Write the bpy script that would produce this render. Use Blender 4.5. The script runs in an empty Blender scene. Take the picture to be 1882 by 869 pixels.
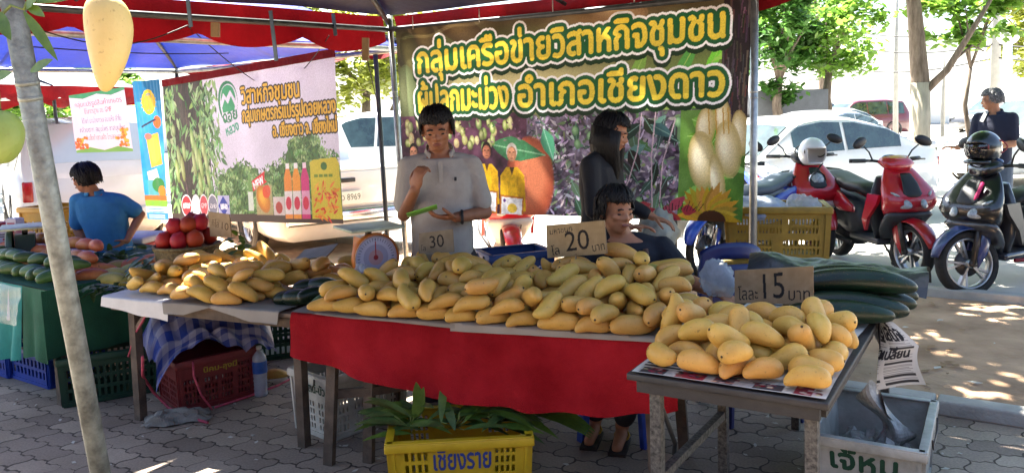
import bpy, bmesh, math, random
import numpy as np
from mathutils import Vector, Matrix, Euler, Quaternion
V = Vector
R = math.radians
sc = bpy.context.scene
col = sc.collection
rnd = random.Random(11)

# ------------------------------------------------------------------ camera
CAM_H = 1.65
cd = bpy.data.cameras.new('camera')
cam = bpy.data.objects.new('camera', cd)
col.objects.link(cam)
cd.sensor_width = 36.0
cd.lens = 36.0 * 1500 / 1882
cd.shift_y = -0.065
cd.clip_start = 0.05
cd.clip_end = 2000
cam.matrix_world = Matrix.Translation((0, 0, CAM_H)) @ Matrix.Rotation(R(86), 4, 'X') @ Matrix.Rotation(R(-1.7), 4, 'Z')
sc.camera = cam
CR = cam.matrix_world.to_3x3()

# ------------------------------------------------------------------ light
SUN_AZ, SUN_EL = R(-35), R(58)          # azimuth from +Y towards +X
w = bpy.data.worlds.new('World')
sc.world = w
w.use_nodes = True
wt = w.node_tree
sky = wt.nodes.new('ShaderNodeTexSky')
sky.sky_type = 'NISHITA'
sky.sun_disc = False
sky.sun_elevation = SUN_EL
sky.sun_rotation = SUN_AZ
sky.dust_density = 2.0
wt.links.new(sky.outputs[0], wt.nodes['Background'].inputs[0])
wt.nodes['Background'].inputs[1].default_value = 0.05
sl = bpy.data.lights.new('sun', 'SUN')
sl.energy = 5.0
sl.angle = R(0.55)
sl.color = (1.0, 0.95, 0.86)
so = bpy.data.objects.new('sun', sl)
col.objects.link(so)
sd = V((math.sin(SUN_AZ) * math.cos(SUN_EL), math.cos(SUN_AZ) * math.cos(SUN_EL), math.sin(SUN_EL)))
so.rotation_euler = sd.to_track_quat('Z', 'Y').to_euler()
so.location = sd * 40
sc.view_settings.view_transform = 'Standard'
sc.view_settings.look = 'None'
sc.view_settings.exposure = 3.35
sc.view_settings.gamma = 1.0
sc.cycles.max_bounces = 8
sc.cycles.diffuse_bounces = 3
sc.cycles.transparent_max_bounces = 8
sc.cycles.caustics_reflective = False
sc.cycles.caustics_refractive = False
sc.cycles.use_denoising = True


def at(x, y, z=0.0, Y=None):
    """the point where the line of sight through photo position (x, y) meets height z (or depth Y)"""
    d = CR @ V(((x - 941) / 1500, (312 - y) / 1500, -1))
    t = Y / d.y if Y is not None else (z - CAM_H) / d.z
    return V((0, 0, CAM_H)) + d * t


def pix(p):
    """photo position of a point"""
    c = CR.transposed() @ (V(p) - V((0, 0, CAM_H)))
    return 941 + 1500 * c.x / -c.z, 312 - 1500 * c.y / -c.z


# ------------------------------------------------------------------ colours and materials
def lin(c):
    if isinstance(c, str):
        c = tuple(int(c[i:i + 2], 16) / 255 for i in (0, 2, 4))
    return tuple(v / 12.92 if v <= .04045 else ((v + .055) / 1.055) ** 2.4 for v in c)


MATS = {}


def mat(name, c, rough=.6, var=.15, scale=8, bump=0, bscale=60, metal=0, trans=0, coat=0, attr=False, rand=0, spec=.5,
        alpha=1, c2=None, sss=0, transmission=0, stretch=None):
    if name in MATS:
        return MATS[name]
    m = bpy.data.materials.new(name)
    MATS[name] = m
    m.use_nodes = True
    nt = m.node_tree
    nd, lk = nt.nodes, nt.links
    b = nd['Principled BSDF']
    tc = nd.new('ShaderNodeTexCoord')
    src = tc.outputs['Object']
    if stretch:
        mp = nd.new('ShaderNodeMapping')
        mp.inputs['Scale'].default_value = stretch
        lk.new(src, mp.inputs[0])
        src = mp.outputs[0]
    if attr:
        a = nd.new('ShaderNodeVertexColor')
        a.layer_name = 'Col'
        cout = a.outputs[0]
    else:
        l = lin(c)
        l2 = lin(c2) if c2 else tuple(min(1, v * (1 + var)) for v in l)
        l1 = tuple(v * (1 - var) for v in l)
        n = nd.new('ShaderNodeTexNoise')
        n.inputs['Scale'].default_value = scale
        n.inputs['Detail'].default_value = 5
        n.inputs['Roughness'].default_value = .62
        lk.new(src, n.inputs['Vector'])
        r = nd.new('ShaderNodeValToRGB')
        r.color_ramp.elements[0].position = .33
        r.color_ramp.elements[1].position = .68
        r.color_ramp.elements[0].color = (*l1, 1)
        r.color_ramp.elements[1].color = (*l2, 1)
        lk.new(n.outputs[0], r.inputs[0])
        cout = r.outputs[0]
    if rand:
        oi = nd.new('ShaderNodeObjectInfo')
        hs = nd.new('ShaderNodeHueSaturation')
        m1 = nd.new('ShaderNodeMapRange')
        m1.inputs[3].default_value = 1 - rand
        m1.inputs[4].default_value = 1 + rand * .7
        lk.new(oi.outputs['Random'], m1.inputs[0])
        lk.new(m1.outputs[0], hs.inputs['Value'])
        m2 = nd.new('ShaderNodeMath')
        m2.operation = 'MULTIPLY_ADD'
        mf = nd.new('ShaderNodeMath')
        mf.operation = 'FRACT'
        mm = nd.new('ShaderNodeMath')
        mm.operation = 'MULTIPLY'
        mm.inputs[1].default_value = 7.31
        lk.new(oi.outputs['Random'], mm.inputs[0])
        lk.new(mm.outputs[0], mf.inputs[0])
        lk.new(mf.outputs[0], m2.inputs[0])
        m2.inputs[1].default_value = .026
        m2.inputs[2].default_value = .489
        lk.new(m2.outputs[0], hs.inputs['Hue'])
        lk.new(cout, hs.inputs['Color'])
        cout = hs.outputs[0]
    lk.new(cout, b.inputs['Base Color'])
    b.inputs['Roughness'].default_value = rough
    b.inputs['Metallic'].default_value = metal
    b.inputs['Specular IOR Level'].default_value = spec
    b.inputs['Coat Weight'].default_value = coat
    b.inputs['Coat Roughness'].default_value = .08
    b.inputs['Alpha'].default_value = alpha
    b.inputs['Transmission Weight'].default_value = transmission
    if sss:
        b.inputs['Subsurface Weight'].default_value = sss
        b.inputs['Subsurface Scale'].default_value = .02
    if bump:
        n2 = nd.new('ShaderNodeTexNoise')
        n2.inputs['Scale'].default_value = bscale
        n2.inputs['Detail'].default_value = 4
        lk.new(src, n2.inputs['Vector'])
        bp = nd.new('ShaderNodeBump')
        bp.inputs['Strength'].default_value = bump
        bp.inputs['Distance'].default_value = .01
        lk.new(n2.outputs[0], bp.inputs['Height'])
        lk.new(bp.outputs[0], b.inputs['Normal'])
    if trans:
        tr = nd.new('ShaderNodeBsdfTranslucent')
        lk.new(cout, tr.inputs[0])
        mx = nd.new('ShaderNodeMixShader')
        mx.inputs[0].default_value = trans
        lk.new(b.outputs[0], mx.inputs[1])
        lk.new(tr.outputs[0], mx.inputs[2])
        lk.new(mx.outputs[0], nd['Material Output'].inputs[0])
    return m


# ------------------------------------------------------------------ mesh builder
class MB:
    def __init__(s):
        s.v, s.f, s.m, s.sm, s.c = [], [], [], [], []
        s.mats = []
        s.T = Matrix.Identity(4)

    def mi(s, m):
        if m not in s.mats:
            s.mats.append(m)
        return s.mats.index(m)

    def add(s, vs, fs, m, smooth=True, T=None):
        M = s.T @ T if T is not None else s.T
        o = len(s.v)
        s.v += [tuple(M @ V(p)) for p in vs]
        k = s.mi(m)
        for f in fs:
            s.f.append(tuple(i + o for i in f))
            s.m.append(k)
            s.sm.append(smooth)
        return s

    def box(s, c, size, m, rot=None, T=None):
        x, y, z = (v / 2 for v in size)
        vs = [V((a, b, d)) for a in (-x, x) for b in (-y, y) for d in (-z, z)]
        if rot is not None:
            q = rot if isinstance(rot, Matrix) else Euler(rot).to_matrix()
            vs = [q @ p for p in vs]
        vs = [p + V(c) for p in vs]
        return s.add(vs, [(0, 1, 3, 2), (4, 6, 7, 5), (0, 4, 5, 1), (2, 3, 7, 6), (0, 2, 6, 4), (1, 5, 7, 3)], m, False, T)

    def rbox(s, c, size, m, r=.01, rot=None, T=None, seg=2):
        bm = bmesh.new()
        bmesh.ops.create_cube(bm, size=1)
        for v in bm.verts:
            v.co = V((v.co.x * size[0], v.co.y * size[1], v.co.z * size[2]))
        bmesh.ops.bevel(bm, geom=bm.edges[:], offset=min(r, min(size) * .49), segments=seg, profile=.5, affect='EDGES')
        q = Matrix.Identity(3) if rot is None else (rot if isinstance(rot, Matrix) else Euler(rot).to_matrix())
        vs = [q @ v.co + V(c) for v in bm.verts]
        bm.verts.index_update()
        fs = [[v.index for v in f.verts] for f in bm.faces]
        bm.free()
        return s.add(vs, fs, m, True, T)

    def bar(s, p, q, wd, ht, m, up=(0, 0, 1), T=None):
        p, q = V(p), V(q)
        d = (q - p)
        L = d.length
        d.normalize()
        sd_ = d.cross(V(up))
        if sd_.length < 1e-4:
            sd_ = V((1, 0, 0))
        sd_.normalize()
        u = sd_.cross(d)
        rot = Matrix((d, sd_, u)).transposed()
        return s.box((p + q) / 2, (L, wd, ht), m, rot, T)

    def tube(s, pts, r, m, n=8, closed=False, caps=True, T=None):
        pts = [V(p) for p in pts]
        k = len(pts)
        rs = r if isinstance(r, (list, tuple)) else [r] * k
        tg = []
        for i in range(k):
            a = pts[(i - 1) % k] if (i or closed) else pts[0]
            b = pts[(i + 1) % k] if (i < k - 1 or closed) else pts[-1]
            t = b - a
            tg.append(t.normalized() if t.length > 1e-9 else V((0, 0, 1)))
        u = tg[0].orthogonal().normalized()
        vs, fs = [], []
        for i in range(k):
            u = u - tg[i] * u.dot(tg[i])
            u = u.normalized() if u.length > 1e-6 else tg[i].orthogonal().normalized()
            w_ = tg[i].cross(u)
            for j in range(n):
                a = 2 * math.pi * j / n
                vs.append(pts[i] + (u * math.cos(a) + w_ * math.sin(a)) * rs[i])
        for i in range(k if closed else k - 1):
            i2 = (i + 1) % k
            for j in range(n):
                fs.append((i * n + j, i * n + (j + 1) % n, i2 * n + (j + 1) % n, i2 * n + j))
        if caps and not closed:
            fs.append(tuple(range(n))[::-1])
            fs.append(tuple((k - 1) * n + j for j in range(n)))
        return s.add(vs, fs, m, True, T)

    def cyl(s, p, q, r, m, r2=None, n=16, T=None):
        return s.tube([p, q], [r, r if r2 is None else r2], m, n, T=T)

    def ell(s, c, rad, m, rot=None, nu=12, nv=16, T=None):
        q = Matrix.Identity(3) if rot is None else (rot if isinstance(rot, Matrix) else Euler(rot).to_matrix())
        vs, fs = [], []
        for i in range(nu + 1):
            a = math.pi * i / nu
            for j in range(nv):
                b = 2 * math.pi * j / nv
                vs.append(q @ V((rad[0] * math.sin(a) * math.cos(b), rad[1] * math.sin(a) * math.sin(b), rad[2] * math.cos(a))) + V(c))
        for i in range(nu):
            for j in range(nv):
                fs.append((i * nv + j, (i + 1) * nv + j, (i + 1) * nv + (j + 1) % nv, i * nv + (j + 1) % nv))
        return s.add(vs, fs, m, True, T)

    def cap(s, p, q, r0, r1, m, n=12):
        p, q = V(p), V(q)
        d = (q - p).normalized()
        pts, rs = [], []
        for a in (-90, -60, -30, 0):
            pts.append(p + d * r0 * math.sin(R(a)))
            rs.append(max(1e-4, r0 * math.cos(R(a))))
        for a in (0, 30, 60, 90):
            pts.append(q + d * r1 * math.sin(R(a)))
            rs.append(max(1e-4, r1 * math.cos(R(a))))
        return s.tube(pts, rs, m, n)

    def lathe(s, prof, m, o=(0, 0, 0), ax=(0, 0, 1), n=20, T=None):
        """prof: (radius, height) pairs"""
        q = V(ax).normalized().to_track_quat('Z', 'Y').to_matrix()
        vs, fs = [], []
        for (r, h) in prof:
            for j in range(n):
                a = 2 * math.pi * j / n
                vs.append(q @ V((r * math.cos(a), r * math.sin(a), h)) + V(o))
        for i in range(len(prof) - 1):
            for j in range(n):
                fs.append((i * n + j, i * n + (j + 1) % n, (i + 1) * n + (j + 1) % n, (i + 1) * n + j))
        return s.add(vs, fs, m, True, T)

    def rings(s, rings, m, closed_ends=True, smooth=True, T=None):
        n = len(rings[0])
        vs = [p for r_ in rings for p in r_]
        fs = []
        for i in range(len(rings) - 1):
            for j in range(n):
                fs.append((i * n + j, i * n + (j + 1) % n, (i + 1) * n + (j + 1) % n, (i + 1) * n + j))
        if closed_ends:
            fs.append(tuple(range(n))[::-1])
            fs.append(tuple((len(rings) - 1) * n + j for j in range(n)))
        return s.add(vs, fs, m, smooth, T)

    def side(s, st, m, n=16, p=.7, closed=True, T=None):
        """loft along a path in the xz plane. st: (x, z, half width in y, half thickness, tilt of the ring in degrees)"""
        rs = []
        for (x, z, hw, ht, a) in st:
            nx, nz = math.cos(R(a)), math.sin(R(a))
            ring = []
            for j in range(n):
                b = 2 * math.pi * j / n
                cy = math.copysign(abs(math.cos(b)) ** p, math.cos(b))
                cz = math.copysign(abs(math.sin(b)) ** p, math.sin(b))
                ring.append((x + nx * ht * cz, hw * cy, z + nz * ht * cz))
            rs.append(ring)
        return s.rings(rs, m, closed, True, T)

    def grid(s, fn, nu, nv, m, smooth=True, T=None, skip=None):
        vs = [fn(i / nu, j / nv) for j in range(nv + 1) for i in range(nu + 1)]
        fs = []
        for j in range(nv):
            for i in range(nu):
                if skip and skip(i, j):
                    continue
                a = j * (nu + 1) + i
                fs.append((a, a + 1, a + nu + 2, a + nu + 1))
        return s.add(vs, fs, m, smooth, T)

    def prism(s, poly, y0, y1, m, T=None, smooth=False):
        """poly in xz, pushed out along y"""
        n = len(poly)
        vs = [(x, y0, z) for x, z in poly] + [(x, y1, z) for x, z in poly]
        fs = [tuple(range(n)), tuple(range(n, 2 * n))[::-1]] + [(i, i + n, (i + 1) % n + n, (i + 1) % n) for i in range(n)]
        return s.add(vs, fs, m, smooth, T)

    def build(s, name, parent=None, loc=None, fix=True):
        me = bpy.data.meshes.new(name)
        me.from_pydata(s.v, [], s.f)
        for m in s.mats:
            me.materials.append(m)
        me.polygons.foreach_set('material_index', s.m)
        me.polygons.foreach_set('use_smooth', s.sm)
        me.update()
        if fix:
            bm = bmesh.new()
            bm.from_mesh(me)
            bmesh.ops.recalc_face_normals(bm, faces=bm.faces[:])
            bm.to_mesh(me)
            bm.free()
        o = bpy.data.objects.new(name, me)
        col.objects.link(o)
        if parent is not None:
            o.parent = parent
        if loc is not None:
            o.location = loc
        return o


def tag(o, label=None, cat=None, group=None, kind=None):
    if label:
        o['label'] = label
    if cat:
        o['category'] = cat
    if group:
        o['group'] = group
    if kind:
        o['kind'] = kind
    return o


def empty(name, loc, rz=0, label=None, cat=None, group=None):
    o = bpy.data.objects.new(name, None)
    o.empty_display_size = .1
    col.objects.link(o)
    o.location = loc
    o.rotation_euler = (0, 0, rz)
    return tag(o, label, cat, group)


def copy_tree(o, parent=None):
    c = o.copy()
    col.objects.link(c)
    if parent is not None:
        c.parent = parent
    for ch in list(o.children):
        copy_tree(ch, c)
    return c


def bilerp(a, b, c, d, u, v):
    """a bottom-left, b bottom-right, c top-right, d top-left"""
    return (a * (1 - u) + b * u) * (1 - v) + (d * (1 - u) + c * u) * v


def vnoise(seed):
    """smooth periodic-free value noise from a few sines"""
    r_ = random.Random(seed)
    ks = [(r_.uniform(-1, 1), r_.uniform(-1, 1), r_.uniform(0, 6.28)) for _ in range(6)]
    return lambda x, y: sum(math.sin(a * x * 2 + b * y * 2 + c * (1 + i * .1)) for i, (a, b, c) in enumerate(ks)) / 6


# ------------------------------------------------------------------ lettering and flat prints
def glyph_loops(text):
    c = bpy.data.curves.new('t', 'FONT')
    c.body = text
    c.fill_mode = 'NONE'
    c.resolution_u = 4
    o = bpy.data.objects.new('t', c)
    col.objects.link(o)
    bpy.context.view_layer.update()
    me = o.evaluated_get(bpy.context.evaluated_depsgraph_get()).to_mesh()
    vs = [v.co.copy() for v in me.vertices]
    nxt = {}
    for e in me.edges:
        a, b = e.vertices
        nxt.setdefault(a, []).append(b)
        nxt.setdefault(b, []).append(a)
    loops, seen = [], set()
    for s0 in range(len(vs)):
        if s0 in seen or s0 not in nxt:
            continue
        lp, p, q = [s0], None, s0
        seen.add(s0)
        first = True
        while True:
            cand = [k for k in nxt[q] if k not in seen]
            if first and (s0 + 1) in cand:
                cand = [s0 + 1]
            first = False
            if not cand:
                break
            q = cand[0]
            seen.add(q)
            lp.append(q)
        loops.append([(vs[i].x, vs[i].y) for i in lp])
    bpy.data.objects.remove(o)
    bpy.data.curves.remove(c)
    return loops


def raster(loops, W, H, tf):
    """non-zero winding fill of closed loops on a W x H mask; tf maps a point to pixels (y down)"""
    mask = np.zeros((H, W), bool)
    E_ = []
    for lp in loops:
        pts = [tf(*p) for p in lp]
        for (x0, y0), (x1, y1) in zip(pts, pts[1:] + pts[:1]):
            if y0 != y1:
                E_.append((x0, y0, x1, y1))
    if not E_:
        return mask
    E_ = np.array(E_)
    ylo, yhi = np.minimum(E_[:, 1], E_[:, 3]), np.maximum(E_[:, 1], E_[:, 3])
    for y in range(max(0, int(ylo.min())), min(H, int(yhi.max()) + 1)):
        yc = y + .5
        k = E_[(ylo <= yc) & (yhi > yc)]
        if not len(k):
            continue
        xs = k[:, 0] + (yc - k[:, 1]) / (k[:, 3] - k[:, 1]) * (k[:, 2] - k[:, 0])
        dr = np.sign(k[:, 3] - k[:, 1])
        o_ = np.argsort(xs)
        wn = 0
        for i in range(len(o_) - 1):
            wn += dr[o_[i]]
            if wn != 0:
                a, b = int(round(xs[o_[i]])), int(round(xs[o_[i + 1]]))
                mask[y, max(0, a):max(0, min(W, b))] = True
    return mask


def dilate(m, r):
    out = m.copy()
    for dy in range(-r, r + 1):
        w_ = int(math.sqrt(r * r - dy * dy))
        sh = np.zeros_like(m)
        if dy >= 0:
            sh[dy:] = m[:m.shape[0] - dy]
        else:
            sh[:dy] = m[-dy:]
        a = sh.copy()
        done = 0
        while done < w_:
            st = min(max(1, done if done else 1), w_ - done)
            b = a.copy()
            b[:, st:] |= a[:, :-st]
            b[:, :-st] |= a[:, st:]
            a = b
            done += st
        out |= a
    return out


def text_mask(text, W, H, x, y, h, width=None, rot=0, bold=0):
    """mask with text whose baseline starts at pixel (x, y); h = pixels per em unit"""
    lp = glyph_loops(text)
    mx = max(p[0] for l in lp for p in l)
    sx = width / mx if width else h
    ca, sa = math.cos(R(rot)), math.sin(R(rot))
    m = raster(lp, W, H, lambda a, b: (x + a * sx * ca - b * h * sa, y - a * sx * sa - b * h * ca))
    return dilate(m, bold) if bold else m


class Cv:
    def __init__(s, W, H, c):
        s.W, s.H = W, H
        s.a = np.zeros((H, W, 3))
        s.a[:] = s.rgb(c)
        s.yy, s.xx = np.mgrid[0:H, 0:W]

    @staticmethod
    def rgb(c):
        return np.array([int(c[i:i + 2], 16) / 255 for i in (0, 2, 4)]) if isinstance(c, str) else np.array(c)

    def paste(s, m, c, al=1.0):
        s.a[m] = s.a[m] * (1 - al) + s.rgb(c) * al

    def noise(s, scale, seed, lo=0, hi=1):
        r_ = np.random.RandomState(seed)
        out = np.zeros((s.H, s.W))
        amp = 1
        tot = 0
        for o in range(3):
            k = scale / 2 ** o
            g = r_.rand(int(s.H / k) + 3, int(s.W / k) + 3)
            fy, fx = s.yy / k, s.xx / k
            iy, ix = fy.astype(int), fx.astype(int)
            ty, tx = fy - iy, fx - ix
            ty, tx = ty * ty * (3 - 2 * ty), tx * tx * (3 - 2 * tx)
            out += amp * ((g[iy, ix] * (1 - tx) + g[iy, ix + 1] * tx) * (1 - ty) + (g[iy + 1, ix] * (1 - tx) + g[iy + 1, ix + 1] * tx) * ty)
            tot += amp
            amp *= .5
        return out / tot

    def poly(s, pts, c, al=1.0):
        xs, ys = [p[0] for p in pts], [p[1] for p in pts]
        x0, x1, y0, y1 = max(0, int(min(xs))), min(s.W, int(max(xs)) + 2), max(0, int(min(ys))), min(s.H, int(max(ys)) + 2)
        if x1 <= x0 or y1 <= y0:
            return
        X, Y = s.xx[y0:y1, x0:x1] + .5, s.yy[y0:y1, x0:x1] + .5
        ins = np.zeros(X.shape, bool)
        for (ax, ay), (bx, by) in zip(pts, pts[1:] + pts[:1]):
            if ay != by:
                ins ^= ((ay > Y) != (by > Y)) & (X < (bx - ax) * (Y - ay) / (by - ay) + ax)
        sub = s.a[y0:y1, x0:x1]
        sub[ins] = sub[ins] * (1 - al) + s.rgb(c) * al

    def ell(s, cx, cy, rx, ry, c, rot=0, al=1.0):
        ca, sa = math.cos(R(rot)), math.sin(R(rot))
        s.poly([(cx + rx * math.cos(t) * ca - ry * math.sin(t) * sa, cy + rx * math.cos(t) * sa + ry * math.sin(t) * ca)
                for t in [k * math.pi / 14 for k in range(28)]], c, al)

    def leaf(s, x, y, L, W, ang, c, vein=None):
        ca, sa = math.cos(R(ang)), math.sin(R(ang))
        out = []
        for t, k in ((0, 0), (.15, .55), (.35, 1), (.6, .85), (.85, .35), (1, 0), (.85, -.35), (.6, -.85), (.35, -1), (.15, -.55)):
            out.append((x + L * t * ca - W * k * sa, y + L * t * sa + W * k * ca))
        s.poly(out, c)
        if vein:
            s.line([(x, y), (x + L * ca, y + L * sa)], max(1, W * .12), vein)

    def line(s, pts, wd, c, al=1.0):
        for (x0, y0), (x1, y1) in zip(pts, pts[1:]):
            dx, dy = x1 - x0, y1 - y0
            L = math.hypot(dx, dy) or 1
            nx, ny = -dy / L * wd / 2, dx / L * wd / 2
            ex, ey = dx / L * wd * .3, dy / L * wd * .3
            s.poly([(x0 + nx - ex, y0 + ny - ey), (x1 + nx + ex, y1 + ny + ey), (x1 - nx + ex, y1 - ny + ey), (x0 - nx - ex, y0 - ny - ey)], c, al)

    def rect(s, x0, y0, x1, y1, c, al=1.0):
        s.poly([(x0, y0), (x1, y0), (x1, y1), (x0, y1)], c, al)

    def text(s, t, x, y, h, c, width=None, rot=0, bold=0, al=1.0):
        m = text_mask(t, s.W, s.H, x, y, h, width, rot, bold)
        s.paste(m, c, al)
        return m

    def sheet(s, name, fn, m, parent=None, thick=None):
        """a sheet whose faces carry the print; fn(u, v) with v up gives the point"""
        W, H = s.W, s.H
        vs = [fn(i / (W - 1), 1 - j / (H - 1)) for j in range(H) for i in range(W)]
        idx = np.arange(W * H).reshape(H, W)
        fs = np.stack([idx[1:, :-1], idx[1:, 1:], idx[:-1, 1:], idx[:-1, :-1]], -1).reshape(-1, 4)
        me = bpy.data.meshes.new(name)
        me.vertices.add(W * H)
        me.vertices.foreach_set('co', np.array([tuple(p) for p in vs], np.float32).ravel())
        nf = len(fs)
        me.loops.add(nf * 4)
        me.loops.foreach_set('vertex_index', fs.ravel().astype(np.int32))
        me.polygons.add(nf)
        me.polygons.foreach_set('loop_start', np.arange(0, nf * 4, 4, dtype=np.int32))
        me.update(calc_edges=True)
        me.polygons.foreach_set('use_smooth', [True] * nf)
        ca = me.color_attributes.new('Col', 'FLOAT_COLOR', 'POINT')
        A = np.clip(s.a.reshape(-1, 3), 0, 1)
        L_ = np.where(A <= .04045, A / 12.92, ((A + .055) / 1.055) ** 2.4)
        ca.data.foreach_set('color', np.concatenate([L_, np.ones((len(L_), 1))], 1).astype(np.float32).ravel())
        me.materials.append(m)
        o = bpy.data.objects.new(name, me)
        col.objects.link(o)
        if parent is not None:
            o.parent = parent
        return o


def cells(mb, mask, fn, m):
    """raised lettering: row runs of a mask as faces; fn(u, v) with v up gives the point"""
    H, W = mask.shape
    for j in range(H):
        row = np.flatnonzero(np.diff(np.concatenate([[0], mask[j].astype(int), [0]])))
        for a, b in zip(row[::2], row[1::2]):
            mb.add([fn(a / W, 1 - j / H), fn(b / W, 1 - j / H), fn(b / W, 1 - (j + 1) / H), fn(a / W, 1 - (j + 1) / H)], [(0, 1, 2, 3)], m, False)


def remeshed(mb, name, parent, m, voxel=.007, smooth=3, wrinkle=0, seed=0):
    o = mb.build(name, None, fix=True)
    md = o.modifiers.new('r', 'REMESH')
    md.mode = 'VOXEL'
    md.voxel_size = voxel
    md.use_smooth_shade = True
    if smooth:
        s_ = o.modifiers.new('s', 'SMOOTH')
        s_.iterations = smooth
        s_.factor = .5
    bpy.context.view_layer.update()
    me = bpy.data.meshes.new_from_object(o.evaluated_get(bpy.context.evaluated_depsgraph_get()))
    me.name = name
    old = o.data
    bpy.data.objects.remove(o)
    bpy.data.meshes.remove(old)
    me.materials.clear()
    me.materials.append(m)
    n = len(me.vertices)
    if wrinkle:
        co = np.empty(n * 3, np.float32)
        no = np.empty(n * 3, np.float32)
        me.vertices.foreach_get('co', co)
        me.vertices.foreach_get('normal', no)
        co, no = co.reshape(-1, 3), no.reshape(-1, 3)
        r_ = np.random.RandomState(seed)
        d = np.zeros(n)
        for k in range(7):
            kv = r_.normal(size=3) * np.array([1, 1, .7])
            kv /= np.linalg.norm(kv)
            f = r_.uniform(22, 60)
            d += np.sin(co @ kv * f + r_.uniform(0, 6) + 1.5 * np.sin(co[:, 2] * 17 + k))
        d = np.sign(d) * np.abs(d / 7) ** .8
        co += no * (d * wrinkle)[:, None]
        me.vertices.foreach_set('co', co.ravel())
    me.polygons.foreach_set('use_smooth', [True] * len(me.polygons))
    me.update()
    o = bpy.data.objects.new(name, me)
    col.objects.link(o)
    if parent is not None:
        o.parent = parent
    return o
# ================================================================== SETTING
def rowdir(a):
    return V((math.cos(R(a)), math.sin(R(a)), 0)), V((-math.sin(R(a)), math.cos(R(a)), 0))


def ground_mat():
    m = bpy.data.materials.new('paver_blocks')
    m.use_nodes = True
    nt = m.node_tree
    nd, lk = nt.nodes, nt.links
    b = nd['Principled BSDF']
    tc = nd.new('ShaderNodeTexCoord')
    mp = nd.new('ShaderNodeMapping')
    mp.inputs['Rotation'].default_value = (0, 0, R(31))
    lk.new(tc.outputs['Object'], mp.inputs[0])
    sx = nd.new('ShaderNodeSeparateXYZ')
    lk.new(mp.outputs[0], sx.inputs[0])

    def math_(op, a, b_=None, c=None):
        n = nd.new('ShaderNodeMath')
        n.operation = op
        for i, v in enumerate((a, b_, c)):
            if v is None:
                continue
            if isinstance(v, (int, float)):
                n.inputs[i].default_value = v
            else:
                lk.new(v, n.inputs[i])
        return n.outputs[0]
    X, Y = sx.outputs[0], sx.outputs[1]
    # stepped outline of the interlocking blocks: two sawtooth-like waves, one along each edge
    w1 = math_('MULTIPLY', math_('SINE', math_('MULTIPLY', X, 2 * math.pi / .115)), .011)
    w1b = math_('MULTIPLY', math_('SINE', math_('MULTIPLY', X, 6 * math.pi / .115)), .003)
    w2 = math_('MULTIPLY', math_('SINE', math_('MULTIPLY', Y, 2 * math.pi / .135)), .012)
    nz = nd.new('ShaderNodeTexNoise')
    nz.inputs['Scale'].default_value = 14
    lk.new(mp.outputs[0], nz.inputs['Vector'])
    jit = math_('MULTIPLY', math_('SUBTRACT', nz.outputs[0], .5), .012)
    X2 = math_('ADD', math_('ADD', X, w2), jit)
    Y2 = math_('ADD', math_('ADD', Y, math_('ADD', w1, w1b)), jit)
    cb = nd.new('ShaderNodeCombineXYZ')
    lk.new(X2, cb.inputs[0])
    lk.new(Y2, cb.inputs[1])
    br = nd.new('ShaderNodeTexBrick')
    br.offset = .5
    br.inputs['Scale'].default_value = 1
    br.inputs['Brick Width'].default_value = .23
    br.inputs['Row Height'].default_value = .135
    br.inputs['Mortar Size'].default_value = .0045
    br.inputs['Mortar Smooth'].default_value = .35
    br.inputs['Bias'].default_value = 0
    br.inputs['Color1'].default_value = (*lin('84766a'), 1)
    br.inputs['Color2'].default_value = (*lin('a99b8a'), 1)
    br.inputs['Mortar'].default_value = (*lin('4a3f34'), 1)
    lk.new(cb.outputs[0], br.inputs['Vector'])
    nw = nd.new('ShaderNodeTexNoise')
    nw.inputs['Scale'].default_value = 3.2
    nw.inputs['Detail'].default_value = 4
    lk.new(mp.outputs[0], nw.inputs['Vector'])
    lk.new(math_('MULTIPLY_ADD', math_('SUBTRACT', nw.outputs[0], .38), .022, .0025), br.inputs['Mortar Size'])
    # broad stains, fine grit and pale specks
    n1 = nd.new('ShaderNodeTexNoise')
    n1.inputs['Scale'].default_value = 1.3
    n1.inputs['Detail'].default_value = 6
    lk.new(tc.outputs['Object'], n1.inputs['Vector'])
    r1 = nd.new('ShaderNodeValToRGB')
    r1.color_ramp.elements[0].position = .3
    r1.color_ramp.elements[1].position = .7
    r1.color_ramp.elements[0].color = (.62, .58, .54, 1)
    r1.color_ramp.elements[1].color = (1.05, 1.04, 1.03, 1)
    lk.new(n1.outputs[0], r1.inputs[0])
    mu = nd.new('ShaderNodeMixRGB')
    mu.blend_type = 'MULTIPLY'
    mu.inputs[0].default_value = 1
    lk.new(br.outputs[0], mu.inputs[1])
    lk.new(r1.outputs[0], mu.inputs[2])
    n2 = nd.new('ShaderNodeTexNoise')
    n2.inputs['Scale'].default_value = 90
    n2.inputs['Detail'].default_value = 3
    lk.new(tc.outputs['Object'], n2.inputs['Vector'])
    mu2 = nd.new('ShaderNodeMixRGB')
    mu2.blend_type = 'OVERLAY'
    mu2.inputs[0].default_value = .45
    lk.new(mu.outputs[0], mu2.inputs[1])
    lk.new(n2.outputs[0], mu2.inputs[2])
    n3 = nd.new('ShaderNodeTexNoise')
    n3.inputs['Scale'].default_value = 7
    n3.inputs['Detail'].default_value = 8
    n3.inputs['Roughness'].default_value = .75
    lk.new(tc.outputs['Object'], n3.inputs['Vector'])
    r3 = nd.new('ShaderNodeValToRGB')
    r3.color_ramp.elements[0].position = .66
    r3.color_ramp.elements[1].position = .72
    lk.new(n3.outputs[0], r3.inputs[0])
    mu3 = nd.new('ShaderNodeMixRGB')
    lk.new(math_('MULTIPLY', r3.outputs[0], .55), mu3.inputs[0])
    lk.new(mu2.outputs[0], mu3.inputs[1])
    mu3.inputs[2].default_value = (*lin('b9b6ae'), 1)
    lk.new(mu3.outputs[0], b.inputs['Base Color'])
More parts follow.
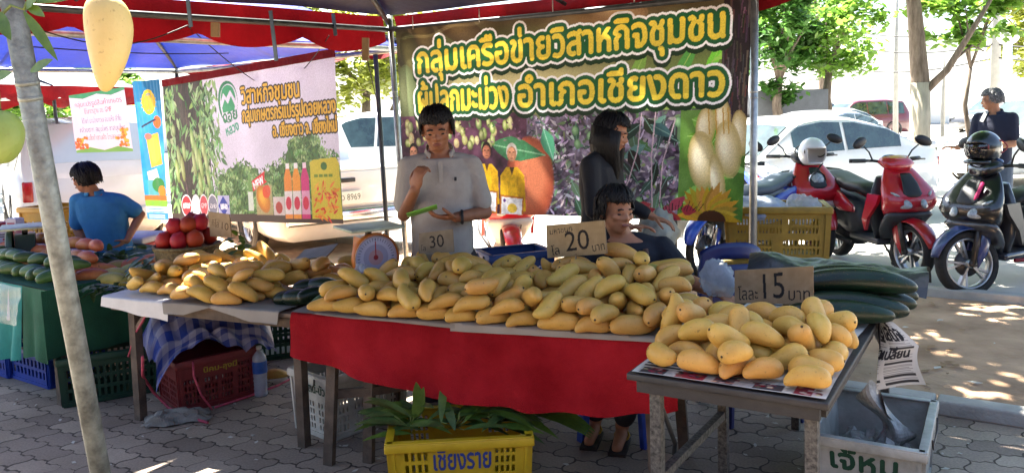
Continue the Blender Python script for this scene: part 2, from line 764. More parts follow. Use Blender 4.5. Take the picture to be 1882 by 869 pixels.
    b.inputs['Roughness'].default_value = .82
    h = math_('ADD', math_('MULTIPLY', br.outputs[1], -1.0), math_('MULTIPLY', n2.outputs[0], .25))
    bp = nd.new('ShaderNodeBump')
    bp.inputs['Strength'].default_value = .8
    bp.inputs['Distance'].default_value = .006
    lk.new(h, bp.inputs['Height'])
    lk.new(bp.outputs[0], b.inputs['Normal'])
    return m


U, W_ = rowdir(-34)          # the kerbs and the row of stalls


def quad(name, pts, m, z):
    return tag(MB().add([(p[0], p[1], z) for p in pts], [tuple(range(len(pts)))], m, False).build(name, fix=False), kind='structure')


tarmac = mat('pale_concrete_yard', 'b8b4ab', .9, .12, .8, .3, 40)
dirt_m = mat('dry_dirt', '96775a', .95, .22, 1.6, .9, 22, c2='bb9c7d')
quad('parking_lot', [(-300, -60), (300, -60), (300, 500), (-300, 500)], tarmac, -.02)
K1 = V((3.45, 6.79, 0))      # far kerb: sun-lit edge in front of the black scooter
K2 = V((2.19, 4.20, 0))      # near kerb between dirt and pavers
far = lambda s_: K1 + U * s_
near = lambda s_: K2 + U * s_
quad('paving', [K2 + U * 14, near(-30), near(-30) - W_ * 14, K2 + U * 14 - W_ * 14], ground_mat(), 0.0)


def dirt_fn(u, v):
    a = near(-12 + 26 * u)
    b = far(-12 + 26 * u)
    p = a.lerp(b, v)
    n1, n2 = dirt_fn.n
    e = min(1, min(v, 1 - v) * 8)
    return (p.x, p.y, .004 + e * (.02 + .012 * n1(p.x * 1.7, p.y * 1.7) + .006 * n2(p.x * 6, p.y * 6)))


dirt_fn.n = (vnoise(3), vnoise(4))
tag(MB().grid(dirt_fn, 180, 40, dirt_m).build('dirt_ground'), kind='structure')
kerb_m = mat('kerb_concrete', 'a8a49b', .9, .15, 5, .5, 50)
kb = MB()
for base, o0 in ((near, 0), (far, 0)):
    for i in range(-12, 13):
        p = base(i * 1.0 + .006)
        q = base(i * 1.0 + .994)
        off = W_ * (.07)
        kb.T = Matrix.Identity(4)
        d = (q - p).length
        kb.rbox((p + q) / 2 + off + V((0, 0, .0)), (d, .13, .15), kerb_m, .012, (0, 0, R(-34)))
tag(kb.build('kerb'), kind='structure')
# litter of dry leaves and grit on the dirt and pavers
lm = mat('dry_leaf', '8d6f4c', .8, .3, 9)
lm2 = mat('paper_scrap', 'b9b4a8', .8, .1, 9)
lt = MB()
for i in range(330):
    if i < 210:
        s_, t_ = rnd.uniform(-.5, 5), rnd.uniform(.1, 2.5)
        p = near(s_) + W_ * t_
        z = .033
    else:
        p = at(rnd.uniform(0, 1850), rnd.uniform(640, 869), 0)
        z = .004
    a = rnd.uniform(0, 6.3)
    L = rnd.uniform(.012, .05) if i < 210 else rnd.uniform(.006, .022)
    k = [(math.cos(a + t) * L * r_, math.sin(a + t) * L * r_, rnd.uniform(0, .008)) for t, r_ in ((0, 1), (1.2, .5), (2.2, .45), (3.2, .9), (4.2, .4), (5.3, .5))]
    lt.add([(p.x + x, p.y + y, z + h) for x, y, h in k], [tuple(range(6))], lm if i < 170 else lm2, False)
tag(lt.build('leaf_litter', fix=False), 'scattered dry leaves and paper scraps on the dirt and paving', 'litter', kind='stuff')

# ------------------------------------------------------------------ tents
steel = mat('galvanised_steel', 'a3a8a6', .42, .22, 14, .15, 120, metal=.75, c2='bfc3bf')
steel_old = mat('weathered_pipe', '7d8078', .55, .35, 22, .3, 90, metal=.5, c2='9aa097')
dark_pipe = mat('dark_grey_pipe', '55585a', .5, .2, 16, .1, 90, metal=.6)  # darker grey pipe for beams, rafters, table legs and some poles
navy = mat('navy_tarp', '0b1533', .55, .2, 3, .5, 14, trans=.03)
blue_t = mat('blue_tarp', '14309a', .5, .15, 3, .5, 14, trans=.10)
red_v = mat('red_valance', '74080f', .7, .22, 4, .8, 24, trans=.10, spec=.15)
cord_m = mat('black_cord', '17171a', .7)


def valance(mb, a, b, z1, z0, ns, seed, out=0.0):
    n = vnoise(seed)
    d = (b - a)
    L = d.length
    nrm = V((-d.y, d.x, 0)).normalized()

    def fn(u, v):
        s_ = abs(math.sin(math.pi * u * ns)) ** .8
        zb = z0 - .085 * s_
        p = a + d * u
        amp = .045 * (1 - v)
        off = amp * math.sin(u * ns * 2 * math.pi * .83 + seed) + .03 * (1 - v) * n(u * 9, v * 2)
        p = p + nrm * (off + out)
        return (p.x, p.y, zb + (z1 - zb) * v + .012 * n(u * 14, 3))
    mb.grid(fn, int(L * 22), 10, red_v)


def tent(name, label, cs, zb, ze, apex, roof_m, sides, poles, rafters=True, pole_m=steel, beams=(0, 1, 2, 3), nsc=1.35, seed=1, drop=None):
    """cs: four corners of the roof in order"""
    t = empty(name, ((cs[0] + cs[2]) / 2).to_tuple(), 0, label, 'tent', 'market tents over the stalls')
    t.location.z = 0
    off = Matrix.Translation(-t.location)
    ctr = (cs[0] + cs[1] + cs[2] + cs[3]) / 4
    top = V((ctr.x, ctr.y, apex))
    mb = MB()
    mb.T = off
    n = vnoise(seed + 20)
    for i in range(4):
        a, b = cs[i].copy(), cs[(i + 1) % 4].copy()
        a.z = b.z = ze

        def fn(u, v, a=a, b=b):
            p = (a.lerp(b, u)).lerp(top, v)
            p.z -= .10 * math.sin(math.pi * u) * (1 - v) * v * 3 + .018 * n(p.x * 3, p.y * 3)
            return p
        mb.grid(fn, 24, 14, roof_m)
    mb.build('roof_tarp', t)
    for i in sides:
        m2 = MB()
        m2.T = off
        a, b = cs[i], cs[(i + 1) % 4]
        valance(m2, a, b, ze, zb - (drop or {}).get(i, .09), max(2, round((b - a).length * nsc)), seed + i, out=.07)
        m2.build('valance', t)
    for i in beams:
        a, b = cs[i].copy(), cs[(i + 1) % 4].copy()
        a.z = b.z = zb
        m2 = MB()
        m2.T = off
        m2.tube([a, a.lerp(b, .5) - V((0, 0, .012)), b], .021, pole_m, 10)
        m2.build('beam', t)
    if rafters:
        for i in range(4):
            a = cs[i].copy()
            a.z = zb + .05
            m2 = MB()
            m2.T = off
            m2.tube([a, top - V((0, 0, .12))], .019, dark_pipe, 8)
            m2.build('rafter', t)
        for i in range(4):
            a, b = cs[i].lerp(cs[(i + 1) % 4], .5), top.copy()
            a.z = zb + .05
            m2 = MB()
            m2.T = off
            m2.tube([a, b - V((0, 0, .14))], .014, dark_pipe, 8)
            m2.build('rafter', t)
    for (a, b, r_, m_) in poles:
        m2 = MB()
        m2.T = off
        a, b = V(a), V(b)
        m2.cyl(a, b, r_, m_, n=18)
        if r_ > .02:
            m2.cyl(a + (b - a) * .002, a + (b - a) * .02, r_ * 1.9, m_)
            for k in (.72, .735):
                c = a.lerp(b, k)
                m2.cyl(c, c + (b - a).normalized() * .012, r_ * 1.05, m_)
        m2.build('pole', t)
    return t


C1 = V((-.94, 6.5, 0))
R1 = V((1.74, 4.83, 0))
L1 = V((-4.08, 3.13, 0))
F1 = L1 + (R1 - C1)
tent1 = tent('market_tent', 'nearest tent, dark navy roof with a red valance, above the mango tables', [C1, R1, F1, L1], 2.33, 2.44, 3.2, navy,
             (0, 1, 3), [(at(185, 869, Y=2.34) + (at(185, 869, Y=2.34) - at(22, 0, Y=2.06)) * .56, at(22, 0, Y=2.06) + (at(22, 0, Y=2.06) - at(185, 869, Y=2.34)) * .35, .0275, steel_old),
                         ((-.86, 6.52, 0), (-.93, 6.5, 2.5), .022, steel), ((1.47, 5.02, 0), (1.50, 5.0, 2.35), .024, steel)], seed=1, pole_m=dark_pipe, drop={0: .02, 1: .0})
# straps tying the valance to the beam and the cords
stm = mat('grey_blue_strap', '4d6272', .7, .2)
tan = mat('bamboo_peg', '8b7350', .7, .2)
for k, (px, y0, y1) in enumerate(((345, 0, 50), (497, 20, 112), (612, 25, 66))):
    p = at(px, y0, Y=5.0 + k * .55)
    q = at(px + (y1 - y0) * .12, y1, Y=5.0 + k * .55)
    s_ = MB()
    s_.T = Matrix.Translation(-tent1.location)
    s_.bar(p, q, .035, .006, stm, up=(.6, .8, 0))
    s_.build('strap', tent1)
for (px, y0, y1, D) in ((396, 42, 68, 5.25), (672, 70, 112, 6.2)):
    s_ = MB()
    s_.T = Matrix.Translation(-tent1.location)
    s_.bar(at(px, y0, Y=D), at(px, y1, Y=D), .05, .03, tan, up=(0, 1, 0))
    s_.build('wooden_peg', tent1)

A2, B2 = V((-3.62, 8.95, 0)), V((-.86, 6.82, 0))
dl = V((-.68, -.73, 0)) * 3.4
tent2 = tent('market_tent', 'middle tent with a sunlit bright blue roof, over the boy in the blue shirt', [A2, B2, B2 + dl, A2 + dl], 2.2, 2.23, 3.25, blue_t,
             (0,), [((-3.62, 8.95, 0), (-3.62, 8.95, 2.3), .02, dark_pipe), (tuple(at(716, 455, Y=6.75)) [:2] + (0,), at(690, 100, Y=6.75), .019, dark_pipe)], seed=5, pole_m=steel, drop={0: -.02})
A3, B3 = V((-9.2, 13.6, 0)), V((-5.2, 11.6, 0))
tent3 = tent('market_tent', 'farthest tent at the left edge, navy roof and drooping red valance', [A3, B3, B3 + V((-.9, -2.9, 0)), A3 + V((-.9, -2.9, 0))], 2.10, 2.15, 3.0, navy,
             (0, 1, 2), [((-6.55, 11.9, 0), (-6.62, 11.9, 2.25), .025, steel), ((-6.75, 12.0, 0), (-6.9, 12.0, 2.25), .025, steel)], seed=9)


unseen_tent = tent('market_tent', 'unseen tent added behind the camera to cut low sky light, dark navy roof', [V((-5.2, -1.6, 0)), V((3.4, -1.9, 0)), V((3.4, -6.0, 0)), V((-5.2, -6.0, 0))], 2.3, 2.45, 3.2, navy,  # unseen tent added to keep low front sky light off the stalls
             (0, 1, 2, 3), [((-5.2, -1.6, 0), (-5.2, -1.6, 2.4), .022, steel), ((3.4, -1.9, 0), (3.4, -1.9, 2.4), .022, steel), ((3.4, -6, 0), (3.4, -6, 2.4), .022, steel), ((-5.2, -6, 0), (-5.2, -6, 2.4), .022, steel)], seed=13)
sky_blocker = empty('sky_blocker_building', (-1.0, -7.0, 0), 0, 'unseen long building with a deep roof, added behind the camera to block sky', 'building')  # unseen dark building added to block the sky behind the camera
blocker_wall = mat('dark_blocker_wall', '5a4a3c', .9, .2, 1)
MB().box((0, -4.5, 1.7), (70, 3, 3.4), blocker_wall).build('wall', sky_blocker)
MB().box((0, -2.2, 3.55), (72, 8.4, .3), mat('dark_blocker_roof', '4f4b46', .8, .2, 2)).build('roof', sky_blocker)
for i in range(15):
    MB().box((-28 + i * 4, 1.7, 1.7), (.16, .16, 3.4), blocker_wall).build('post', sky_blocker)


def cord(name, label, pts, r_=.004, m=None, grp=None):
    return tag(MB().tube(pts, r_, m or cord_m, 6).build(name), label, 'cord', grp)


def sag(a, b, s_, n=12):
    return [a.lerp(b, i / n) - V((0, 0, s_ * math.sin(math.pi * i / n))) for i in range(n + 1)]


cord('power_cord', 'thin black cord drooping from the tent beam to the letters of the white banner', sag(at(345, 48, Y=5.3), at(470, 150, Y=7.6), .02) + [at(475, 142, Y=7.5)])
cord('power_cord', 'thin black cord running almost level below the blue tent roof', sag(at(55, 86, Y=4.8), at(420, 98, Y=6.5), .02))
cord('power_cord', 'thin black cord rising to the strap on the dark beam beside the hanging mango', sag(at(75, 56, Y=4.6), at(345, 47, Y=5.2), .10))
cord('power_cord', 'thin black cord from the red valance down to the white banner edge', sag(at(605, 66, Y=6.0), at(556, 130, Y=7.2), .01))
cord('power_cord', 'thin dark cord hanging beside the dark tent pole left of the mango banner', sag(at(675, 110, Y=6.3), at(697, 205, Y=6.75), .0))
# ================================================================== PRINTED BANNERS
def print_mat(name, trans=.35, rough=.45):
    return mat(name, None, rough, attr=True, trans=trans, spec=.35)


vinyl = print_mat('printed_vinyl', .24)
card_print = print_mat('printed_card', .0, .85)
paper_print = print_mat('printed_paper', .15, .8)


def hsl(r_, base, j):
    return np.clip(Cv.rgb(base) + np.array([r_.uniform(-j, j) for _ in range(3)]) + r_.uniform(-j, j), 0, 1)


def sheet_fn(bl, br, tr, tl, amp, seed, pull=.0):
    n = vnoise(seed)
    nr = (br - bl).cross(tl - bl).normalized()

    def fn(u, v):
        p = bilerp(bl, br, tr, tl, u, v)
        p = p + nr * (amp * n(u * 5 + v * 1.2, v * 3) + amp * .6 * math.sin(u * 19 + v * 4) * (1 - v) ** 1.5 + amp * .35 * math.sin(u * 46 + 9 * v + 2 * n(u * 4, v)) * v ** 2)
        p.z -= pull * math.sin(math.pi * u) * v
        return p
    return fn


def mango_print(cv, x, y, L, W, ang, c, hi):
    base, top = Cv.rgb(c) * .84, Cv.rgb(hi)
    for k in range(9):
        f_ = k / 8
        cv.ell(x - L * .16 * f_, y - W * .26 * f_, L * (1 - .72 * f_), W * (1 - .74 * f_), base * (1 - f_) + top * f_, ang, .75)


# ---- the large mango growers' banner
W, H = 700, 354
cv = Cv(W, H, '5a5e38')
r_ = random.Random(5)
n1, n2 = cv.noise(120, 1), cv.noise(30, 2)
u_, v_ = cv.xx / W, cv.yy / H
cv.a = cv.a * (1 - .0) + (n1[..., None] - .5) * .25
top_ = np.clip(1 - v_ / .10, 0, 1)[..., None]
cv.a = cv.a * (1 - top_ * .5) + np.array([.47, .33, .30]) * top_ * .5
glow = np.exp(-((u_ - .42) / .33) ** 2 - ((v_ - .33) / .10) ** 2)[..., None]
cv.a = cv.a * (1 - glow * .8) + np.array([.93, .87, .66]) * glow * .8
glow = np.exp(-((u_ - .62) / .13) ** 2 - ((v_ - .05) / .06) ** 2)[..., None]
cv.a = cv.a * (1 - glow * .5) + np.array([.78, .55, .36]) * glow * .5
gr = np.clip((u_ - .62) / .25, 0, 1)[..., None] * np.clip((v_ - .22) / .15, 0, 1)[..., None]
cv.a = cv.a * (1 - gr * .85) + np.array([.42, .62, .22]) * gr * .85
for i in range(26):
    cv.leaf(r_.uniform(.68, .95) * W, r_.uniform(.28, .55) * H, r_.uniform(50, 130), r_.uniform(9, 20), r_.uniform(-70, 60), hsl(r_, '7fae45', .10), 'a9c96a')
for (x, y, L, Wd, a, c, hi) in ((14, 30, 52, 22, 80, '3d3a2a', '59543a'), (40, 62, 60, 26, 70, '4a472c', '6e6a42'), (22, 130, 62, 25, 85, '74855a', '9fae80'),
                               (70, 18, 60, 25, 60, '55482e', '75643e'), (150, 10, 70, 26, 30, '5d4a33', '7c6642'), (470, 6, 60, 20, 10, 'b0895f', 'd0b184')):
    mango_print(cv, x, y, L, Wd, a, c, hi)
cv.rect(0, 175, W, H, '5d4f58')
# lower picture, centre: grey-violet foliage
x0, x1 = int(.42 * W), int(.86 * W)
low = (cv.yy > 176) & (cv.xx > x0)
nn = (cv.noise(9, 7) * .6 + cv.noise(45, 8) * .4)[..., None]
cv.a[low] = (np.array([.25, .21, .27]) + (nn - .35) * np.array([.9, .85, .95]))[low]
for i in range(900):
    x, y = r_.uniform(x0, x1), r_.uniform(178, H)
    c = hsl(r_, r_.choice(['a79bab', '8a7f90', 'c3b9c6', '4c5a4c', '3a3540', '6d8a66']), .06)
    cv.leaf(x, y, r_.uniform(5, 22), r_.uniform(1, 3.2), r_.uniform(0, 360), c)
for i in range(46):
    x, y = r_.uniform(.55, .86) * W, r_.uniform(180, 350)
    cv.leaf(x, y, r_.uniform(28, 62), r_.uniform(6, 12), r_.uniform(20, 160), hsl(r_, r_.choice(['2c3532', '23282c', '3c5a4c', '5b8a78', '4f6f52']), .04), '6f8f86')
for (x, y) in ((395, 205), (400, 228), (425, 215), (470, 205), (585, 195), (602, 210), (520, 325), (560, 335), (590, 318), (600, 300), (455, 240)):
    mango_print(cv, x, y, 9, 7, 80, '6d9a6a', '9cc493')
for p in ([(520, 180), (515, 240), (500, 290), (480, 330)], [(545, 178), (540, 250), (545, 350)], [(580, 190), (560, 260), (556, 350)], [(470, 200), (430, 250), (400, 262)]):
    cv.line(p, 2.2, 'b9a2ad')
# lower left: hanging fruit over a violet hall, three growers in yellow shirts
lowl = (cv.yy > 168) & (cv.xx <= x0)
cv.a[lowl] = (np.array([.33, .20, .28]) + (cv.noise(26, 11)[..., None] - .5) * np.array([.45, .3, .4]))[lowl]
for k in range(12):
    f_ = k / 11
    cv.ell(300 + 4 * f_, 292 - 10 * f_, 52 * (1 - .5 * f_), 80 * (1 - .5 * f_), np.array([.66, .30, .20]) * (1 - f_) + np.array([.84, .50, .36]) * f_, 0, .6)
cv.leaf(215, 226, 120, 22, 10, '3f7a52', '7fb08a')
cv.leaf(330, 200, 60, 14, 70, '4d9a78', '8fc7ac')
for i in range(40):
    x, y = r_.uniform(5, 270), r_.uniform(176, 236)
    mango_print(cv, x, y, r_.uniform(8, 13), r_.uniform(5, 7), 85, hsl(r_, r_.choice(['8da24a', 'b7b26a', '6f8f45', 'd6c592']), .05), 'cdd09a')


def grower(x, y, s_, hair, skin, frame):
    cv.poly([(x - 26 * s_, y + 100 * s_), (x - 24 * s_, y + 40 * s_), (x - 12 * s_, y + 26 * s_), (x + 12 * s_, y + 26 * s_), (x + 25 * s_, y + 40 * s_), (x + 28 * s_, y + 100 * s_)], 'e6b61f')
    for k in range(9):
        cv.poly([(x + (-26 + 6 * k) * s_, y + 100 * s_), (x + (-24 + 5.6 * k) * s_, y + (44 + 3 * (k % 3)) * s_), (x + (-21 + 5.6 * k) * s_, y + 100 * s_)], ['b98a16', 'f0cd4a', 'cfa01c'][k % 3], .45)
    cv.poly([(x + 8 * s_, y + 30 * s_), (x + 25 * s_, y + 42 * s_), (x + 28 * s_, y + 100 * s_), (x + 14 * s_, y + 100 * s_)], 'a87a14', .4)
    cv.poly([(x - 5 * s_, y + 26 * s_), (x + 5 * s_, y + 26 * s_), (x, y + 40 * s_)], '5a3a25')
    cv.ell(x, y, 11 * s_, 15 * s_, hair)
    cv.ell(x, y + 4 * s_, 9.5 * s_, 13 * s_, np.array(Cv.rgb(skin)) * .8)
    cv.ell(x - 1.5 * s_, y + 3 * s_, 7.5 * s_, 11 * s_, skin, 0, .8)
    cv.ell(x - 1 * s_, y - 3 * s_, 6 * s_, 4 * s_, np.clip(Cv.rgb(skin) * 1.15, 0, 1), 0, .6)
    cv.ell(x, y + 5 * s_, 2 * s_, 3.5 * s_, np.array(Cv.rgb(skin)) * .85, 0, .7)
    cv.rect(x - 6 * s_, y + 0 * s_, x - 2 * s_, y + 1.6 * s_, '3a241a')
    cv.rect(x + 2 * s_, y + 0 * s_, x + 6 * s_, y + 1.6 * s_, '3a241a')
    cv.rect(x - 3 * s_, y + 10 * s_, x + 3 * s_, y + 11.6 * s_, '7a4a38')
    if frame:
        cv.poly([(x - 25 * s_, y + 72 * s_), (x + 24 * s_, y + 76 * s_), (x + 22 * s_, y + 118 * s_), (x - 27 * s_, y + 114 * s_)], 'b4702a')
        cv.poly([(x - 22 * s_, y + 76 * s_), (x + 21 * s_, y + 79 * s_), (x + 19 * s_, y + 114 * s_), (x - 24 * s_, y + 110 * s_)], 'e8e6ea')
        cv.ell(x, y + 95 * s_, 10 * s_, 8 * s_, 'e3c14a')
        cv.ell(x - 16 * s_, y + 82 * s_, 3 * s_, 3 * s_, '6a3f86')


grower(30, 236, 1.0, '1d1718', 'c98f72', False)
grower(205, 236, 1.0, '241a18', 'b9745a', True)
grower(262, 240, 1.08, 'b9b3ac', 'c48a6a', True)
for i in range(260):
    x, y = r_.uniform(0, x0), r_.uniform(178, H)
    cv.leaf(x, y, r_.uniform(4, 12), r_.uniform(.8, 2.2), r_.uniform(0, 360), hsl(r_, r_.choice(['7a4a66', '3a2430', '8f6a7c', '5a6a4a', '4a2c3c']), .05)) if (abs(x - 205) > 32 and abs(x - 262) > 34 and abs(x - 30) > 30 or y < 222) else None
nz_ = (cv.noise(7, 61)[..., None] * .6 + cv.noise(18, 62)[..., None] * .4 - .5)
cv.a[lowl] = np.clip(cv.a * (1 + .55 * nz_), 0, 1)[lowl]
# right: ripe mangoes hanging, sunflower below, bark strip
rg = (cv.xx > .84 * W) & (cv.yy > 176)
cv.a[rg] = (np.array([.36, .52, .22]) + (cv.noise(40, 15)[..., None] - .5) * .3)[rg]
for i in range(16):
    cv.leaf(r_.uniform(590, 640), r_.uniform(190, 330), r_.uniform(40, 90), r_.uniform(6, 13), r_.uniform(-60, 70), hsl(r_, '7cab4a', .08), 'a9cc7a')
cv.rect(655, 0, W, 220, '2a2226')
for i in range(90):
    x = r_.uniform(655, 698)
    y = r_.uniform(0, 210)
    cv.line([(x, y), (x + r_.uniform(-3, 3), y + r_.uniform(12, 40))], r_.uniform(1, 3), hsl(r_, '4b3d40', .07))
for (x, y, L, Wd, a) in ((632, 205, 34, 17, 95), (690, 215, 36, 15, 82), (660, 190, 30, 14, 85), (628, 258, 48, 24, 82), (671, 240, 46, 22, 82), (655, 290, 44, 13, 80)):
    mango_print(cv, x, y, L, Wd, a, 'e3c67c', 'fff3d2')
for x in (636, 648, 660, 668):
    cv.line([(x, 176), (x + 3, 215)], 2, 'c0933c')
for i in range(18):
    cv.leaf(640, 345, r_.uniform(46, 62), 9, -180 + i * 11, hsl(r_, 'b98f2c', .06))
cv.ell(648, 352, 24, 16, '4a2d18')
for i in range(14):
    cv.leaf(r_.uniform(510, 610), r_.uniform(335, 352), r_.uniform(18, 40), 9, r_.uniform(-40, 30), hsl(r_, '96343c', .06))
for i in range(14):
    cv.line([(560 + i * 5, 338), (556 + i * 6, 322 + (i % 3) * 4)], 1.3, '2a1c22')
# the two lines of lettering: dark shadow, white edge, green body, yellow letters
M_ = np.zeros((H, W), bool)
for t, x, y, wd, rt in (('กลุ่มเครือข่ายวิสาหกิจชุมชน', 46, 87, 612, 2.0), ('ผู้ปลูกมะม่วง', 44, 162, 212, .6), ('อำเภอเชียงดาว', 274, 160, 386, .6)):
    M_ |= text_mask(t, W, H, x, y, 69, wd, rt, 1)
big = dilate(M_, 12)
sh = np.zeros_like(big)
sh[7:, :] = big[:-7, :]
cv.paste(dilate(sh, 1), '16331c')
cv.paste(big, 'faf7fc')
cv.paste(dilate(M_, 8), '1d5a33')
grad = np.clip((cv.yy % 75) / 75, 0, 1)[..., None]
yl = np.array([.99, .87, .30]) * (1 - grad * .12)
core = dilate(M_, 1)
cv.a[core] = yl[core]
cv.a = cv.a * (1 + (np.random.RandomState(3).rand(H, W, 1) - .5) * .16) * (.9 + .2 * cv.noise(70, 33)[..., None])
bl, br, tr, tl = at(745, 386, Y=6.40), at(1364, 409, Y=5.0), at(1384, -16, Y=5.0), at(728, 56, Y=6.40)
b1 = empty('banner', (bl + br) / 2, 0, 'large banner with two lines of yellow Thai lettering over pictures of mangoes and growers', 'banner', 'printed banners hung from the tents')
f1 = sheet_fn(bl - b1.location, br - b1.location, tr - b1.location, tl - b1.location, .012, 2)
cv.sheet('printed_sheet', f1, vinyl, b1)
for u in (.06, .28, .5, .72, .97):
    tie = MB()
    p = f1(u, .995)
    tie.tube([p, p + V((0, 0, .05)), p + V((0, .0, .10))], .004, mat('white_string', 'c9c6bc', .8), 5)
    tie.build('tie_string', b1)

# ---- the white farm group banner
W, H = 560, 284
cv = Cv(W, H, 'dcd6e6')
r_ = random.Random(9)
cv.a += (cv.noise(90, 3)[..., None] - .5) * .06
tree = cv.noise(26, 4)
lim = 192 - 76 * np.exp(-((cv.xx - 470) / 78.) ** 2) - 24 * np.exp(-((cv.xx - 262) / 44.) ** 2)
cv.paste((cv.yy > lim + 10 + (tree - .5) * 46) & (cv.xx > 180), '4b6b3a')
for i in range(5200):
    x, y = r_.uniform(170, W), r_.uniform(105, H)
    lm_ = 192 - 76 * math.exp(-((x - 470) / 78) ** 2) - 24 * math.exp(-((x - 262) / 44) ** 2)
    if y < lm_ + r_.uniform(-12, 14):
        continue
    lit = .5 + .5 * math.sin(x * .09 + 2 * math.sin(y * .05)) * math.sin(y * .11)
    cv.leaf(x, y, r_.uniform(5, 14), r_.uniform(1.0, 2.4), r_.uniform(20, 160), hsl(r_, r_.choice(['4f7440', '5d8349', '35552f'] if lit < .5 else ['87ab6a', '6b9455', 'a3c086']), .04))
cv.poly([(0, 0), (150, 0), (160, 90), (168, 284), (0, 284)], '37302c')
for i in range(260):
    x = r_.uniform(40, 120)
    y = r_.uniform(0, 280)
    cv.line([(x, y), (x + r_.uniform(-6, 6), y + r_.uniform(8, 30))], r_.uniform(1, 3), hsl(r_, r_.choice(['4a3f3c', '2a2422', '5b4a48']), .03))
for i in range(700):
    x, y = r_.choice([r_.gauss(20, 16), r_.gauss(165, 30), r_.gauss(110, 26), r_.gauss(160, 22)]), r_.uniform(0, 280)
    if x > 195 + y * .1 or x < -10 or (60 < x < 95 and r_.random() < .8):
        continue
    cv.leaf(x, y, r_.uniform(12, 34), r_.uniform(2, 5), r_.uniform(35, 145), hsl(r_, r_.choice(['5f8a4c', '7ea763', '426a36', '93b87a', '2f4f2b', 'a2b985']), .05), '86a673' if r_.random() < .4 else None)
for (x, y, L) in ((100, 120, 26), (112, 150, 30), (124, 170, 32), (100, 165, 28), (135, 110, 22), (138, 140, 24), (44, 150, 24), (56, 175, 28), (36, 180, 26), (64, 140, 22), (146, 165, 26), (118, 205, 22), (30, 95, 14), (150, 200, 20)):
    mango_print(cv, x, y, L, 7, 82, hsl(r_, '8ea85c', .04), 'c2cf93')
# round green emblem with letters
cv.ell(236, 58, 36, 42, 'dcd6e6')
cv.ell(234, 52, 33, 40, '2f7d55')
cv.ell(237, 54, 29, 36, 'dcd6e6')
cv.ell(236, 46, 24, 26, '3f9a6a')
cv.poly([(212, 50), (222, 34), (232, 44), (244, 30), (258, 48), (262, 78), (212, 78)], 'dcd6e6')
cv.poly([(214, 62), (226, 46), (236, 56), (246, 42), (257, 60), (256, 70), (216, 72)], '3f9a6a')
cv.text('ดอย', 214, 92, 30, '2f7d55', 50, 8, 1)
cv.text('หลวง', 222, 118, 26, '4b9f83', 46, 14, 1)
for t, x, y, h, wd in (('วิสาหกิจชุมชน', 280, 60, 44, 178), ('กลุ่มเกษตรกรแปรรูปดอยหลวง', 278, 94, 36, 278), ('อ. เชียงดาว จ. เชียงใหม่', 372, 126, 32, 184)):
    m_ = text_mask(t, W, H, x, y, h, wd, 0, 1)
    cv.paste(dilate(m_, 3), '1c1713')
    cv.paste(m_, 'dfae35')
# marks and products along the bottom
cv.rect(0, 268, W, H, '4b3b33')
for (x, c, rx, t) in ((62, 'd9303a', 17, 'OTOP'), (96, 'f0eef2', 14, ''), (124, 'c8505a', 14, 'GMP'), (158, '7d7f90', 17, 'อย')):
    cv.ell(x, 252, rx + 2, 23, 'efe9ee')
    cv.ell(x, 252, rx, 20, c)
    if t:
        cv.text(t, x - rx * .75, 257, 14, 'f4f0f2', rx * 1.5, 0, 1 if t == 'OTOP' else 0)
cv.rect(178, 232, 220, 276, 'b9b9dc')
cv.poly([(199, 233), (219, 253), (199, 273), (179, 253)], '2c3fa0')
cv.text('มผช', 187, 259, 18, 'eef0fa', 25, 0, 1)
cv.poly([(284, 196), (289, 190), (294, 196), (297, 266), (281, 266)], '6f9a55')
cv.rect(281, 226, 297, 262, 'd5e0d0')
cv.poly([(296, 206), (340, 188), (338, 203), (346, 208), (298, 226)], 'd8262c')
cv.text('NEW', 302, 222, 20, 'ffffff', 36, 20, 1)
cv.rect(306, 214, 360, 270, 'c2ad7c', .8)
mango_print(cv, 330, 240, 28, 20, 60, 'e8862c', 'f0b83f')
cv.ell(342, 226, 12, 14, 'e4452f', 60, .8)
cv.rect(362, 236, 398, 270, 'd3c6c0')
cv.ell(380, 256, 11, 11, 'b2453c')
for x, c, cc in ((410, 'e8913f', 'f5f2ee'), (434, 'ea9a3c', 'f5f2ee'), (458, 'cf3f7c', 'f2d9e2')):
    cv.rect(x - 5, 176, x + 5, 187, cc)
    cv.poly([(x - 5, 186), (x + 5, 186), (x + 11, 202), (x + 11, 276), (x - 11, 276), (x - 11, 202)], c)
    cv.rect(x - 11, 226, x + 11, 268, 'e8e0da' if x < 450 else 'e2a3bf')
    cv.ell(x, 248, 8, 12, 'd43a52')
cv.poly([(474, 176), (486, 172), (548, 170), (556, 180), (558, 276), (474, 276)], 'd2c23c')
cv.ell(514, 184, 9, 7, '3c6a2c')
for i in range(60):
    cv.leaf(r_.uniform(474, 545), r_.uniform(222, 274), r_.uniform(10, 22), 2.4, r_.uniform(-80, 60), hsl(r_, r_.choice(['d8402c', 'e8842c', 'e2a93a']), .04))
for x in (484, 498, 512, 526):
    cv.rect(x, 198, x + 11, 203, '6d8a2a')
cv.a = cv.a * (1 + (np.random.RandomState(4).rand(H, W, 1) - .5) * .14) * (.92 + .14 * cv.noise(70, 34)[..., None])
bl, br, tr, tl = at(318, 405, Y=8.45), at(631, 411, Y=6.85), at(615, 103, Y=6.85), at(299, 158, Y=8.45)
b2 = empty('banner', (bl + br) / 2, 0, 'white banner with a mango tree and leafy hill, juice bottles printed along its lower edge', 'banner', 'printed banners hung from the tents')
f2 = sheet_fn(bl - b2.location, br - b2.location, tr - b2.location, tl - b2.location, .014, 7)
cv.sheet('printed_sheet', f2, vinyl, b2)
hem = MB()
pts = [f2(u / 20, 1.0) + V((0, -.01, .025)) for u in range(21)]
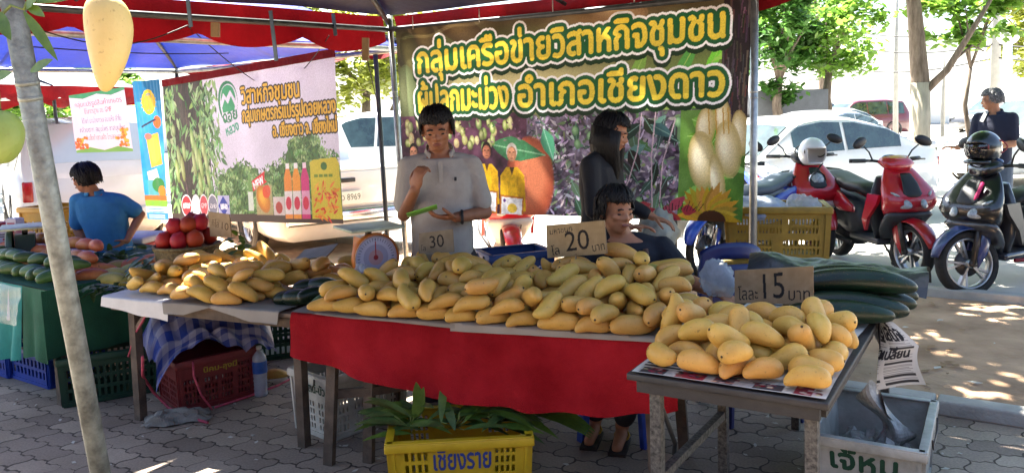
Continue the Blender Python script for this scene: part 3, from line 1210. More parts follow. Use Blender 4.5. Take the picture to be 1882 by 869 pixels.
for a, b in zip(pts, pts[1:]):
    hem.bar(a, b, .012, .07, red_v)
hem.build('red_hem', b2)

# ---- narrow upright banner
W, H = 110, 400
cv = Cv(W, H, '2f95c4')
r_ = random.Random(3)
cv.a += (cv.noise(40, 5)[..., None] - .5) * .25
cv.rect(0, 0, W, 60, '1f6f9a')
cv.ell(58, 62, 26, 36, 'd7b52c')
cv.ell(58, 62, 17, 26, '3f7fa0')
cv.ell(60, 58, 9, 16, 'b4558e')
for i in range(16):
    cv.leaf(58, 64, 34, 4, i * 22.5, 'c9a33a')
cv.ell(86, 120, 16, 18, 'e2622c')
cv.line([(20, 132), (80, 112)], 6, '23304a')
cv.poly([(34, 160), (86, 150), (96, 240), (44, 250)], 'f0a53a')
cv.ell(66, 200, 26, 36, 'f5c24a')
cv.ell(44, 160, 16, 9, 'e46a5a')
cv.poly([(20, 262), (70, 252), (86, 300), (30, 320)], 'dfe9ee')
cv.rect(18, 286, 96, 330, '4fa0a8')
cv.ell(70, 300, 30, 22, '2f7a3c')
cv.ell(86, 320, 18, 18, 'ef7f2a')
cv.rect(0, 330, W, 346, 'd7682c')
cv.rect(0, 344, W, 364, '7cb23a')
cv.rect(0, 362, W, 384, 'd8eaf0')
cv.rect(0, 380, W, 400, '3d8fc0')
for y in (368, 376, 386, 392):
    cv.rect(14, y, 90, y + 3, '4b86a0' if y < 380 else 'cfe6f0')
bl, br, tr, tl = at(272, 402, Y=8.7), at(311, 404, Y=8.5), at(293, 146, Y=8.5), at(243, 150, Y=8.7)
b3 = cv.sheet('upright_banner', sheet_fn(bl, br, tr, tl, .008, 4), vinyl)
tag(b3, 'narrow upright blue banner with orange fruit shapes, left of the white banner', 'banner', 'printed banners hung from the tents')

# ---- small pink-white notice
W, H = 230, 190
cv = Cv(W, H, 'd6c3cf')
cv.poly([(0, 0), (W, 0), (W, 8), (W * .75, 18), (W * .5, 8), (W * .25, 18), (0, 8)], '3f8a5c')
cv.poly([(0, H), (W, H), (W, H - 8), (W * .75, H - 18), (W * .5, H - 7), (W * .25, H - 18), (0, H - 8)], '6f9a4a')
for y, t, c, x, wd in ((42, 'กลุ่มแปรรูปสินค้าเกษตร', 'c4434f', 18, 194), (66, 'ได้มาตรฐาน อย. GMP', 'cf5560', 56, 110), (96, 'ได้แก่ มะม่วงกวน อบแห้ง ลำไย', '5d5a8a', 40, 160), (124, 'กล้วยตาก สมุนไพร ชาสมุนไพร', '5d5a8a', 26, 186), (150, 'รับสั่งทำตามสั่ง โทรสอบถาม', 'd2606c', 48, 150)):
    cv.text(t, x, y, 22, c, wd, 0, 0)
for i in range(60):
    x = rnd.choice([rnd.gauss(22, 12), rnd.gauss(200, 14)])
    cv.ell(x, rnd.uniform(140, 176) if x < 100 else rnd.uniform(118, 172), 6, 5, rnd.choice(['e0702c', 'e8a03a', 'd9572c']))
bl, br, tr, tl = at(141, 281, Y=9.4), at(245, 278, Y=9.2), at(228, 160, Y=9.2), at(126, 176, Y=9.4)
b4 = cv.sheet('notice_board', sheet_fn(bl, br, tr, tl, .006, 8), vinyl)
b4.data.materials[0] = print_mat('notice_vinyl', .06)
tag(b4, 'small pale pink notice with red and blue lines of Thai text under the blue roof', 'notice', 'printed banners hung from the tents')
PILES = {
    'left1': '1,47,-5,49,90,-40,-9,-14 1,165,-2,29,18,2,5,-98 1,308,-5,28,16,2,12,-98 1,450,28,28,90,-9,0,42 1,98,123,28,98,10,3,16 2,224,82,32,9,3,12,-99 1,382,84,29,95,20,5,24 1,512,176,31,34,-5,33,-88 0,42,197,33,89,-36,-2,27 0,180,202,41,97,-4,11,20 0,317,155,40,23,95,-19,0 3,443,213,30,92,10,6,37 0,367,309,31,88,10,6,46 2,501,332,34,91,-35,-1,21 1,467,409,28,6,2,-12,-99 1,118,51,55,58,-79,-7,-20 0,526,86,59,19,-41,48,-75 3,50,218,100,99,-1,8,10 0,211,114,93,21,-16,12,96 0,454,146,84,67,16,-1,73 1,172,280,96,98,17,4,9 2,292,254,90,15,-13,98,2 2,516,378,90,27,-6,-11,-95 2,431,443,90,15,5,84,-51 3,325,491,100,93,-36,2,4 1,9,615,84,78,-42,-15,43 2,233,622,101,32,-1,-40,-86 3,5,68,82,13,68,-71,14 2,133,104,117,88,8,-28,-37 1,422,23,104,37,88,-22,21 1,188,203,111,91,38,6,-17 3,349,194,93,88,-4,14,46 1,509,274,68,0,12,-63,77 2,90,429,122,18,-41,66,-60 0,191,456,103,80,7,4,60 0,447,508,114,36,-16,-62,-68 0,349,663,108,59,62,50,11 2,469,667,87,97,-12,1,19 2,255,160,160,14,7,38,-91 1,443,241,135,36,20,-35,-84 3,57,310,93,36,-20,78,-47 3,343,357,89,16,-99,6,-1 1,250,557,123,3,-14,76,-64 0,447,597,133,25,-33,-75,-52 3,189,344,136,97,17,12,12 1,276,303,138,45,-85,-19,19 1,296,418,127,7,-98,2,20',
    'left2': '0,45,7,41,10,-10,12,98 0,202,0,50,18,-18,6,-97 3,354,13,31,97,-7,3,22 1,495,2,46,19,-19,42,-86 1,620,7,28,27,0,12,-95 2,786,13,34,91,-37,-2,21 3,113,94,30,97,11,4,22 1,408,116,28,96,17,4,24 3,562,122,31,10,4,10,-99 0,700,103,50,37,-12,-17,-90 0,833,132,36,40,-17,57,-69 0,489,206,33,97,20,3,15 1,632,217,28,25,0,12,-96 1,773,200,28,100,6,2,7 2,384,287,35,0,-8,-34,94 0,539,300,31,31,5,-11,-94 1,113,51,87,87,48,12,0 2,268,60,78,94,1,29,18 0,439,47,65,88,-14,26,39 0,558,58,81,97,-13,18,9 1,690,20,85,63,71,28,16 1,836,72,87,94,-2,9,34 3,55,124,97,90,21,22,30 3,181,150,77,76,-56,2,34 3,342,149,80,36,-6,-37,-85 1,467,132,84,87,39,17,24 0,605,205,92,96,-8,-15,23 3,810,158,95,89,-15,-8,42 1,254,276,81,87,48,8,7 0,374,238,92,94,33,8,-3 1,521,343,85,78,-61,-10,8 2,673,294,94,9,-14,-22,96 2,-23,419,85,68,27,29,62 0,130,454,76,38,8,4,-92 3,433,414,106,37,48,-58,-54 2,585,435,98,96,-13,-8,22 2,717,358,98,7,-8,7,99 2,333,535,92,57,-44,-40,56 1,676,522,90,5,-12,-93,-33 2,207,118,147,99,9,10,-8 1,402,79,134,91,26,-29,11 1,577,106,125,33,8,44,83 1,666,142,101,5,7,-28,-96 3,172,213,116,5,23,-42,-88 0,473,200,119,58,-80,-12,11 1,569,277,108,90,-7,-28,33 2,761,222,102,5,-15,97,-16 3,82,398,118,2,-27,-9,96 0,184,363,101,34,45,-52,-64 1,373,338,130,53,63,5,56 1,524,385,153,3,23,92,-33 3,669,377,155,78,23,-17,-55 3,802,502,82,4,31,-85,-43 0,350,137,163,78,-49,-24,30 3,613,176,160,17,5,60,-78 3,25,231,93,78,-61,12,3 0,316,424,122,65,74,-20,0 3,440,298,142,58,-1,-2,-81 0,216,542,97,26,-75,57,-20',
    'red': '1,37,8,32,20,5,-41,-89 3,172,10,37,20,7,-59,-78 1,301,-10,34,7,-1,-52,-85 0,459,13,31,22,2,12,-97 3,604,17,33,90,-36,-1,26 1,733,19,28,94,10,5,33 3,873,27,30,92,10,6,38 1,1010,17,28,37,-1,12,-92 2,1174,2,32,13,3,-12,-98 1,1322,0,31,24,-1,34,-91 2,1478,14,35,94,27,6,21 0,1624,43,34,65,-3,-4,76 0,259,100,33,92,36,2,13 2,400,130,32,79,9,8,60 1,521,121,28,99,-10,2,9 0,965,124,31,63,7,10,77 3,1143,66,58,9,28,-10,-95 1,1260,93,30,91,35,6,22 1,1383,104,30,89,25,9,37 2,1553,129,38,28,17,-32,-89 3,1689,174,31,44,-1,13,-89 0,1317,215,31,17,2,12,-98 3,1460,221,32,31,0,21,-93 3,262,345,47,92,-26,-17,23 2,1580,341,32,86,10,7,50 2,1686,362,34,41,-8,30,-86 0,306,469,38,73,-6,-11,67 1,1618,461,37,33,-9,9,-94 0,1719,531,34,72,23,-23,-61 1,119,26,87,49,0,3,-87 1,666,-6,88,32,11,-15,-93 1,789,-12,88,18,9,17,-97 1,951,-9,82,10,12,-16,-98 1,1378,-17,84,78,11,9,61 2,1565,42,84,70,27,10,65 0,1707,46,35,57,23,-34,-71 3,195,162,51,23,0,-97,-7 3,331,90,84,60,8,35,-71 0,478,79,88,16,-96,23,-2 2,588,110,83,69,21,-30,-62 3,785,71,92,92,-36,17,4 0,927,76,96,23,19,84,-45 2,1026,155,65,33,27,-11,90 0,1104,132,94,13,44,-89,0 0,1318,171,93,69,9,-7,72 3,1469,108,72,64,50,-46,-36 3,1684,128,88,85,51,4,14 1,290,284,63,90,25,-10,34 1,445,298,96,59,-4,3,80 3,671,287,87,94,-6,-6,-32 2,846,182,104,45,30,-33,-77 2,940,247,83,78,12,-6,62 1,1095,245,84,99,-12,5,3 1,1552,254,89,55,15,-8,-82 2,1713,294,72,32,84,36,26 2,194,382,76,40,9,-59,-70 2,480,400,88,41,90,-2,-16 2,904,359,85,97,-17,6,18 1,1051,363,83,66,-14,0,-73 0,1641,372,100,98,-22,-1,2 1,220,474,98,98,20,3,7 2,858,579,106,66,67,-21,-27 1,993,517,89,98,-4,2,20 2,1734,463,88,32,-1,31,-90 0,1568,624,86,59,8,-9,-80 3,56,78,100,50,72,30,37 2,269,6,99,48,13,42,76 1,391,17,97,99,12,2,8 3,688,123,105,84,-22,6,50 2,135,217,105,28,-8,65,-70 1,270,139,97,28,-27,64,-66 3,480,182,85,2,-21,-59,78 3,622,194,129,96,18,20,13 2,-1,315,92,42,38,66,48 3,267,335,120,16,8,42,-89 2,385,350,140,57,-40,-47,54 2,545,329,103,46,10,1,-88 2,774,346,117,12,27,0,-96 2,129,427,114,12,36,55,-75 0,349,514,100,97,-11,19,2 2,580,552,137,85,-37,14,35 1,737,503,93,32,68,-66,-8 1,878,484,95,48,22,84,11 3,173,580,93,21,-81,52,18 3,1138,-28,100,14,-50,83,21 3,1312,18,99,82,24,19,47 0,1398,103,106,72,28,-46,-44 1,1592,153,120,52,-33,8,78 3,862,133,154,71,16,-16,67 0,1062,7,129,72,-53,16,-41 3,1386,223,128,11,22,-26,93 2,1503,187,118,75,40,-10,-51 0,1713,205,103,94,30,4,15 1,885,300,134,27,7,2,-96 3,1003,303,135,81,16,-11,-56 0,1195,314,122,75,27,31,51 0,1459,367,112,45,-11,-6,-89 3,1645,296,142,10,-14,62,-77 3,965,430,113,16,-16,47,-85 2,133,113,144,2,23,-45,86 0,398,97,154,41,-12,-40,81 3,500,-33,102,13,-40,-89,-18 1,706,205,152,43,-28,46,-72 3,221,190,123,33,-46,8,-82 1,378,209,93,34,66,-67,-2 0,493,269,155,48,-57,62,-24 0,695,337,150,76,-7,5,64 0,286,450,155,29,12,25,92 0,522,413,154,86,46,16,14 0,710,596,143,81,-34,-26,41 2,826,503,138,26,-80,-53,-10 2,227,638,118,6,-70,-42,58 3,944,146,121,24,-30,73,57 1,1245,36,98,70,-55,-10,44 0,1482,112,141,31,-6,-25,92 3,1615,209,160,83,-53,8,-16 2,803,197,159,56,32,-35,-68 2,1107,272,166,2,-44,85,29 2,1258,273,162,40,-50,-64,44 3,1396,334,174,77,-11,21,-60 0,1544,360,151,52,-70,-50,2 0,1072,428,138,16,72,65,-19 2,1172,422,110,94,-22,-14,24 0,1433,484,154,72,1,-2,-70 3,1732,625,96,46,47,-64,-38 1,952,571,134,40,28,-86,-15 2,305,254,136,10,-2,49,87 3,571,9,130,86,6,12,-49 2,841,2,165,45,77,35,27 2,456,550,154,25,23,-65,-68 2,585,275,139,88,-5,44,-18 1,763,545,140,54,-45,-7,70 1,361,586,159,64,-16,-2,75 0,1180,152,140,13,44,-71,-54 0,1262,138,136,80,32,-26,43 2,1469,302,184,62,-44,-25,60 0,1098,514,170,79,-53,-6,32 2,1318,304,184,74,39,53,11 1,1432,396,225,54,-4,17,83 2,1643,450,134,72,-34,11,59 0,1015,565,150,48,-34,40,-70 2,1658,599,102,59,-15,7,79 0,634,244,198,58,19,24,75 1,605,400,167,60,64,44,21 1,1156,466,168,38,-89,-7,24 3,1355,130,161,48,10,17,-86 2,1562,463,174,76,-57,-14,27 1,1328,421,193,91,-23,-1,36 2,1518,604,157,3,5,-88,-47',
    'right': '1,37,6,38,81,54,-18,-17 0,174,-2,33,99,-13,6,7 2,289,32,31,60,-3,13,-78 0,378,14,33,32,7,-10,-94 2,520,-3,32,18,4,6,-98 2,88,87,31,11,-3,7,99 2,212,103,50,71,2,-19,68 3,305,147,36,8,5,-12,-99 0,431,130,47,2,-18,67,72 0,516,78,35,91,36,6,19 2,43,208,31,1,5,12,-99 1,157,168,35,72,-22,31,-58 1,377,219,34,23,0,13,96 1,527,183,34,5,7,13,-99 2,304,317,58,77,10,30,-55 0,432,298,35,6,9,37,-92 3,553,290,36,69,5,12,71 3,386,395,40,80,34,14,48 3,473,396,38,54,-14,35,-75 1,425,527,34,78,-14,-2,60 1,535,518,35,91,-34,18,-17 1,506,611,35,98,-19,9,0 1,126,122,104,30,6,-6,-95 0,305,-22,89,85,4,5,52 2,31,138,72,92,6,-18,34 3,167,223,107,28,-3,-11,-95 3,261,43,113,21,90,37,-14 2,462,209,82,53,-43,24,69 1,30,304,112,3,0,-8,100 2,247,291,110,19,4,31,93 2,409,295,105,98,-9,3,-20 3,-37,378,99,18,23,-39,-88 3,171,366,98,45,10,18,-87 1,369,394,116,4,-1,14,99 1,547,381,70,86,0,27,43 1,130,447,98,96,15,-1,24 3,265,465,105,11,8,13,98 3,449,556,108,62,16,-24,-73 0,581,561,93,17,30,92,17 1,64,561,92,94,-2,34,-5 0,160,549,100,11,-29,11,-94 3,74,208,142,21,-79,-47,32 3,152,53,126,30,30,-33,84 1,523,112,103,93,11,27,23 2,-2,238,124,25,72,-22,61 2,291,367,144,92,26,-11,-29 0,504,284,119,83,-24,38,-34 3,13,477,83,13,-44,-4,89 0,359,485,127,24,-41,-50,-72 3,282,544,113,89,-39,24,2 3,535,464,99,16,17,89,40 1,254,186,129,30,-62,61,40 2,348,140,108,97,10,14,18 1,89,370,128,14,44,35,-82 0,189,489,161,52,-43,63,-39 2,460,433,125,5,-80,55,24',
}
# ================================================================== TABLES
wood = mat('worn_brown_wood', '6b5645', .8, .3, 6, .4, 40, stretch=(1, 6, 6), c2='8a7460')
wood_d = mat('dark_table_wood', '4f4338', .8, .3, 8, .4, 40, c2='6a5b4c')
mottle = mat('mottled_steel', '4a4844', .6, .45, 70, .2, 120, metal=.3, c2='77736b')
edge_m = mat('dark_table_edge', '33302e', .55, .25, 12, .2, 60)
red_cloth = mat('red_cotton', '931019', .92, .22, 2.2, .6, 190, c2='ae222b', spec=.12)
green_cloth = mat('dark_green_cloth', '145038', .85, .2, 5, .3, 120)
teal_cloth = mat('teal_cloth', '1c7f78', .75, .2, 5, .3, 90)
white_pl = mat('white_plastic', 'c9c8c4', .5, .12, 6, .1, 60)
newsp = print_mat('newsprint', .08, .85)


class Frame:
    """a table's own axes: x along its front edge, y away from the front"""
    def __init__(s, o, a, z):
        s.o, (s.u, s.w), s.a, s.z = V((o[0], o[1], 0)), rowdir(a), R(a), z

    def p(s, x, y, z=0.0):
        q = s.o + s.u * x + s.w * y
        return V((q.x, q.y, s.z + z))


TR = Frame((0.372, 2.752), -31.5, .75)
TM = Frame((-1.031, 3.78), -21.5, .75)
TL = Frame((-2.254, 4.468), -24.4, .70)
TG = Frame((-2.70, 4.69), -35, .70)

# steel table with newspapers, right
t = empty('folding_table', TR.p(0, 0, -.75), TR.a, 'steel legged table covered in newspaper, front right, holding the plump mangoes', 'table')
m = MB().rbox((.33, .935, .734), (.66, 1.87, .024), edge_m, .004)
m.box((.33, .03, .70), (.60, .025, .04), edge_m)
m.box((.03, .935, .70), (.025, 1.75, .04), edge_m)
m.box((.63, .935, .70), (.025, 1.75, .04), edge_m)
m.build('tabletop', t)
for (x, y) in ((.09, .05), (.09, .80), (.60, .06), (.20, 1.66), (.60, 1.80)):
    MB().box((x, y, .355), (.038, .038, .71), mottle).build('leg', t)
MB().bar((.09, .07, .37), (.09, .78, .35), .03, .03, mottle).build('brace', t)
MB().tube([(.02, .16, .70), (.06, .30, .4), (.04, .34, .34)], .009, mat('black_iron', '1b1b1c', .5)).build('folding_stay', t)

# table with the red cloth, centre
t = empty('market_table', TM.p(0, 0, -.75), TM.a, 'long wooden table under a red cloth in the centre, heaped with mangoes', 'table')
MB().rbox((.87, .39, .73), (1.76, .76, .025), wood, .004).build('tabletop', t)
for (x0, y0, x1, y1) in ((.14, .10, .10, .06), (.30, .16, .27, .14), (1.64, .1, 1.68, .06), (.14, .66, .10, .70), (1.64, .66, 1.68, .70)):
    MB().bar((x1, y1, 0), (x0, y0, .717), .05, .032, wood_d, up=(0, 1, 0)).build('leg', t)
MB().bar((.11, .10, .33), (.30, .15, .35), .03, .04, wood_d).build('rail', t)
MB().bar((.30, .15, .35), (.85, .62, .36), .03, .04, wood_d).build('rail', t)
MB().bar((.30, .15, .22), (.85, .62, .23), .03, .04, wood_d).build('rail', t)
nz = vnoise(31)
DR = [(0, .20), (.05, .215), (.12, .245), (.25, .29), (.4, .325), (.55, .335), (.7, .335), (.85, .32), (.97, .295), (1, .27)]


def drop_at(u):
    for (a, b), (c, d) in zip(DR, DR[1:]):
        if u <= c:
            return b + (d - b) * (u - a) / (c - a)
    return DR[-1][1]


def cloth(u, v):
    # v: 0 bottom hem, .72 table edge, 1 well onto the table
    x = -.02 + 1.80 * u
    if v > .72:
        k = (v - .72) / .28
        return (x, -.014 + .70 * k, .7485 + .002 * nz(u * 20, v * 9))
    k = 1 - v / .72
    d = drop_at(u) * k
    amp = .019 * k ** 1.3
    return (x + .01 * k * math.sin(u * 9), -.016 - .012 * min(1, k * 5) - amp * (math.sin(u * 31 + 1.5 * math.sin(u * 9)) + .6 * nz(u * 16, v * 2)) - .02 * k * math.sin(math.pi * u) - .004 * k * math.sin(u * 70 + v * 14 + 3 * nz(u * 6, v * 5)) - .003 * k * abs(nz(u * 40, v * 22)), .7485 - d)


c_ = MB().grid(cloth, 150, 36, red_cloth).build('table_cloth', None, t.location)
c_.rotation_euler = t.rotation_euler
tag(c_, 'plain red cotton cloth hanging in a curve from the central mango table', 'tablecloth')

# wooden table, left of the red cloth
t = empty('market_table', TL.p(0, 0, -.70), TL.a, 'brown wooden table above the maroon crate, with two heaps of mangoes', 'table')
MB().rbox((.66, .42, .69), (1.33, .86, .02), wood, .003).build('tabletop', t)
MB().rbox((.66, .025, .652), (1.33, .03, .055), wood_d, .003).build('apron', t)
for (x, y) in ((.12, .06), (1.24, .08), (.1, .78), (1.24, .78)):
    MB().box((x, y, .34), (.045, .05, .68), wood_d).build('leg', t)
MB().bar((.14, .05, .52), (.30, .02, .665), .02, .02, wood).build('brace', t)

# the white sheet over its left end
n_ = vnoise(44)


def wsheet(u, v):
    x = -.04 + .50 * u
    if v > .4:
        k = (v - .4) / .6
        return (x + .03 * n_(u * 4, 1), -.012 + .62 * k - .12 * u * k, .704 + .003 * n_(u * 9, v * 9))
    k = 1 - v / .4
    return (x, -.014 - .01 * k, .704 - (.055 + .045 * u + .012 * n_(u * 9, 5)) * k)


o = MB().grid(wsheet, 40, 24, white_pl).build('plastic_sheet', None, t.location)
o.rotation_euler = t.rotation_euler
tag(o, 'white plastic sheet folded over the left end of the wooden mango table', 'sheet')

# green-covered table at the left
t = empty('market_table', TG.p(0, 0, -.70), TG.a, 'table under green and teal cloth at the left, holding green and red mangoes', 'table')
MB().rbox((-1.2, .62, .688), (2.4, 1.24, .024), wood, .004).build('tabletop', t)
for (x, y) in ((-.05, .05), (-2.3, .05), (-.05, 1.18), (-2.3, 1.18)):
    MB().box((x, y, .338), (.05, .05, .676), wood_d).build('leg', t)
ng = vnoise(51)


def gside(u, v):
    k = 1 - v
    return (.012 + .02 * k * math.sin(u * 24 + 2) + .012 * k * ng(u * 9, v * 3), -.062 + 1.30 * u, .706 - (.40 + .05 * u) * k)


def gtop(u, v):
    return (-2.4 + 2.414 * u, -.022 + 1.28 * v, .7065 + .002 * ng(u * 20, v * 12))


g_ = MB().grid(gside, 60, 20, green_cloth)
g_.grid(gtop, 30, 16, green_cloth)
g_.grid(lambda u, v: (-.32 + .335 * u, -.024 - .03 * (1 - v) * abs(math.sin(u * 7)) - .008, .7062 - (.42 + .05 * ng(u * 4, 1)) * (1 - v)), 20, 20, green_cloth)
o = g_.build('table_cloth', None, t.location)
o.rotation_euler = t.rotation_euler
tag(o, 'dark green cloth draped over the end of the table behind the leaning pole', 'tablecloth')
gl = mat('clear_plastic_film', 'b9c6bf', .12, .2, 8, .9, 30, alpha=.34, spec=.8)
o = MB().grid(lambda u, v: (-2.4 + 2.12 * u, -.026 - .035 * (1 - v) * (1 + math.sin(u * 40 + 2 * math.sin(u * 13))) - .006, .705 - .46 * (1 - v) - .02 * math.sin(u * 17) * (1 - v)), 120, 16, teal_cloth).build('table_cloth', None, t.location)
o.rotation_euler = t.rotation_euler
tag(o, 'teal cloth hanging at the far left edge above the blue crates', 'tablecloth')
o = MB().grid(lambda u, v: (-2.4 + 2.2 * u, -.075 - .05 * (1 - v) - .02 * ng(u * 26, v * 9) , .712 - .22 * (1 - v) - .02 * ng(u * 12, 2)), 120, 14, gl).build('plastic_film', None, t.location)
o.rotation_euler = t.rotation_euler
tag(o, 'crinkled clear plastic film hanging over the top of the teal cloth', 'sheet')


# ------------------------------------------------------------------ newspapers and price cards
def news(Wp, Hp, seed, pics=2, hue=None, base='c9c5bb'):
    r_ = random.Random(seed)
    cv = Cv(Wp, Hp, base)
    if pics < 0:
        cv.a += (cv.noise(26, seed)[..., None] - .5) * .10
        return cv
    cv.a += (cv.noise(20, seed)[..., None] - .5) * .06
    ncol = max(2, Wp // 34)
    for c in range(ncol):
        x0 = 4 + c * (Wp - 6) / ncol
        y = 5
        while y < Hp - 4:
            if r_.random() < .06:
                cv.rect(x0, y, x0 + (Wp - 6) / ncol - 5, y + 4, '3a3836')
                y += 7
            else:
                cv.rect(x0, y, x0 + ((Wp - 6) / ncol - 5) * r_.uniform(.75, 1), y + 1, '7d7a75')
                y += 2.6
    for i in range(pics):
        x, y, w_, h_ = r_.uniform(0, Wp * .7), r_.uniform(0, Hp * .7), r_.uniform(.16, .34) * Wp, r_.uniform(.16, .34) * Hp
        cv.rect(x, y, x + w_, y + h_, r_.choice(hue or ['9c3a3c', '6c6a70', '8a3340', '4f5a74', 'b06a50']))
        for k in range(14):
            cv.ell(x + r_.uniform(.1, .9) * w_, y + r_.uniform(.1, .9) * h_, w_ * .12, h_ * .1, hsl(r_, r_.choice(['8a5a50', 'c9a08a', '4a4044', 'a8a4a0']), .1))
    return cv


def flat_paper(fr, x0, y0, w_, d_, rot, seed, label, z=.004, pics=2, hue=None, fold=None, base='c9c5bb'):
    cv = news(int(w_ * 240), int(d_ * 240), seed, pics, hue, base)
    if hue:
        r_ = random.Random(seed + 5)
        for k in range(5):
            x, y = cv.W * (.04 + .2 * k), cv.H * r_.uniform(.84, .90)
            cv.rect(x, y, x + cv.W * r_.uniform(.08, .15), cv.H * .985, r_.choice(hue + ['3a3438']))
            for j in range(12):
                cv.ell(x + r_.uniform(0, .12) * cv.W, r_.uniform(y, cv.H * .97), cv.W * .016, cv.H * .012, hsl(r_, r_.choice(['8a4a44', 'c0a090', '403438', '7a2430']), .1))
    n = vnoise(seed)
    ca, sa = math.cos(R(rot)), math.sin(R(rot))

    def fn(u, v):
        a, b = (u - .5) * w_, (v - .5) * d_
        x, y = x0 + a * ca - b * sa, y0 + a * sa + b * ca
        zz = z + .003 * (1 + n(u * 9, v * 9))
        if y < -.005:                       # hangs over the front edge
            zz += max(-.06, (y + .005) * 1.2) - .0
            y = -.03 - .008 * abs(n(u * 14, 2)) + y * .15
        return fr.p(x, y, zz)
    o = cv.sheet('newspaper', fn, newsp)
    return tag(o, label, 'newspaper', 'newspapers spread under the fruit')


flat_paper(TR, .33, .305, .63, .60, 1, 1, 'newspaper with dark red pictures under the plump mangoes on the steel table', .0035, 5, ['9c2a34', '8a2f3a', '6a5a58'])
flat_paper(TR, .37, .92, .54, .62, -3, 2, 'plain newspaper in the middle of the steel table beside the long green gourds', .007, 1)
flat_paper(TR, .36, 1.48, .60, .70, 2, 3, 'newspaper at the far end of the steel table under the long green gourds', .011, 1, base='cfd3da')
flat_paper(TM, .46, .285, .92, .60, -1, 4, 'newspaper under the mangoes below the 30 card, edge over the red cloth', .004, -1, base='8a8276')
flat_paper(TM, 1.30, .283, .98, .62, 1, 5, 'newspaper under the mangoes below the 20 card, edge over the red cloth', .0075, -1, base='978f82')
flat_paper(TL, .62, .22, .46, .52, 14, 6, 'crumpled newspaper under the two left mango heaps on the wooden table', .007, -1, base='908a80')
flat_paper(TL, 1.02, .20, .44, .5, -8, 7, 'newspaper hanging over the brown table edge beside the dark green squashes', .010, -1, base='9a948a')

# newspaper hanging off the right edge of the steel table
cv = news(90, 120, 21, 0)
for t_, y in (('บายเสด็จ', 44), ('กล้าเปลี่ยน', 74)):
    cv.text(t_, 12, y, 34 if y < 50 else 24, '26262a', 66, 0, 1)
n = vnoise(66)


def hang(u, v):
    k = 1 - v
    x = .60 + .23 * u * (.35 + .65 * min(1, k * 2.2)) + .03 * math.sin(k * 5 + u * 2) * k
    y = .98 + .10 * v - .05 * u + .03 * math.sin(u * 6 + k * 3)
    z = .016 - max(0, k - .12) * (.34 - .10 * u) - .05 * max(0, x - .66)
    if x < .675:
        z = max(z, .016) if k < .5 else z
        x = max(x, .672) if z < .0 else x
    return TR.p(x, y, z)


tag(cv.sheet('newspaper', hang, newsp), 'newspaper with a bold headline hanging off the right edge of the steel table', 'newspaper', 'newspapers spread under the fruit')


def card(name, label, px, D, texts, base='8f7a5c', Wp=150, tilt=0, stick=None, size=None, cat='price card', ink='1e1c1c'):
    """px: bottom-left, bottom-right, top-right, top-left in the photo; the card stands at depth D (left, right)"""
    pl, pr = D
    bl, br, tr, tl = at(*px[0], Y=pl), at(*px[1], Y=pr), at(*px[2], Y=pr + tilt), at(*px[3], Y=pl + tilt)
    c0 = (bl + br) / 2
    t = empty(name, c0, 0, label, cat, 'handwritten price cards')
    Hp = int(Wp * ((tl - bl).length / (br - bl).length))
    cv = Cv(Wp, Hp, base)
    cv.a += (cv.noise(14, len(label))[..., None] - .5) * .10
    for x in range(0, Wp, 5):
        cv.rect(x, 0, x + 1, Hp, '7d694d', .12)
    for k in texts:
        cv.text(k[0], k[1] * Wp, k[2] * Hp, k[3] * Hp, k[6] if len(k) > 6 else ink, k[4] * Wp, k[5], 0)
    nr = (br - bl).cross(tl - bl).normalized()
    o_ = [p - c0 for p in (bl, br, tr, tl)]
    n = vnoise(len(label) + 3)
    cv.sheet('card_face', lambda u, v: bilerp(*o_, u, v) + nr * (.003 * n(u * 4, v * 3)), card_print, t)
    back = MB()
    cm = mat('corrugated_card', '8f7a5c', .9, .12, 20, .3, 80)
    f = [p - nr * .004 for p in o_]
    g = [p - nr * .009 for p in o_]
    back.add(f + g, [(0, 1, 2, 3), (7, 6, 5, 4), (0, 4, 5, 1), (1, 5, 6, 2), (2, 6, 7, 3), (3, 7, 4, 0)], cm, False)
    back.build('card_back', t)
    if stick:
        p, q = at(*stick[0], Y=(pl + pr) / 2 + .0), at(*stick[1], Y=(pl + pr) / 2 + .0)
        MB().cyl(p - c0 + nr * .006, q - c0 + nr * .006, .004, tan, n=8).build('stick', t)
    return t


card('price_card', 'tan cardboard price card reading 20, between the seated woman and the mango heap', [(1006, 474), (1115, 466), (1110, 405), (1003, 414)], (3.80, 3.62),
     [('20', .32, .84, .84, .42, 3), ('มหาชนก', .06, .30, .24, .40, 4), ('โล', .08, .92, .36, .14, 3), ('บาท', .77, .90, .34, .21, 5)], '97825f', stick=((1059, 466), (1061, 500)))
card('price_card', 'tan cardboard price card reading 15, propped before the long green gourds', [(1350, 556), (1495, 560), (1494, 489), (1350, 497)], (3.36, 3.18),
     [('15', .31, .86, 1.02, .34, 3), ('โลละ', .05, .90, .50, .26, 2), ('บาท', .68, .88, .46, .28, 0)], '8f785a', Wp=170)
card('price_card', 'faded cardboard price card reading 30, in front of the man in the white polo', [(770, 466), (834, 463), (831, 421), (770, 429)], (4.12, 4.05),
     [('30', .30, .76, .80, .44, 3), ('โล', .06, .86, .34, .14, 0)], '837662', Wp=100)
card('price_card', 'small upright price card standing behind the red fruit basket', [(386, 434), (425, 436), (421, 394), (383, 389)], (4.95, 4.9),
     [('กิโล', .10, .58, .40, .34, -6), ('10', .50, .66, .44, .4, -6)], 'a08f74', Wp=90, ink='5d4d3c')
card('price_card', 'grey slanted card lying behind the low wide heap of mangoes', [(540, 478), (600, 470), (622, 447), (560, 458)], (4.45, 4.4),
     [], '8c8a88', Wp=80, tilt=.10)
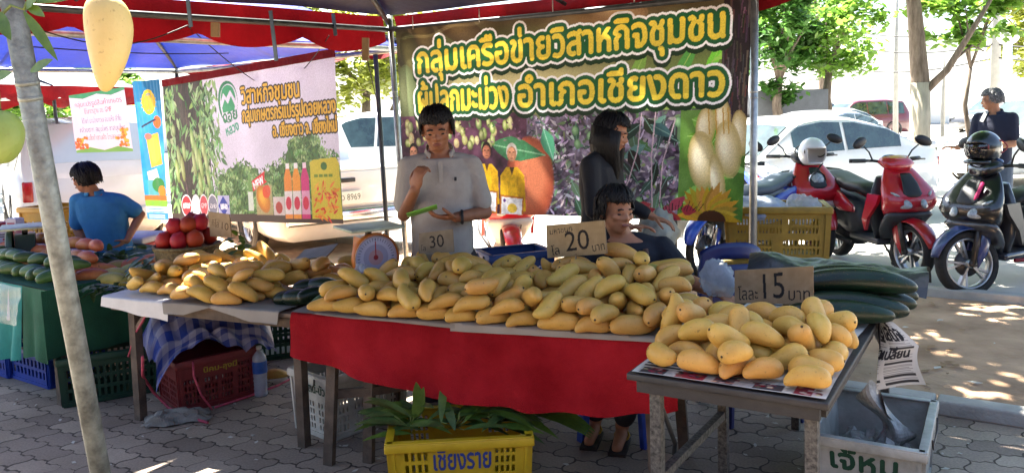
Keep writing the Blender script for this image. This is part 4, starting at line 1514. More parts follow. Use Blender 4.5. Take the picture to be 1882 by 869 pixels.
# paper price note on the plastic film
cv = Cv(70, 110, 'd9dae6')
cv.text('มะม่วง', 12, 36, 24, '3b4fa0', 46, 0, 0)
cv.rect(12, 46, 58, 49, '4656a0')
cv.text('6 โล', 30, 74, 20, '3b4fa0', 26)
cv.text('100 บาท', 10, 98, 18, '3b4fa0', 46)
bl, br, tr, tl = [at(x, y, Y=d) for x, y, d in ((13, 588, 4.93), (46, 590, 4.90), (54, 528, 4.88), (16, 526, 4.93))]
tag(cv.sheet('price_note', sheet_fn(bl, br, tr, tl, .004, 3), paper_print), 'white paper price note with blue handwriting stuck to the plastic film', 'price note')
# ================================================================== FRUIT
MV = {'long': [(.166, .083, .010, .90, .28), (.156, .079, .014, .88, .33), (.174, .081, .008, .92, .24), (.160, .087, .012, .9, .36)],
      'fat': [(.142, .090, .010, .93, .36), (.132, .086, .008, .95, .30), (.150, .088, .013, .92, .40), (.138, .093, .007, .94, .34)]}


def fruit_mat(name, c, c2, tint, rough=.46, rand=.12, lent=.0, spec=.4):
    """skin with a broad blush (tint), fine freckles and small dark scars"""
    m = mat(name, c, rough, .1, 9, .12, 160, rand=rand, c2=c2, spec=spec, sss=.06)
    nt = m.node_tree
    nd, lk = nt.nodes, nt.links
    b = nd['Principled BSDF']
    src = b.inputs['Base Color'].links[0].from_socket
    tc = [n for n in nd if n.type == 'TEX_COORD'][0]
    oi = [n for n in nd if n.type == 'OBJECT_INFO'][0] if rand else nd.new('ShaderNodeObjectInfo')
    ad = nd.new('ShaderNodeVectorMath')
    ad.operation = 'ADD'
    sc_ = nd.new('ShaderNodeMath')
    sc_.operation = 'MULTIPLY'
    sc_.inputs[1].default_value = 40
    lk.new(oi.outputs['Random'], sc_.inputs[0])
    lk.new(tc.outputs['Object'], ad.inputs[0])
    lk.new(sc_.outputs[0], ad.inputs[1])
    for (scale, lo, hi, colr, amt) in ((7, .52, .68, tint, .55), (120, .63, .70, '7a5a2c', .35), (26, .71, .75, '5b4526', .6)):
        n = nd.new('ShaderNodeTexNoise')
        n.inputs['Scale'].default_value = scale
        n.inputs['Detail'].default_value = 3
        lk.new(ad.outputs[0], n.inputs['Vector'])
        r_ = nd.new('ShaderNodeMapRange')
        r_.inputs[1].default_value = lo
        r_.inputs[2].default_value = hi
        r_.inputs[4].default_value = amt
        lk.new(n.outputs[0], r_.inputs[0])
        mx = nd.new('ShaderNodeMixRGB')
        lk.new(r_.outputs[0], mx.inputs[0])
        lk.new(src, mx.inputs[1])
        mx.inputs[2].default_value = (*lin(colr), 1)
        src = mx.outputs[0]
    lk.new(src, b.inputs['Base Color'])
    return m


ripe = fruit_mat('ripe_mango_skin', 'c99945', 'd2a656', 'bd994a', rand=.08)
ripe_fat = fruit_mat('orange_mango_skin', 'cd9a46', 'd6a856', 'c59444', rand=.06)
pale_m = fruit_mat('pale_mango_skin', 'd3bb72', 'd9c380', 'cdb268', .5)
half_m = fruit_mat('half_green_mango_skin', '8f8f48', 'b39a48', '6f8440')
green_m = fruit_mat('green_mango_skin', '35552c', '4b6b38', '2c4a28', .4)
darkg = fruit_mat('dark_green_rind', '0a1d12', '102a19', '08170d', .34, .1, spec=.35)
pink_m = fruit_mat('pink_mango_skin', 'c9663f', 'd68a4a', 'b5404a')
yelg = fruit_mat('yellow_green_skin', 'b5a554', 'c4b868', '98a04a')
redf = fruit_mat('red_gourd_skin', '9c1a14', 'b02a1e', '7c1410', .5, .15)
limeg = fruit_mat('pale_green_skin', '8a9a4a', '98a858', '7c8f42', .5)


def mango_mesh(name, L, D, bend, flat, taper, m, nu=18, nv=16, stem=True):
    b = MB()
    vs, fs = [], []
    for i in range(nu + 1):
        a = math.pi * i / nu
        s = .5 * (1 - math.cos(a))
        r_ = D / 2 * (max(0, math.sin(a)) ** .78) * (1.06 - taper * s)
        zc = bend * (math.sin(math.pi * s) - .6) - bend * .9 * max(0, s - .75) * 1.2
        yc = bend * .5 * math.sin(2 * math.pi * s)
        for j in range(nv):
            t_ = 2 * math.pi * j / nv
            vs.append(((s - .5) * L, yc + r_ * math.cos(t_), zc + flat * r_ * math.sin(t_)))
    for i in range(nu):
        for j in range(nv):
            fs.append((i * nv + j, i * nv + (j + 1) % nv, (i + 1) * nv + (j + 1) % nv, (i + 1) * nv + j))
    b.add(vs, fs, m)
    if stem:
        b.cyl((-L / 2 - .002, 0, -bend * .6), (-L / 2 + .006, 0, -bend * .55), .0045, mat('stem_scar', '4a3a22', .8), n=6)
    o = b.build(name)
    me = o.data
    bpy.data.objects.remove(o)
    return me


LM = [mango_mesh('mango', *v, ripe) for v in MV['long']]
FM = [mango_mesh('mango', *v, ripe_fat) for v in MV['fat']]
mangoes = []


def put(me, loc, rot, name, label, cat, group):
    o = bpy.data.objects.new(name, me)
    col.objects.link(o)
    o.location = loc
    if isinstance(rot, Quaternion):
        o.rotation_mode = 'QUATERNION'
        o.rotation_quaternion = rot
    else:
        o.rotation_euler = rot
    return tag(o, label, cat, group)


G = 'ripe yellow mangoes heaped on the tables'
placed = {}
for key, fr, ox, oy, base in (('left2', TL, .50, -.012, .016), ('left1', TL, .06, .10, .016), ('red', TM, .13, -.028, .013), ('right', TR, .065, .065, .016)):
    qz = Euler((0, 0, fr.a)).to_quaternion()
    for i, s_ in enumerate(PILES[key].split()):
        k = [int(x) for x in s_.split(',')]
        x, y, z = ox + k[1] / 1000, oy + k[2] / 1000, k[3] / 1000
        if key == 'left1' and any(math.hypot(x - a, y - b) < .085 for a, b, c in placed.get('left2', [])):
            continue
        if key == 'red' and x > 1.77:
            continue
        if key == 'right' and (pix(fr.p(x, y, z + .05))[1] < 554 or pix(fr.p(x, y, z))[0] > 1555 and y > .42):
            continue
        if key == 'left2' and (x > .99 and y < .32 or x > 1.2):
            continue
        placed.setdefault(key, []).append((x, y, z))
        q = qz @ Quaternion([v / 100 for v in k[4:]]).normalized()
        if key == 'right' and y < .22 and abs((q @ V((1, 0, 0))).z) > .42:
            continue
        me = (FM if key == 'right' else LM)[k[0]]
        lab = {'left1': 'ripe yellow mango in the tall heap beside the basket of red fruit',
               'left2': 'ripe yellow mango in the low wide heap beside the dark green squashes',
               'right': 'plump orange-yellow mango in the heap on newspaper below the 15 card'}.get(key)
        if key == 'red':
            lab = 'ripe yellow mango in the left half heap on the red-clothed table, below the 30 card' if x < .90 else 'ripe yellow mango in the right half heap on the red-clothed table, below the 20 card'
        o = put(me, fr.p(x, y, base + z), q, 'mango', lab, 'mango', G)
        e_ = rnd.uniform(.94, 1.07)
        o.scale = (e_ * rnd.uniform(.95, 1.06), e_, e_)
        o['pile'] = key
        o['idx'] = i
        mangoes.append(o)
half_me = mango_mesh('mango', .19, .095, .012, .9, .3, half_m)
put(half_me, at(1203, 503, Y=3.60), (0, .15, TM.a + .35), 'mango', 'half green mango on top of the heap left of the 15 card', 'mango', G)
put(mango_mesh('mango', .2, .088, .012, .9, .3, ripe), at(1144, 464, Y=3.72), (0, .25, TM.a + .05), 'mango', 'topmost long mango leaning against the right edge of the 20 card', 'mango', G)
# shaded mangoes behind, between the scale and the dark squashes
for (px, py, D, a) in ((596, 487, 4.62, .2), (634, 497, 4.5, .1), (570, 500, 4.5, -.2), (615, 514, 4.36, .3), (590, 520, 4.3, -.1), (648, 480, 4.7, .3)):
    put(LM[rnd.randrange(4)], at(px, py, Y=D), (0, .1, TL.a + a), 'mango', 'shaded mango behind the dark green squashes, left of the orange scale', 'mango', G)
    MBZ = None
# a lone mango on the paving by the white crate
put(LM[1], V((*at(508, 700, 0)[:2], .045)), (.2, 0, .4), 'mango', 'single dull mango lying on the paving beside the white crate', 'mango', None)

# hanging display mangoes and their sprig, close to the camera
c0 = at(198, 80, Y=1.30)
hm = mango_mesh('mango', .152, .090, .006, .96, .60, pale_m, 30, 26)
o = put(hm, c0, Euler((R(8), R(92), R(20))), 'hanging_mango', 'large pale yellow mango hanging in front of the tents beside the leaning pole', 'mango', None)
stk = mat('green_stalk', '6b7a3c', .6, .2)
cord('hanging_string', 'thin stalk holding the large pale mango from above the picture', [c0 + V((.0, 0, .074)), c0 + V((-.004, .0, .16)), c0 + V((-.05, .03, .40)), V((-1.0, 1.9, 2.42))], .0022, stk)
g0 = at(3, 252, Y=1.45)
o = put(mango_mesh('mango', .095, .072, .004, .96, .12, limeg, 24, 20), g0, Euler((0, R(92), 0)), 'hanging_mango', 'green mango hanging at the left edge, half outside the picture', 'mango', None)
cord('hanging_string', 'thin stalk holding the green mango at the left edge', [g0 + V((0, 0, .046)), g0 + V((-.01, .02, .3)), V((-1.15, 1.85, 2.42))], .0022, stk)
leaf_g = mat('mango_leaf', '4a6a26', .42, .25, 12, .15, 60, trans=.35, c2='6d8a38')
leaf_d = mat('cut_mango_leaf', '33502a', .38, .3, 10, .2, 60, trans=.15, c2='58743a')


def leaf(mb, base, d, L, wd, up, m, droop=.25, fold=.18, n=9):
    d = V(d).normalized()
    sd_ = d.cross(V(up)).normalized()
    nr = sd_.cross(d).normalized()
    vs, fs = [], []
    for i in range(n + 1):
        t_ = i / n
        c = V(base) + d * (L * t_) - V((0, 0, 1)) * (droop * L * t_ * t_)
        w_ = wd * max(0, math.sin(math.pi * min(1, t_ * .96 + .03))) ** .8 * (1 - .25 * t_)
        rip = .06 * w_ * math.sin(t_ * 19)
        vs += [c - sd_ * w_ + nr * (w_ * fold + rip), c, c + sd_ * w_ + nr * (w_ * fold - rip)]
    for i in range(n):
        a = i * 3
        fs += [(a, a + 1, a + 4, a + 3), (a + 1, a + 2, a + 5, a + 4)]
    mb.add(vs, fs, m)


mb = MB()
D = 1.5
for (x0, y0, x1, y1, L, wd) in ((44, 22, 106, 106, None, .0105), (56, 132, 97, 106, None, .011), (-20, 148, 22, 130, None, .012), (46, 16, 72, -12, None, .012), (50, 10, 82, 28, None, .010), (64, 4, 130, -6, None, .008), (-8, 20, 20, 70, None, .014), (8, 40, -20, 60, None, .014)):
    p, q = at(x0, y0, Y=D), at(x1, y1, Y=D - .03)
    leaf(mb, p, q - p, (q - p).length, wd, (0, -1, .35), leaf_g, .05)
mb.tube([at(-30, 60, Y=D + .02), at(20, 10, Y=D), at(44, 18, Y=D), at(60, -20, Y=D)], .003, stk, 6)
tag(mb.build('leaf_sprig'), 'sprig of green mango leaves behind the top of the leaning pole', 'leaf sprig')

# long dark green gourds on the steel table
gm = [mango_mesh('gourd', .50, .118, .02, .92, .12, darkg, 26, 20), mango_mesh('gourd', .44, .108, .012, .95, .2, darkg, 26, 20)]
for i, (x, y, z, a, k, lab) in enumerate(((.54, .85, .064, .46, 1, 'lowest long dark green gourd, nearest the plump mangoes'),
                                          (.55, .97, .066, .42, 0, 'long dark green gourd in the bottom layer, behind the lowest one'),
                                          (.56, 1.11, .068, .38, 0, 'long dark green gourd hidden under the big top one'),
                                          (.57, 1.05, .150, .42, 0, 'biggest dark green gourd lying on top of the stack'),
                                          (.55, 1.26, .070, .34, 0, 'dark green gourd at the back of the bottom layer'),
                                          (.54, 1.20, .142, .33, 1, 'dark green gourd showing behind the top of the stack'))):
    put(gm[k], TR.p(x, y, z + .005), Euler((rnd.uniform(-.3, .3), .02, TR.a + a)), 'green_gourd', lab, 'gourd', 'long dark green gourds on the steel table')

# dark green squashes between the two mango tables
sq = mango_mesh('squash', .19, .085, .006, .95, .1, darkg, 20, 16)
for i, (px, py, D, a, y_) in enumerate(((552, 546, 4.02, .25, 0), (535, 548, 4.1, .3, 0), (580, 541, 3.98, 1.0, 0), (596, 524, 4.12, .15, .0), (572, 527, 4.15, .5, 0), (612, 536, 4.04, .9, 0))):
    put(sq, at(px, py, Y=D), Euler((0, 0, TM.a + a)), 'green_squash', 'short dark green squash among those between the left heap and the red cloth', 'squash', 'dark green squashes')
put(mango_mesh('mango', .15, .07, .008, .9, .4, green_m), at(592, 552, Y=3.86), Euler((0, .35, TM.a + 3.9)), 'green_mango', 'bright green mango drooping over the corner of the red cloth', 'mango', None)

# produce on the green-clothed table
gsm = mango_mesh('produce', .17, .088, .01, .92, .22, green_m)
pkm = mango_mesh('produce', .24, .105, .01, .92, .15, pink_m)
ygm = mango_mesh('produce', .22, .095, .014, .92, .2, yelg)
orm = mango_mesh('produce', .17, .09, .01, .92, .2, pink_m)
LG = 'green and pink fruit on the green-clothed table'
for j in range(2):
    for i in range(16):
        x = -.10 - .105 * i + (.05 if j else 0)
        if -.40 < x < -.32:
            continue
        k_ = put(gsm, TG.p(x + rnd.uniform(-.03, .03), .10 + j * .05 + rnd.uniform(-.03, .03), .052 + j * .066 + rnd.uniform(-.004, .012)), Euler((rnd.uniform(-.4, .4), rnd.uniform(-.1, .3), TG.a + 1.15 + rnd.uniform(-.75, .6))), 'green_mango', 'dark green mango in the front row on the table at the left', 'mango', LG)
        k_.scale = (rnd.uniform(.85, 1.25),) + (rnd.uniform(.85, 1.1),) * 2
for j in range(3):
    for i in range(10):
        put(orm, TG.p(-.34 - .15 * i + rnd.uniform(-.02, .02) + .07 * (j % 2), .27 + .10 * j, .055 + .055 * j), Euler((rnd.uniform(-.3, .3), 0, TG.a + .3 + rnd.uniform(-.5, .5))), 'pink_mango', 'orange-pink mango in the row behind the green ones, left of the leaning pole', 'mango', LG)
for (px, py, D, a, me, nm, lab) in (
        (172, 508, 5.0, .5, pkm, 'pink_mango', 'long pink-blushed mango just right of the leaning pole'), (150, 500, 5.1, .6, pkm, 'pink_mango', 'pink-blushed mango half hidden by the leaning pole'),
        (182, 497, 5.15, .5, pkm, 'pink_mango', 'orange mango behind the long pink-blushed one'),
        (215, 505, 5.05, .4, ygm, 'yellow_mango', 'long yellow mango beside the white plastic sheet'), (210, 514, 4.95, .2, ygm, 'yellow_mango', 'lowest yellow mango beside the white plastic sheet corner'),
        (252, 497, 5.1, .3, ygm, 'yellow_mango', 'pale yellow-green mango below the pink ones by the left heap'), (225, 490, 5.3, .6, ygm, 'yellow_mango', 'yellow mango behind, near the boy in blue'),
        (258, 486, 5.3, .4, pkm, 'pink_mango', 'red-blushed mango in front of the red cool box'), (288, 480, 5.35, .2, pkm, 'pink_mango', 'red-blushed mango next to the basket of red fruit'),
        (285, 497, 5.1, .5, ygm, 'yellow_mango', 'yellow-green mango touching the tall left heap'), (270, 510, 4.95, .6, ygm, 'yellow_mango', 'greenish mango at the foot of the tall left heap'),
        (145, 486, 5.35, .6, gsm, 'green_mango', 'dark green mango behind, right of the leaning pole'), (168, 484, 5.4, .3, gsm, 'green_mango', 'dark green mango in front of the white cool box'),
        (200, 482, 5.5, .4, gsm, 'green_mango', 'dark green mango below the boy in blue'), (135, 492, 5.2, .5, gsm, 'green_mango', 'dark green mango pressed against the leaning pole'),
        (212, 470, 5.6, .2, gsm, 'green_mango', 'dark green mango at the back, touching the boy in blue')):
    put(me, at(px, py, Y=D), Euler((0, .05, a - .2)), nm, lab, 'mango', LG)
mb = MB()
for i in range(40):
    p = at(rnd.uniform(170, 232), rnd.uniform(468, 484), Y=rnd.uniform(5.5, 5.7))
    leaf(mb, p, (rnd.uniform(-1, 1), rnd.uniform(-1, .2), rnd.uniform(-.1, .6)), rnd.uniform(.08, .16), .022, (0, 0, 1), leaf_d)
tag(mb.build('leaf_bunch'), 'bunch of dark green leaves on the table below the boy in blue', 'leaves')
mb = MB()
for i in range(46):
    p = at(rnd.uniform(150, 250), rnd.uniform(522, 534), Y=rnd.uniform(4.72, 4.95))
    leaf(mb, p, (rnd.uniform(-1, 1), rnd.uniform(-1, .2), rnd.uniform(-.2, .25)), rnd.uniform(.08, .16), .02, (0, 0, 1), leaf_d)
tag(mb.build('leaf_bunch'), 'dark leaves lying along the green cloth edge beside the white plastic sheet', 'leaves')

# wicker basket of red fruit
bl = at(345, 470, Y=5.02)
t = empty('wicker_basket', (bl.x, bl.y, .70), 0, 'round wicker basket holding red fruit at the back of the wooden table', 'basket')
wick = mat('wicker', '6a5a3a', .8, .35, 60, .6, 90, c2='8f7d52')
m = MB().lathe([(.0, .01), (.14, .01), (.175, .06), (.19, .16), (.195, .19), (.185, .19), (.17, .07), (.13, .03), (0, .03)], wick, n=28)
m.build('body', t)
m = MB()
m.tube([(.195 * math.cos(a), .195 * math.sin(a), .19) for a in [k * math.pi / 14 for k in range(28)]], .012, wick, 6, True)
m.build('rim', t)
rf = MB()
rf.lathe([(0, -.052), (.03, -.05), (.05, -.02), (.054, .005), (.045, .035), (.02, .052), (.006, .062), (0, .066)], redf, n=18)
ro = rf.build('red_fruit')
rme = ro.data
bpy.data.objects.remove(ro)
for (x, y, z) in ((-.10, -.09, .235), (.0, -.12, .235), (.09, -.10, .24), (-.05, .02, .24), (.06, .04, .25), (-.12, .05, .23), (.12, .05, .24), (-.045, -.055, .315), (.035, -.05, .325), (.09, -.01, .33), (.02, .05, .33)):
    put(rme, (bl.x + x, bl.y + y, .70 + z), Euler((rnd.uniform(-.5, .5), rnd.uniform(-.5, .5), 0)), 'red_fruit', 'round red fruit heaped in the wicker basket', 'fruit', 'red fruit in the basket')
mb = MB()
for i in range(16):
    p = V((bl.x - .17 + rnd.uniform(-.06, .05), bl.y - .1 + rnd.uniform(-.08, .06), .80 + rnd.uniform(-.04, .1)))
    leaf(mb, p, (rnd.uniform(-1, .3), rnd.uniform(-1, .1), rnd.uniform(-.6, .4)), rnd.uniform(.07, .13), .03, (0, 0, 1), leaf_d)
tag(mb.build('leaf_bunch'), 'dark leaves at the left foot of the wicker basket', 'leaves')
mb = MB()
for i in range(26):
    p = at(rnd.uniform(425, 450), rnd.uniform(430, 465), Y=rnd.uniform(4.9, 5.1))
    leaf(mb, p, (rnd.uniform(-1, 1), rnd.uniform(-1, .2), rnd.uniform(-.3, .5)), rnd.uniform(.06, .12), .028, (0, 0, 1), leaf_g)
tag(mb.build('leaf_bunch'), 'bright green leaves behind the tall left heap of mangoes', 'leaves')
# ================================================================== CRATES AND STALL GEAR
def holed(mb, o, ux, uy, nr, th, holes, m):
    """a wall panel with real openings. holes: (u0, v0, u1, v1) in 0..1"""
    us = sorted({0, 1, *[round(h[0], 4) for h in holes], *[round(h[2], 4) for h in holes]})
    vs = sorted({0, 1, *[round(h[1], 4) for h in holes], *[round(h[3], 4) for h in holes]})
    H_ = [tuple(round(x, 4) for x in h) for h in holes]

    def op(i, j):
        a, b = (us[i] + us[i + 1]) / 2, (vs[j] + vs[j + 1]) / 2
        return any(h[0] < a < h[2] and h[1] < b < h[3] for h in H_)
    P = lambda u, v, k: o + ux * u + uy * v - nr * (th * k)
    for i in range(len(us) - 1):
        for j in range(len(vs) - 1):
            if op(i, j):
                continue
            a, b, c, d = us[i], us[i + 1], vs[j], vs[j + 1]
            for k in (0, 1):
                mb.add([P(a, c, k), P(b, c, k), P(b, d, k), P(a, d, k)], [(0, 1, 2, 3)], m, False)
    for (a, c, b, d) in H_:
        q = [(a, c), (b, c), (b, d), (a, d)]
        for k in range(4):
            (x0, y0), (x1, y1) = q[k], q[(k + 1) % 4]
            mb.add([P(x0, y0, 0), P(x1, y1, 0), P(x1, y1, 1), P(x0, y0, 1)], [(0, 1, 2, 3)], m, False)


def slots(blocks):
    out = []
    for (u0, u1, v0, v1, nu, nv) in blocks:
        for i in range(nu):
            for j in range(nv):
                du, dv = (u1 - u0) / nu, (v1 - v0) / nv
                out.append((u0 + i * du + du * .22, v0 + j * dv + dv * .16, u0 + (i + 1) * du - du * .22, v0 + (j + 1) * dv - dv * .16))
    return out


wire = mat('handle_wire', '4a4644', .45, .3, 20, metal=.7)


def crate(name, label, loc, a, size, m, front, end, letters=(), taper=.06, group=None, rim_h=.035, handles=True, ribs=True, rx=0):
    w_, d_, h = size
    t = empty(name, loc, a, label, 'crate', group)
    t.rotation_euler.x = rx
    b = MB()
    tw, td = w_ * taper / 2, d_ * taper / 2
    lo = [V((tw, td, 0)), V((w_ - tw, td, 0)), V((w_ - tw, d_ - td, 0)), V((tw, d_ - td, 0))]
    hi = [V((0, 0, h)), V((w_, 0, h)), V((w_, d_, h)), V((0, d_, h))]
    panels = []
    for i in range(4):
        p, q, r_, s_ = lo[i], lo[(i + 1) % 4], hi[(i + 1) % 4], hi[i]
        ux, uy = (q - p), (s_ - p)
        nr = ux.cross(uy).normalized()
        fr = (p, q, r_, s_, nr)
        panels.append(fr)
        holes = front if i % 2 == 0 else end
        # trapezoid: build in a square then shear with bilinear interpolation
        tmp = MB()
        holed(tmp, V((0, 0, 0)), V((1, 0, 0)), V((0, 1, 0)), V((0, 0, 1)), .006, holes, m)
        b.add([bilerp(p, q, r_, s_, x, y) + nr * z for x, y, z in tmp.v], tmp.f, m, False)
        if ribs:
            for u in (.03, .97):
                b.bar(bilerp(p, q, r_, s_, u, .02) + nr * .004, bilerp(p, q, r_, s_, u, .93) + nr * .004, .014, .01, m, up=nr)
            b.bar(bilerp(p, q, r_, s_, 0, .06) + nr * .003, bilerp(p, q, r_, s_, 1, .06) + nr * .003, .008, .02, m)
    b.add([p + V((0, 0, .012)) for p in lo], [(0, 1, 2, 3)], m, False)
    for (text, pi, u0, v0, tw_, th_, c, wd) in letters:
        p, q, r_, s_, nr = panels[pi]
        Wm, Hm = 150, 70
        mk = text_mask(text, Wm, Hm, 4, 46, 46, 142, 0, wd)
        lm_ = mat('painted_lettering_' + c, c, .7, .2, 30)
        cells(b, mk, lambda u, v: bilerp(p, q, r_, s_, u0 + tw_ * u, v0 + th_ * v) + nr * .0025, lm_)
    b.build('body', t, fix=False)
    rm = MB()
    for i in range(4):
        p, q = hi[i], hi[(i + 1) % 4]
        d = (q - p).normalized()
        nr = V((d.y, -d.x, 0))
        rm.rbox((p + q) / 2 + nr * .006 - V((0, 0, rim_h / 2)), ((q - p).length + .024, .016, rim_h), m, .004, Matrix((d, -nr, V((0, 0, 1)))).transposed())
        rm.rbox((p + q) / 2 - nr * .004 + V((0, 0, .002)), ((q - p).length + .01, .034, .008), m, .003, Matrix((d, -nr, V((0, 0, 1)))).transposed())
    rm.build('rim', t)
    if handles:
        for x in (-.018, w_ + .018):
            MB().tube([(x, d_ * .28, h - .01), (x, d_ * .30, h - .045), (x * 1.0, d_ * .34, h - .06), (x, d_ * .66, h - .06), (x, d_ * .70, h - .045), (x, d_ * .72, h - .01)], .004, wire, 6).build('handle', t)
    return t


maroon = mat('maroon_plastic', '6b2224', .5, .2, 9, .15, 60)
whitep = mat('dirty_white_plastic', 'b3b0a3', .5, .22, 7, .2, 50, c2='c8c5ba')
yellowp = mat('yellow_plastic', 'b99a12', .42, .14, 6, .12, 60, c2='c8a81c')
greyp = mat('stained_grey_plastic', 'aaa99e', .45, .28, 6, .25, 40, c2='c6c6bd')
dgreen = mat('dark_green_plastic', '0f3b2a', .5, .2, 8)
bluep = mat('blue_plastic', '1f3f9a', .42, .15, 8)
bluec = mat('slate_blue_plastic', '24447c', .45, .15, 8)
brownp = mat('tan_yellow_plastic', '8f7426', .5, .2, 9, .15, 50)
orangep = mat('orange_yellow_plastic', 'd59b16', .5, .12, 8)

SL4 = slots([(.06, .26, .12, .66, 4, 4), (.32, .50, .12, .62, 4, 4), (.54, .70, .12, .62, 4, 4), (.76, .93, .12, .80, 4, 5)])
SLE = slots([(.10, .48, .12, .62, 5, 4), (.54, .90, .12, .62, 5, 4)])
GC = 'plastic crates around the stalls'
crate('plastic_crate', 'maroon plastic crate with a checked tarp bundle on it, under the wooden table', at(330, 762, 0), R(40), (.46, .38, .295), maroon, SL4, SLE,
      [('นิคม-ลุงมี', 0, .30, .64, .46, .22, '9c8a2a', 1)], group=GC)
WC = at(608, 816, 0)
crate('plastic_crate', 'white plastic crate with green hand lettering, under the left end of the red cloth', WC + V((.766, -.643, 0)) * 0, R(48), (.52, .34, .33), whitep, slots([(.05, .24, .10, .80, 4, 5), (.3, .48, .10, .80, 4, 5), (.54, .72, .1, .8, 4, 5), (.78, .95, .1, .8, 4, 5)]),
      slots([(.08, .30, .12, .60, 3, 4), (.38, .60, .12, .60, 3, 4), (.68, .92, .12, .60, 3, 4)]), [('ดวงรัตน์-บัว', 3, .08, .62, .84, .30, '1c3d2c', 1)], group=GC)
YC = at(712, 815, .325)
crate('plastic_crate', 'bright yellow plastic crate of cut leaves in front of the red cloth', (YC.x + .0, YC.y, 0), R(4), (.585, .40, .32), yellowp,
      slots([(.10, .28, .58, .90, 4, 2), (.10, .9, .08, .50, 13, 3), (.74, .90, .54, .92, 4, 3)]), slots([(.15, .85, .2, .7, 8, 3)]), [('เชียงราย', 0, .29, .44, .44, .56, '22357a', 1)], group=GC)
GCR = at(1487, 797, .31)
crate('plastic_crate', 'stained white plastic tub with dark green lettering and scrap paper inside, by the right table', (GCR.x, GCR.y, 0), R(-31), (.42, .62, .31), greyp, [], [],
      [('เจ๊หมู', 0, .14, .42, .66, .56, '12402a', 2)], taper=.1, group=GC)
rust = mat('red_paint_smear', '8a3a34', .8, .3, 30)
crate('plastic_crate', 'dark green plastic crate under the dark green cloth beside the pole', at(112, 752, 0), R(30), (.55, .38, .29), dgreen, slots([(.05, .95, .1, .8, 14, 3)]), slots([(.08, .92, .1, .8, 9, 3)]), group=GC)
crate('plastic_crate', 'dark green plastic crate with clear wrap, behind the water bottle', at(425, 672, 0), R(20), (.58, .40, .30), dgreen, slots([(.05, .95, .1, .8, 14, 3)]), slots([(.08, .92, .1, .8, 9, 3)]), group=GC)
for i, (px, py) in enumerate(((90, 717), (15, 697))):
    p = at(px, py, 0)
    crate('plastic_crate', ['blue plastic crate under the teal cloth, nearest the pole', 'blue plastic crate under the teal cloth at the very left edge'][i], p - U * .55, R(-34), (.55, .38, .22), bluep, slots([(.05, .95, .2, .8, 10, 2)]), slots([(.08, .92, .1, .8, 7, 2)]), group=GC)
p = at(903, 505, Y=4.75)
crate('plastic_crate', 'slate blue plastic crate with white lettering, behind the mangoes between the two sellers', (p.x, p.y, .50), R(20), (.40, .30, .31), bluec, slots([(.05, .95, .12, .5, 10, 2)]), [], [('เจษ-อาวี', 1, .06, .45, .88, .45, 'c9ccd2', 1), ('เจษ-อาวี', 0, .5, .45, .45, .4, 'c9ccd2', 1)], group=GC)
# what the blue crate stands on
crate('plastic_crate', 'dark green crate supporting the slate blue crate behind the red table', (p.x - .02, p.y - .01, .0), R(20), (.44, .34, .49), dgreen, slots([(.05, .95, .12, .8, 10, 5)]), [], group=GC)
p = at(1333, 392, Y=5.15)
q = at(1527, 392, Y=5.0)
ang = math.atan2(q.y - p.y, q.x - p.x)
for k in (0, 1, 2):
    crate('plastic_crate', ['tan yellow crate, lowest of the stack behind the blue chair', 'tan yellow crate, second of the stack behind the blue chair', 'tan yellow crate full of plastic bags, topmost behind the blue chair'][k], (p.x, p.y, .335 * k), ang, ((q - p).length, .42, .335), brownp,
          slots([(.10, .28, .5, .82, 6, 2), (.32, .55, .5, .82, 7, 2), (.6, .9, .5, .82, 9, 2), (.08, .45, .1, .42, 10, 2), (.55, .92, .1, .42, 10, 2)]), slots([(.1, .9, .12, .8, 7, 3)]), group=GC, handles=False)
zt = .335 * 3
cl = mat('clear_bag', 'c4ccd6', .15, .15, 20, .8, 30, alpha=.32, spec=.8, trans=.2)
bag_b = mat('blue_white_bag', '7f9cc8', .3, .3, 8, .5, 30, alpha=.85, c2='d8dde6', trans=.2)


def lump(name, label, c, rad, m, seed, amp=.25, cat='plastic bag', nu=26, nv=36, grp=None):
    n1, n2 = vnoise(seed), vnoise(seed + 1)
    b = MB()
    vs, fs = [], []
    for i in range(nu + 1):
        a = math.pi * i / nu
        for j in range(nv):
            t_ = 2 * math.pi * j / nv
            d = V((math.sin(a) * math.cos(t_), math.sin(a) * math.sin(t_), math.cos(a)))
            k = 1 + amp * (n1(d.x * 3 + d.z * 2, d.y * 3) + .6 * abs(n2(d.x * 7 - d.z * 4, d.y * 7 + d.z * 3)) * 1.6 - .5)
            vs.append((d.x * rad[0] * k, d.y * rad[1] * k, max(-rad[2], d.z * rad[2] * k)))
    for i in range(nu):
        for j in range(nv):
            fs.append((i * nv + j, (i + 1) * nv + j, (i + 1) * nv + (j + 1) % nv, i * nv + (j + 1) % nv))
    b.add(vs, fs, m)
    return tag(b.build(name, loc=c), label, cat, grp)


cc = (p + q) / 2 + V((.0, .18, 0))
lump('plastic_bag', 'blue and white plastic bags bulging from the tan yellow crate', V((cc.x - .08, cc.y, .97)), (.24, .14, .10), bag_b, 5)
lump('plastic_bag', 'clear plastic bag at the right end of the tan yellow crate', V((cc.x + .2, cc.y - .05, .98)), (.12, .12, .10), cl, 8)

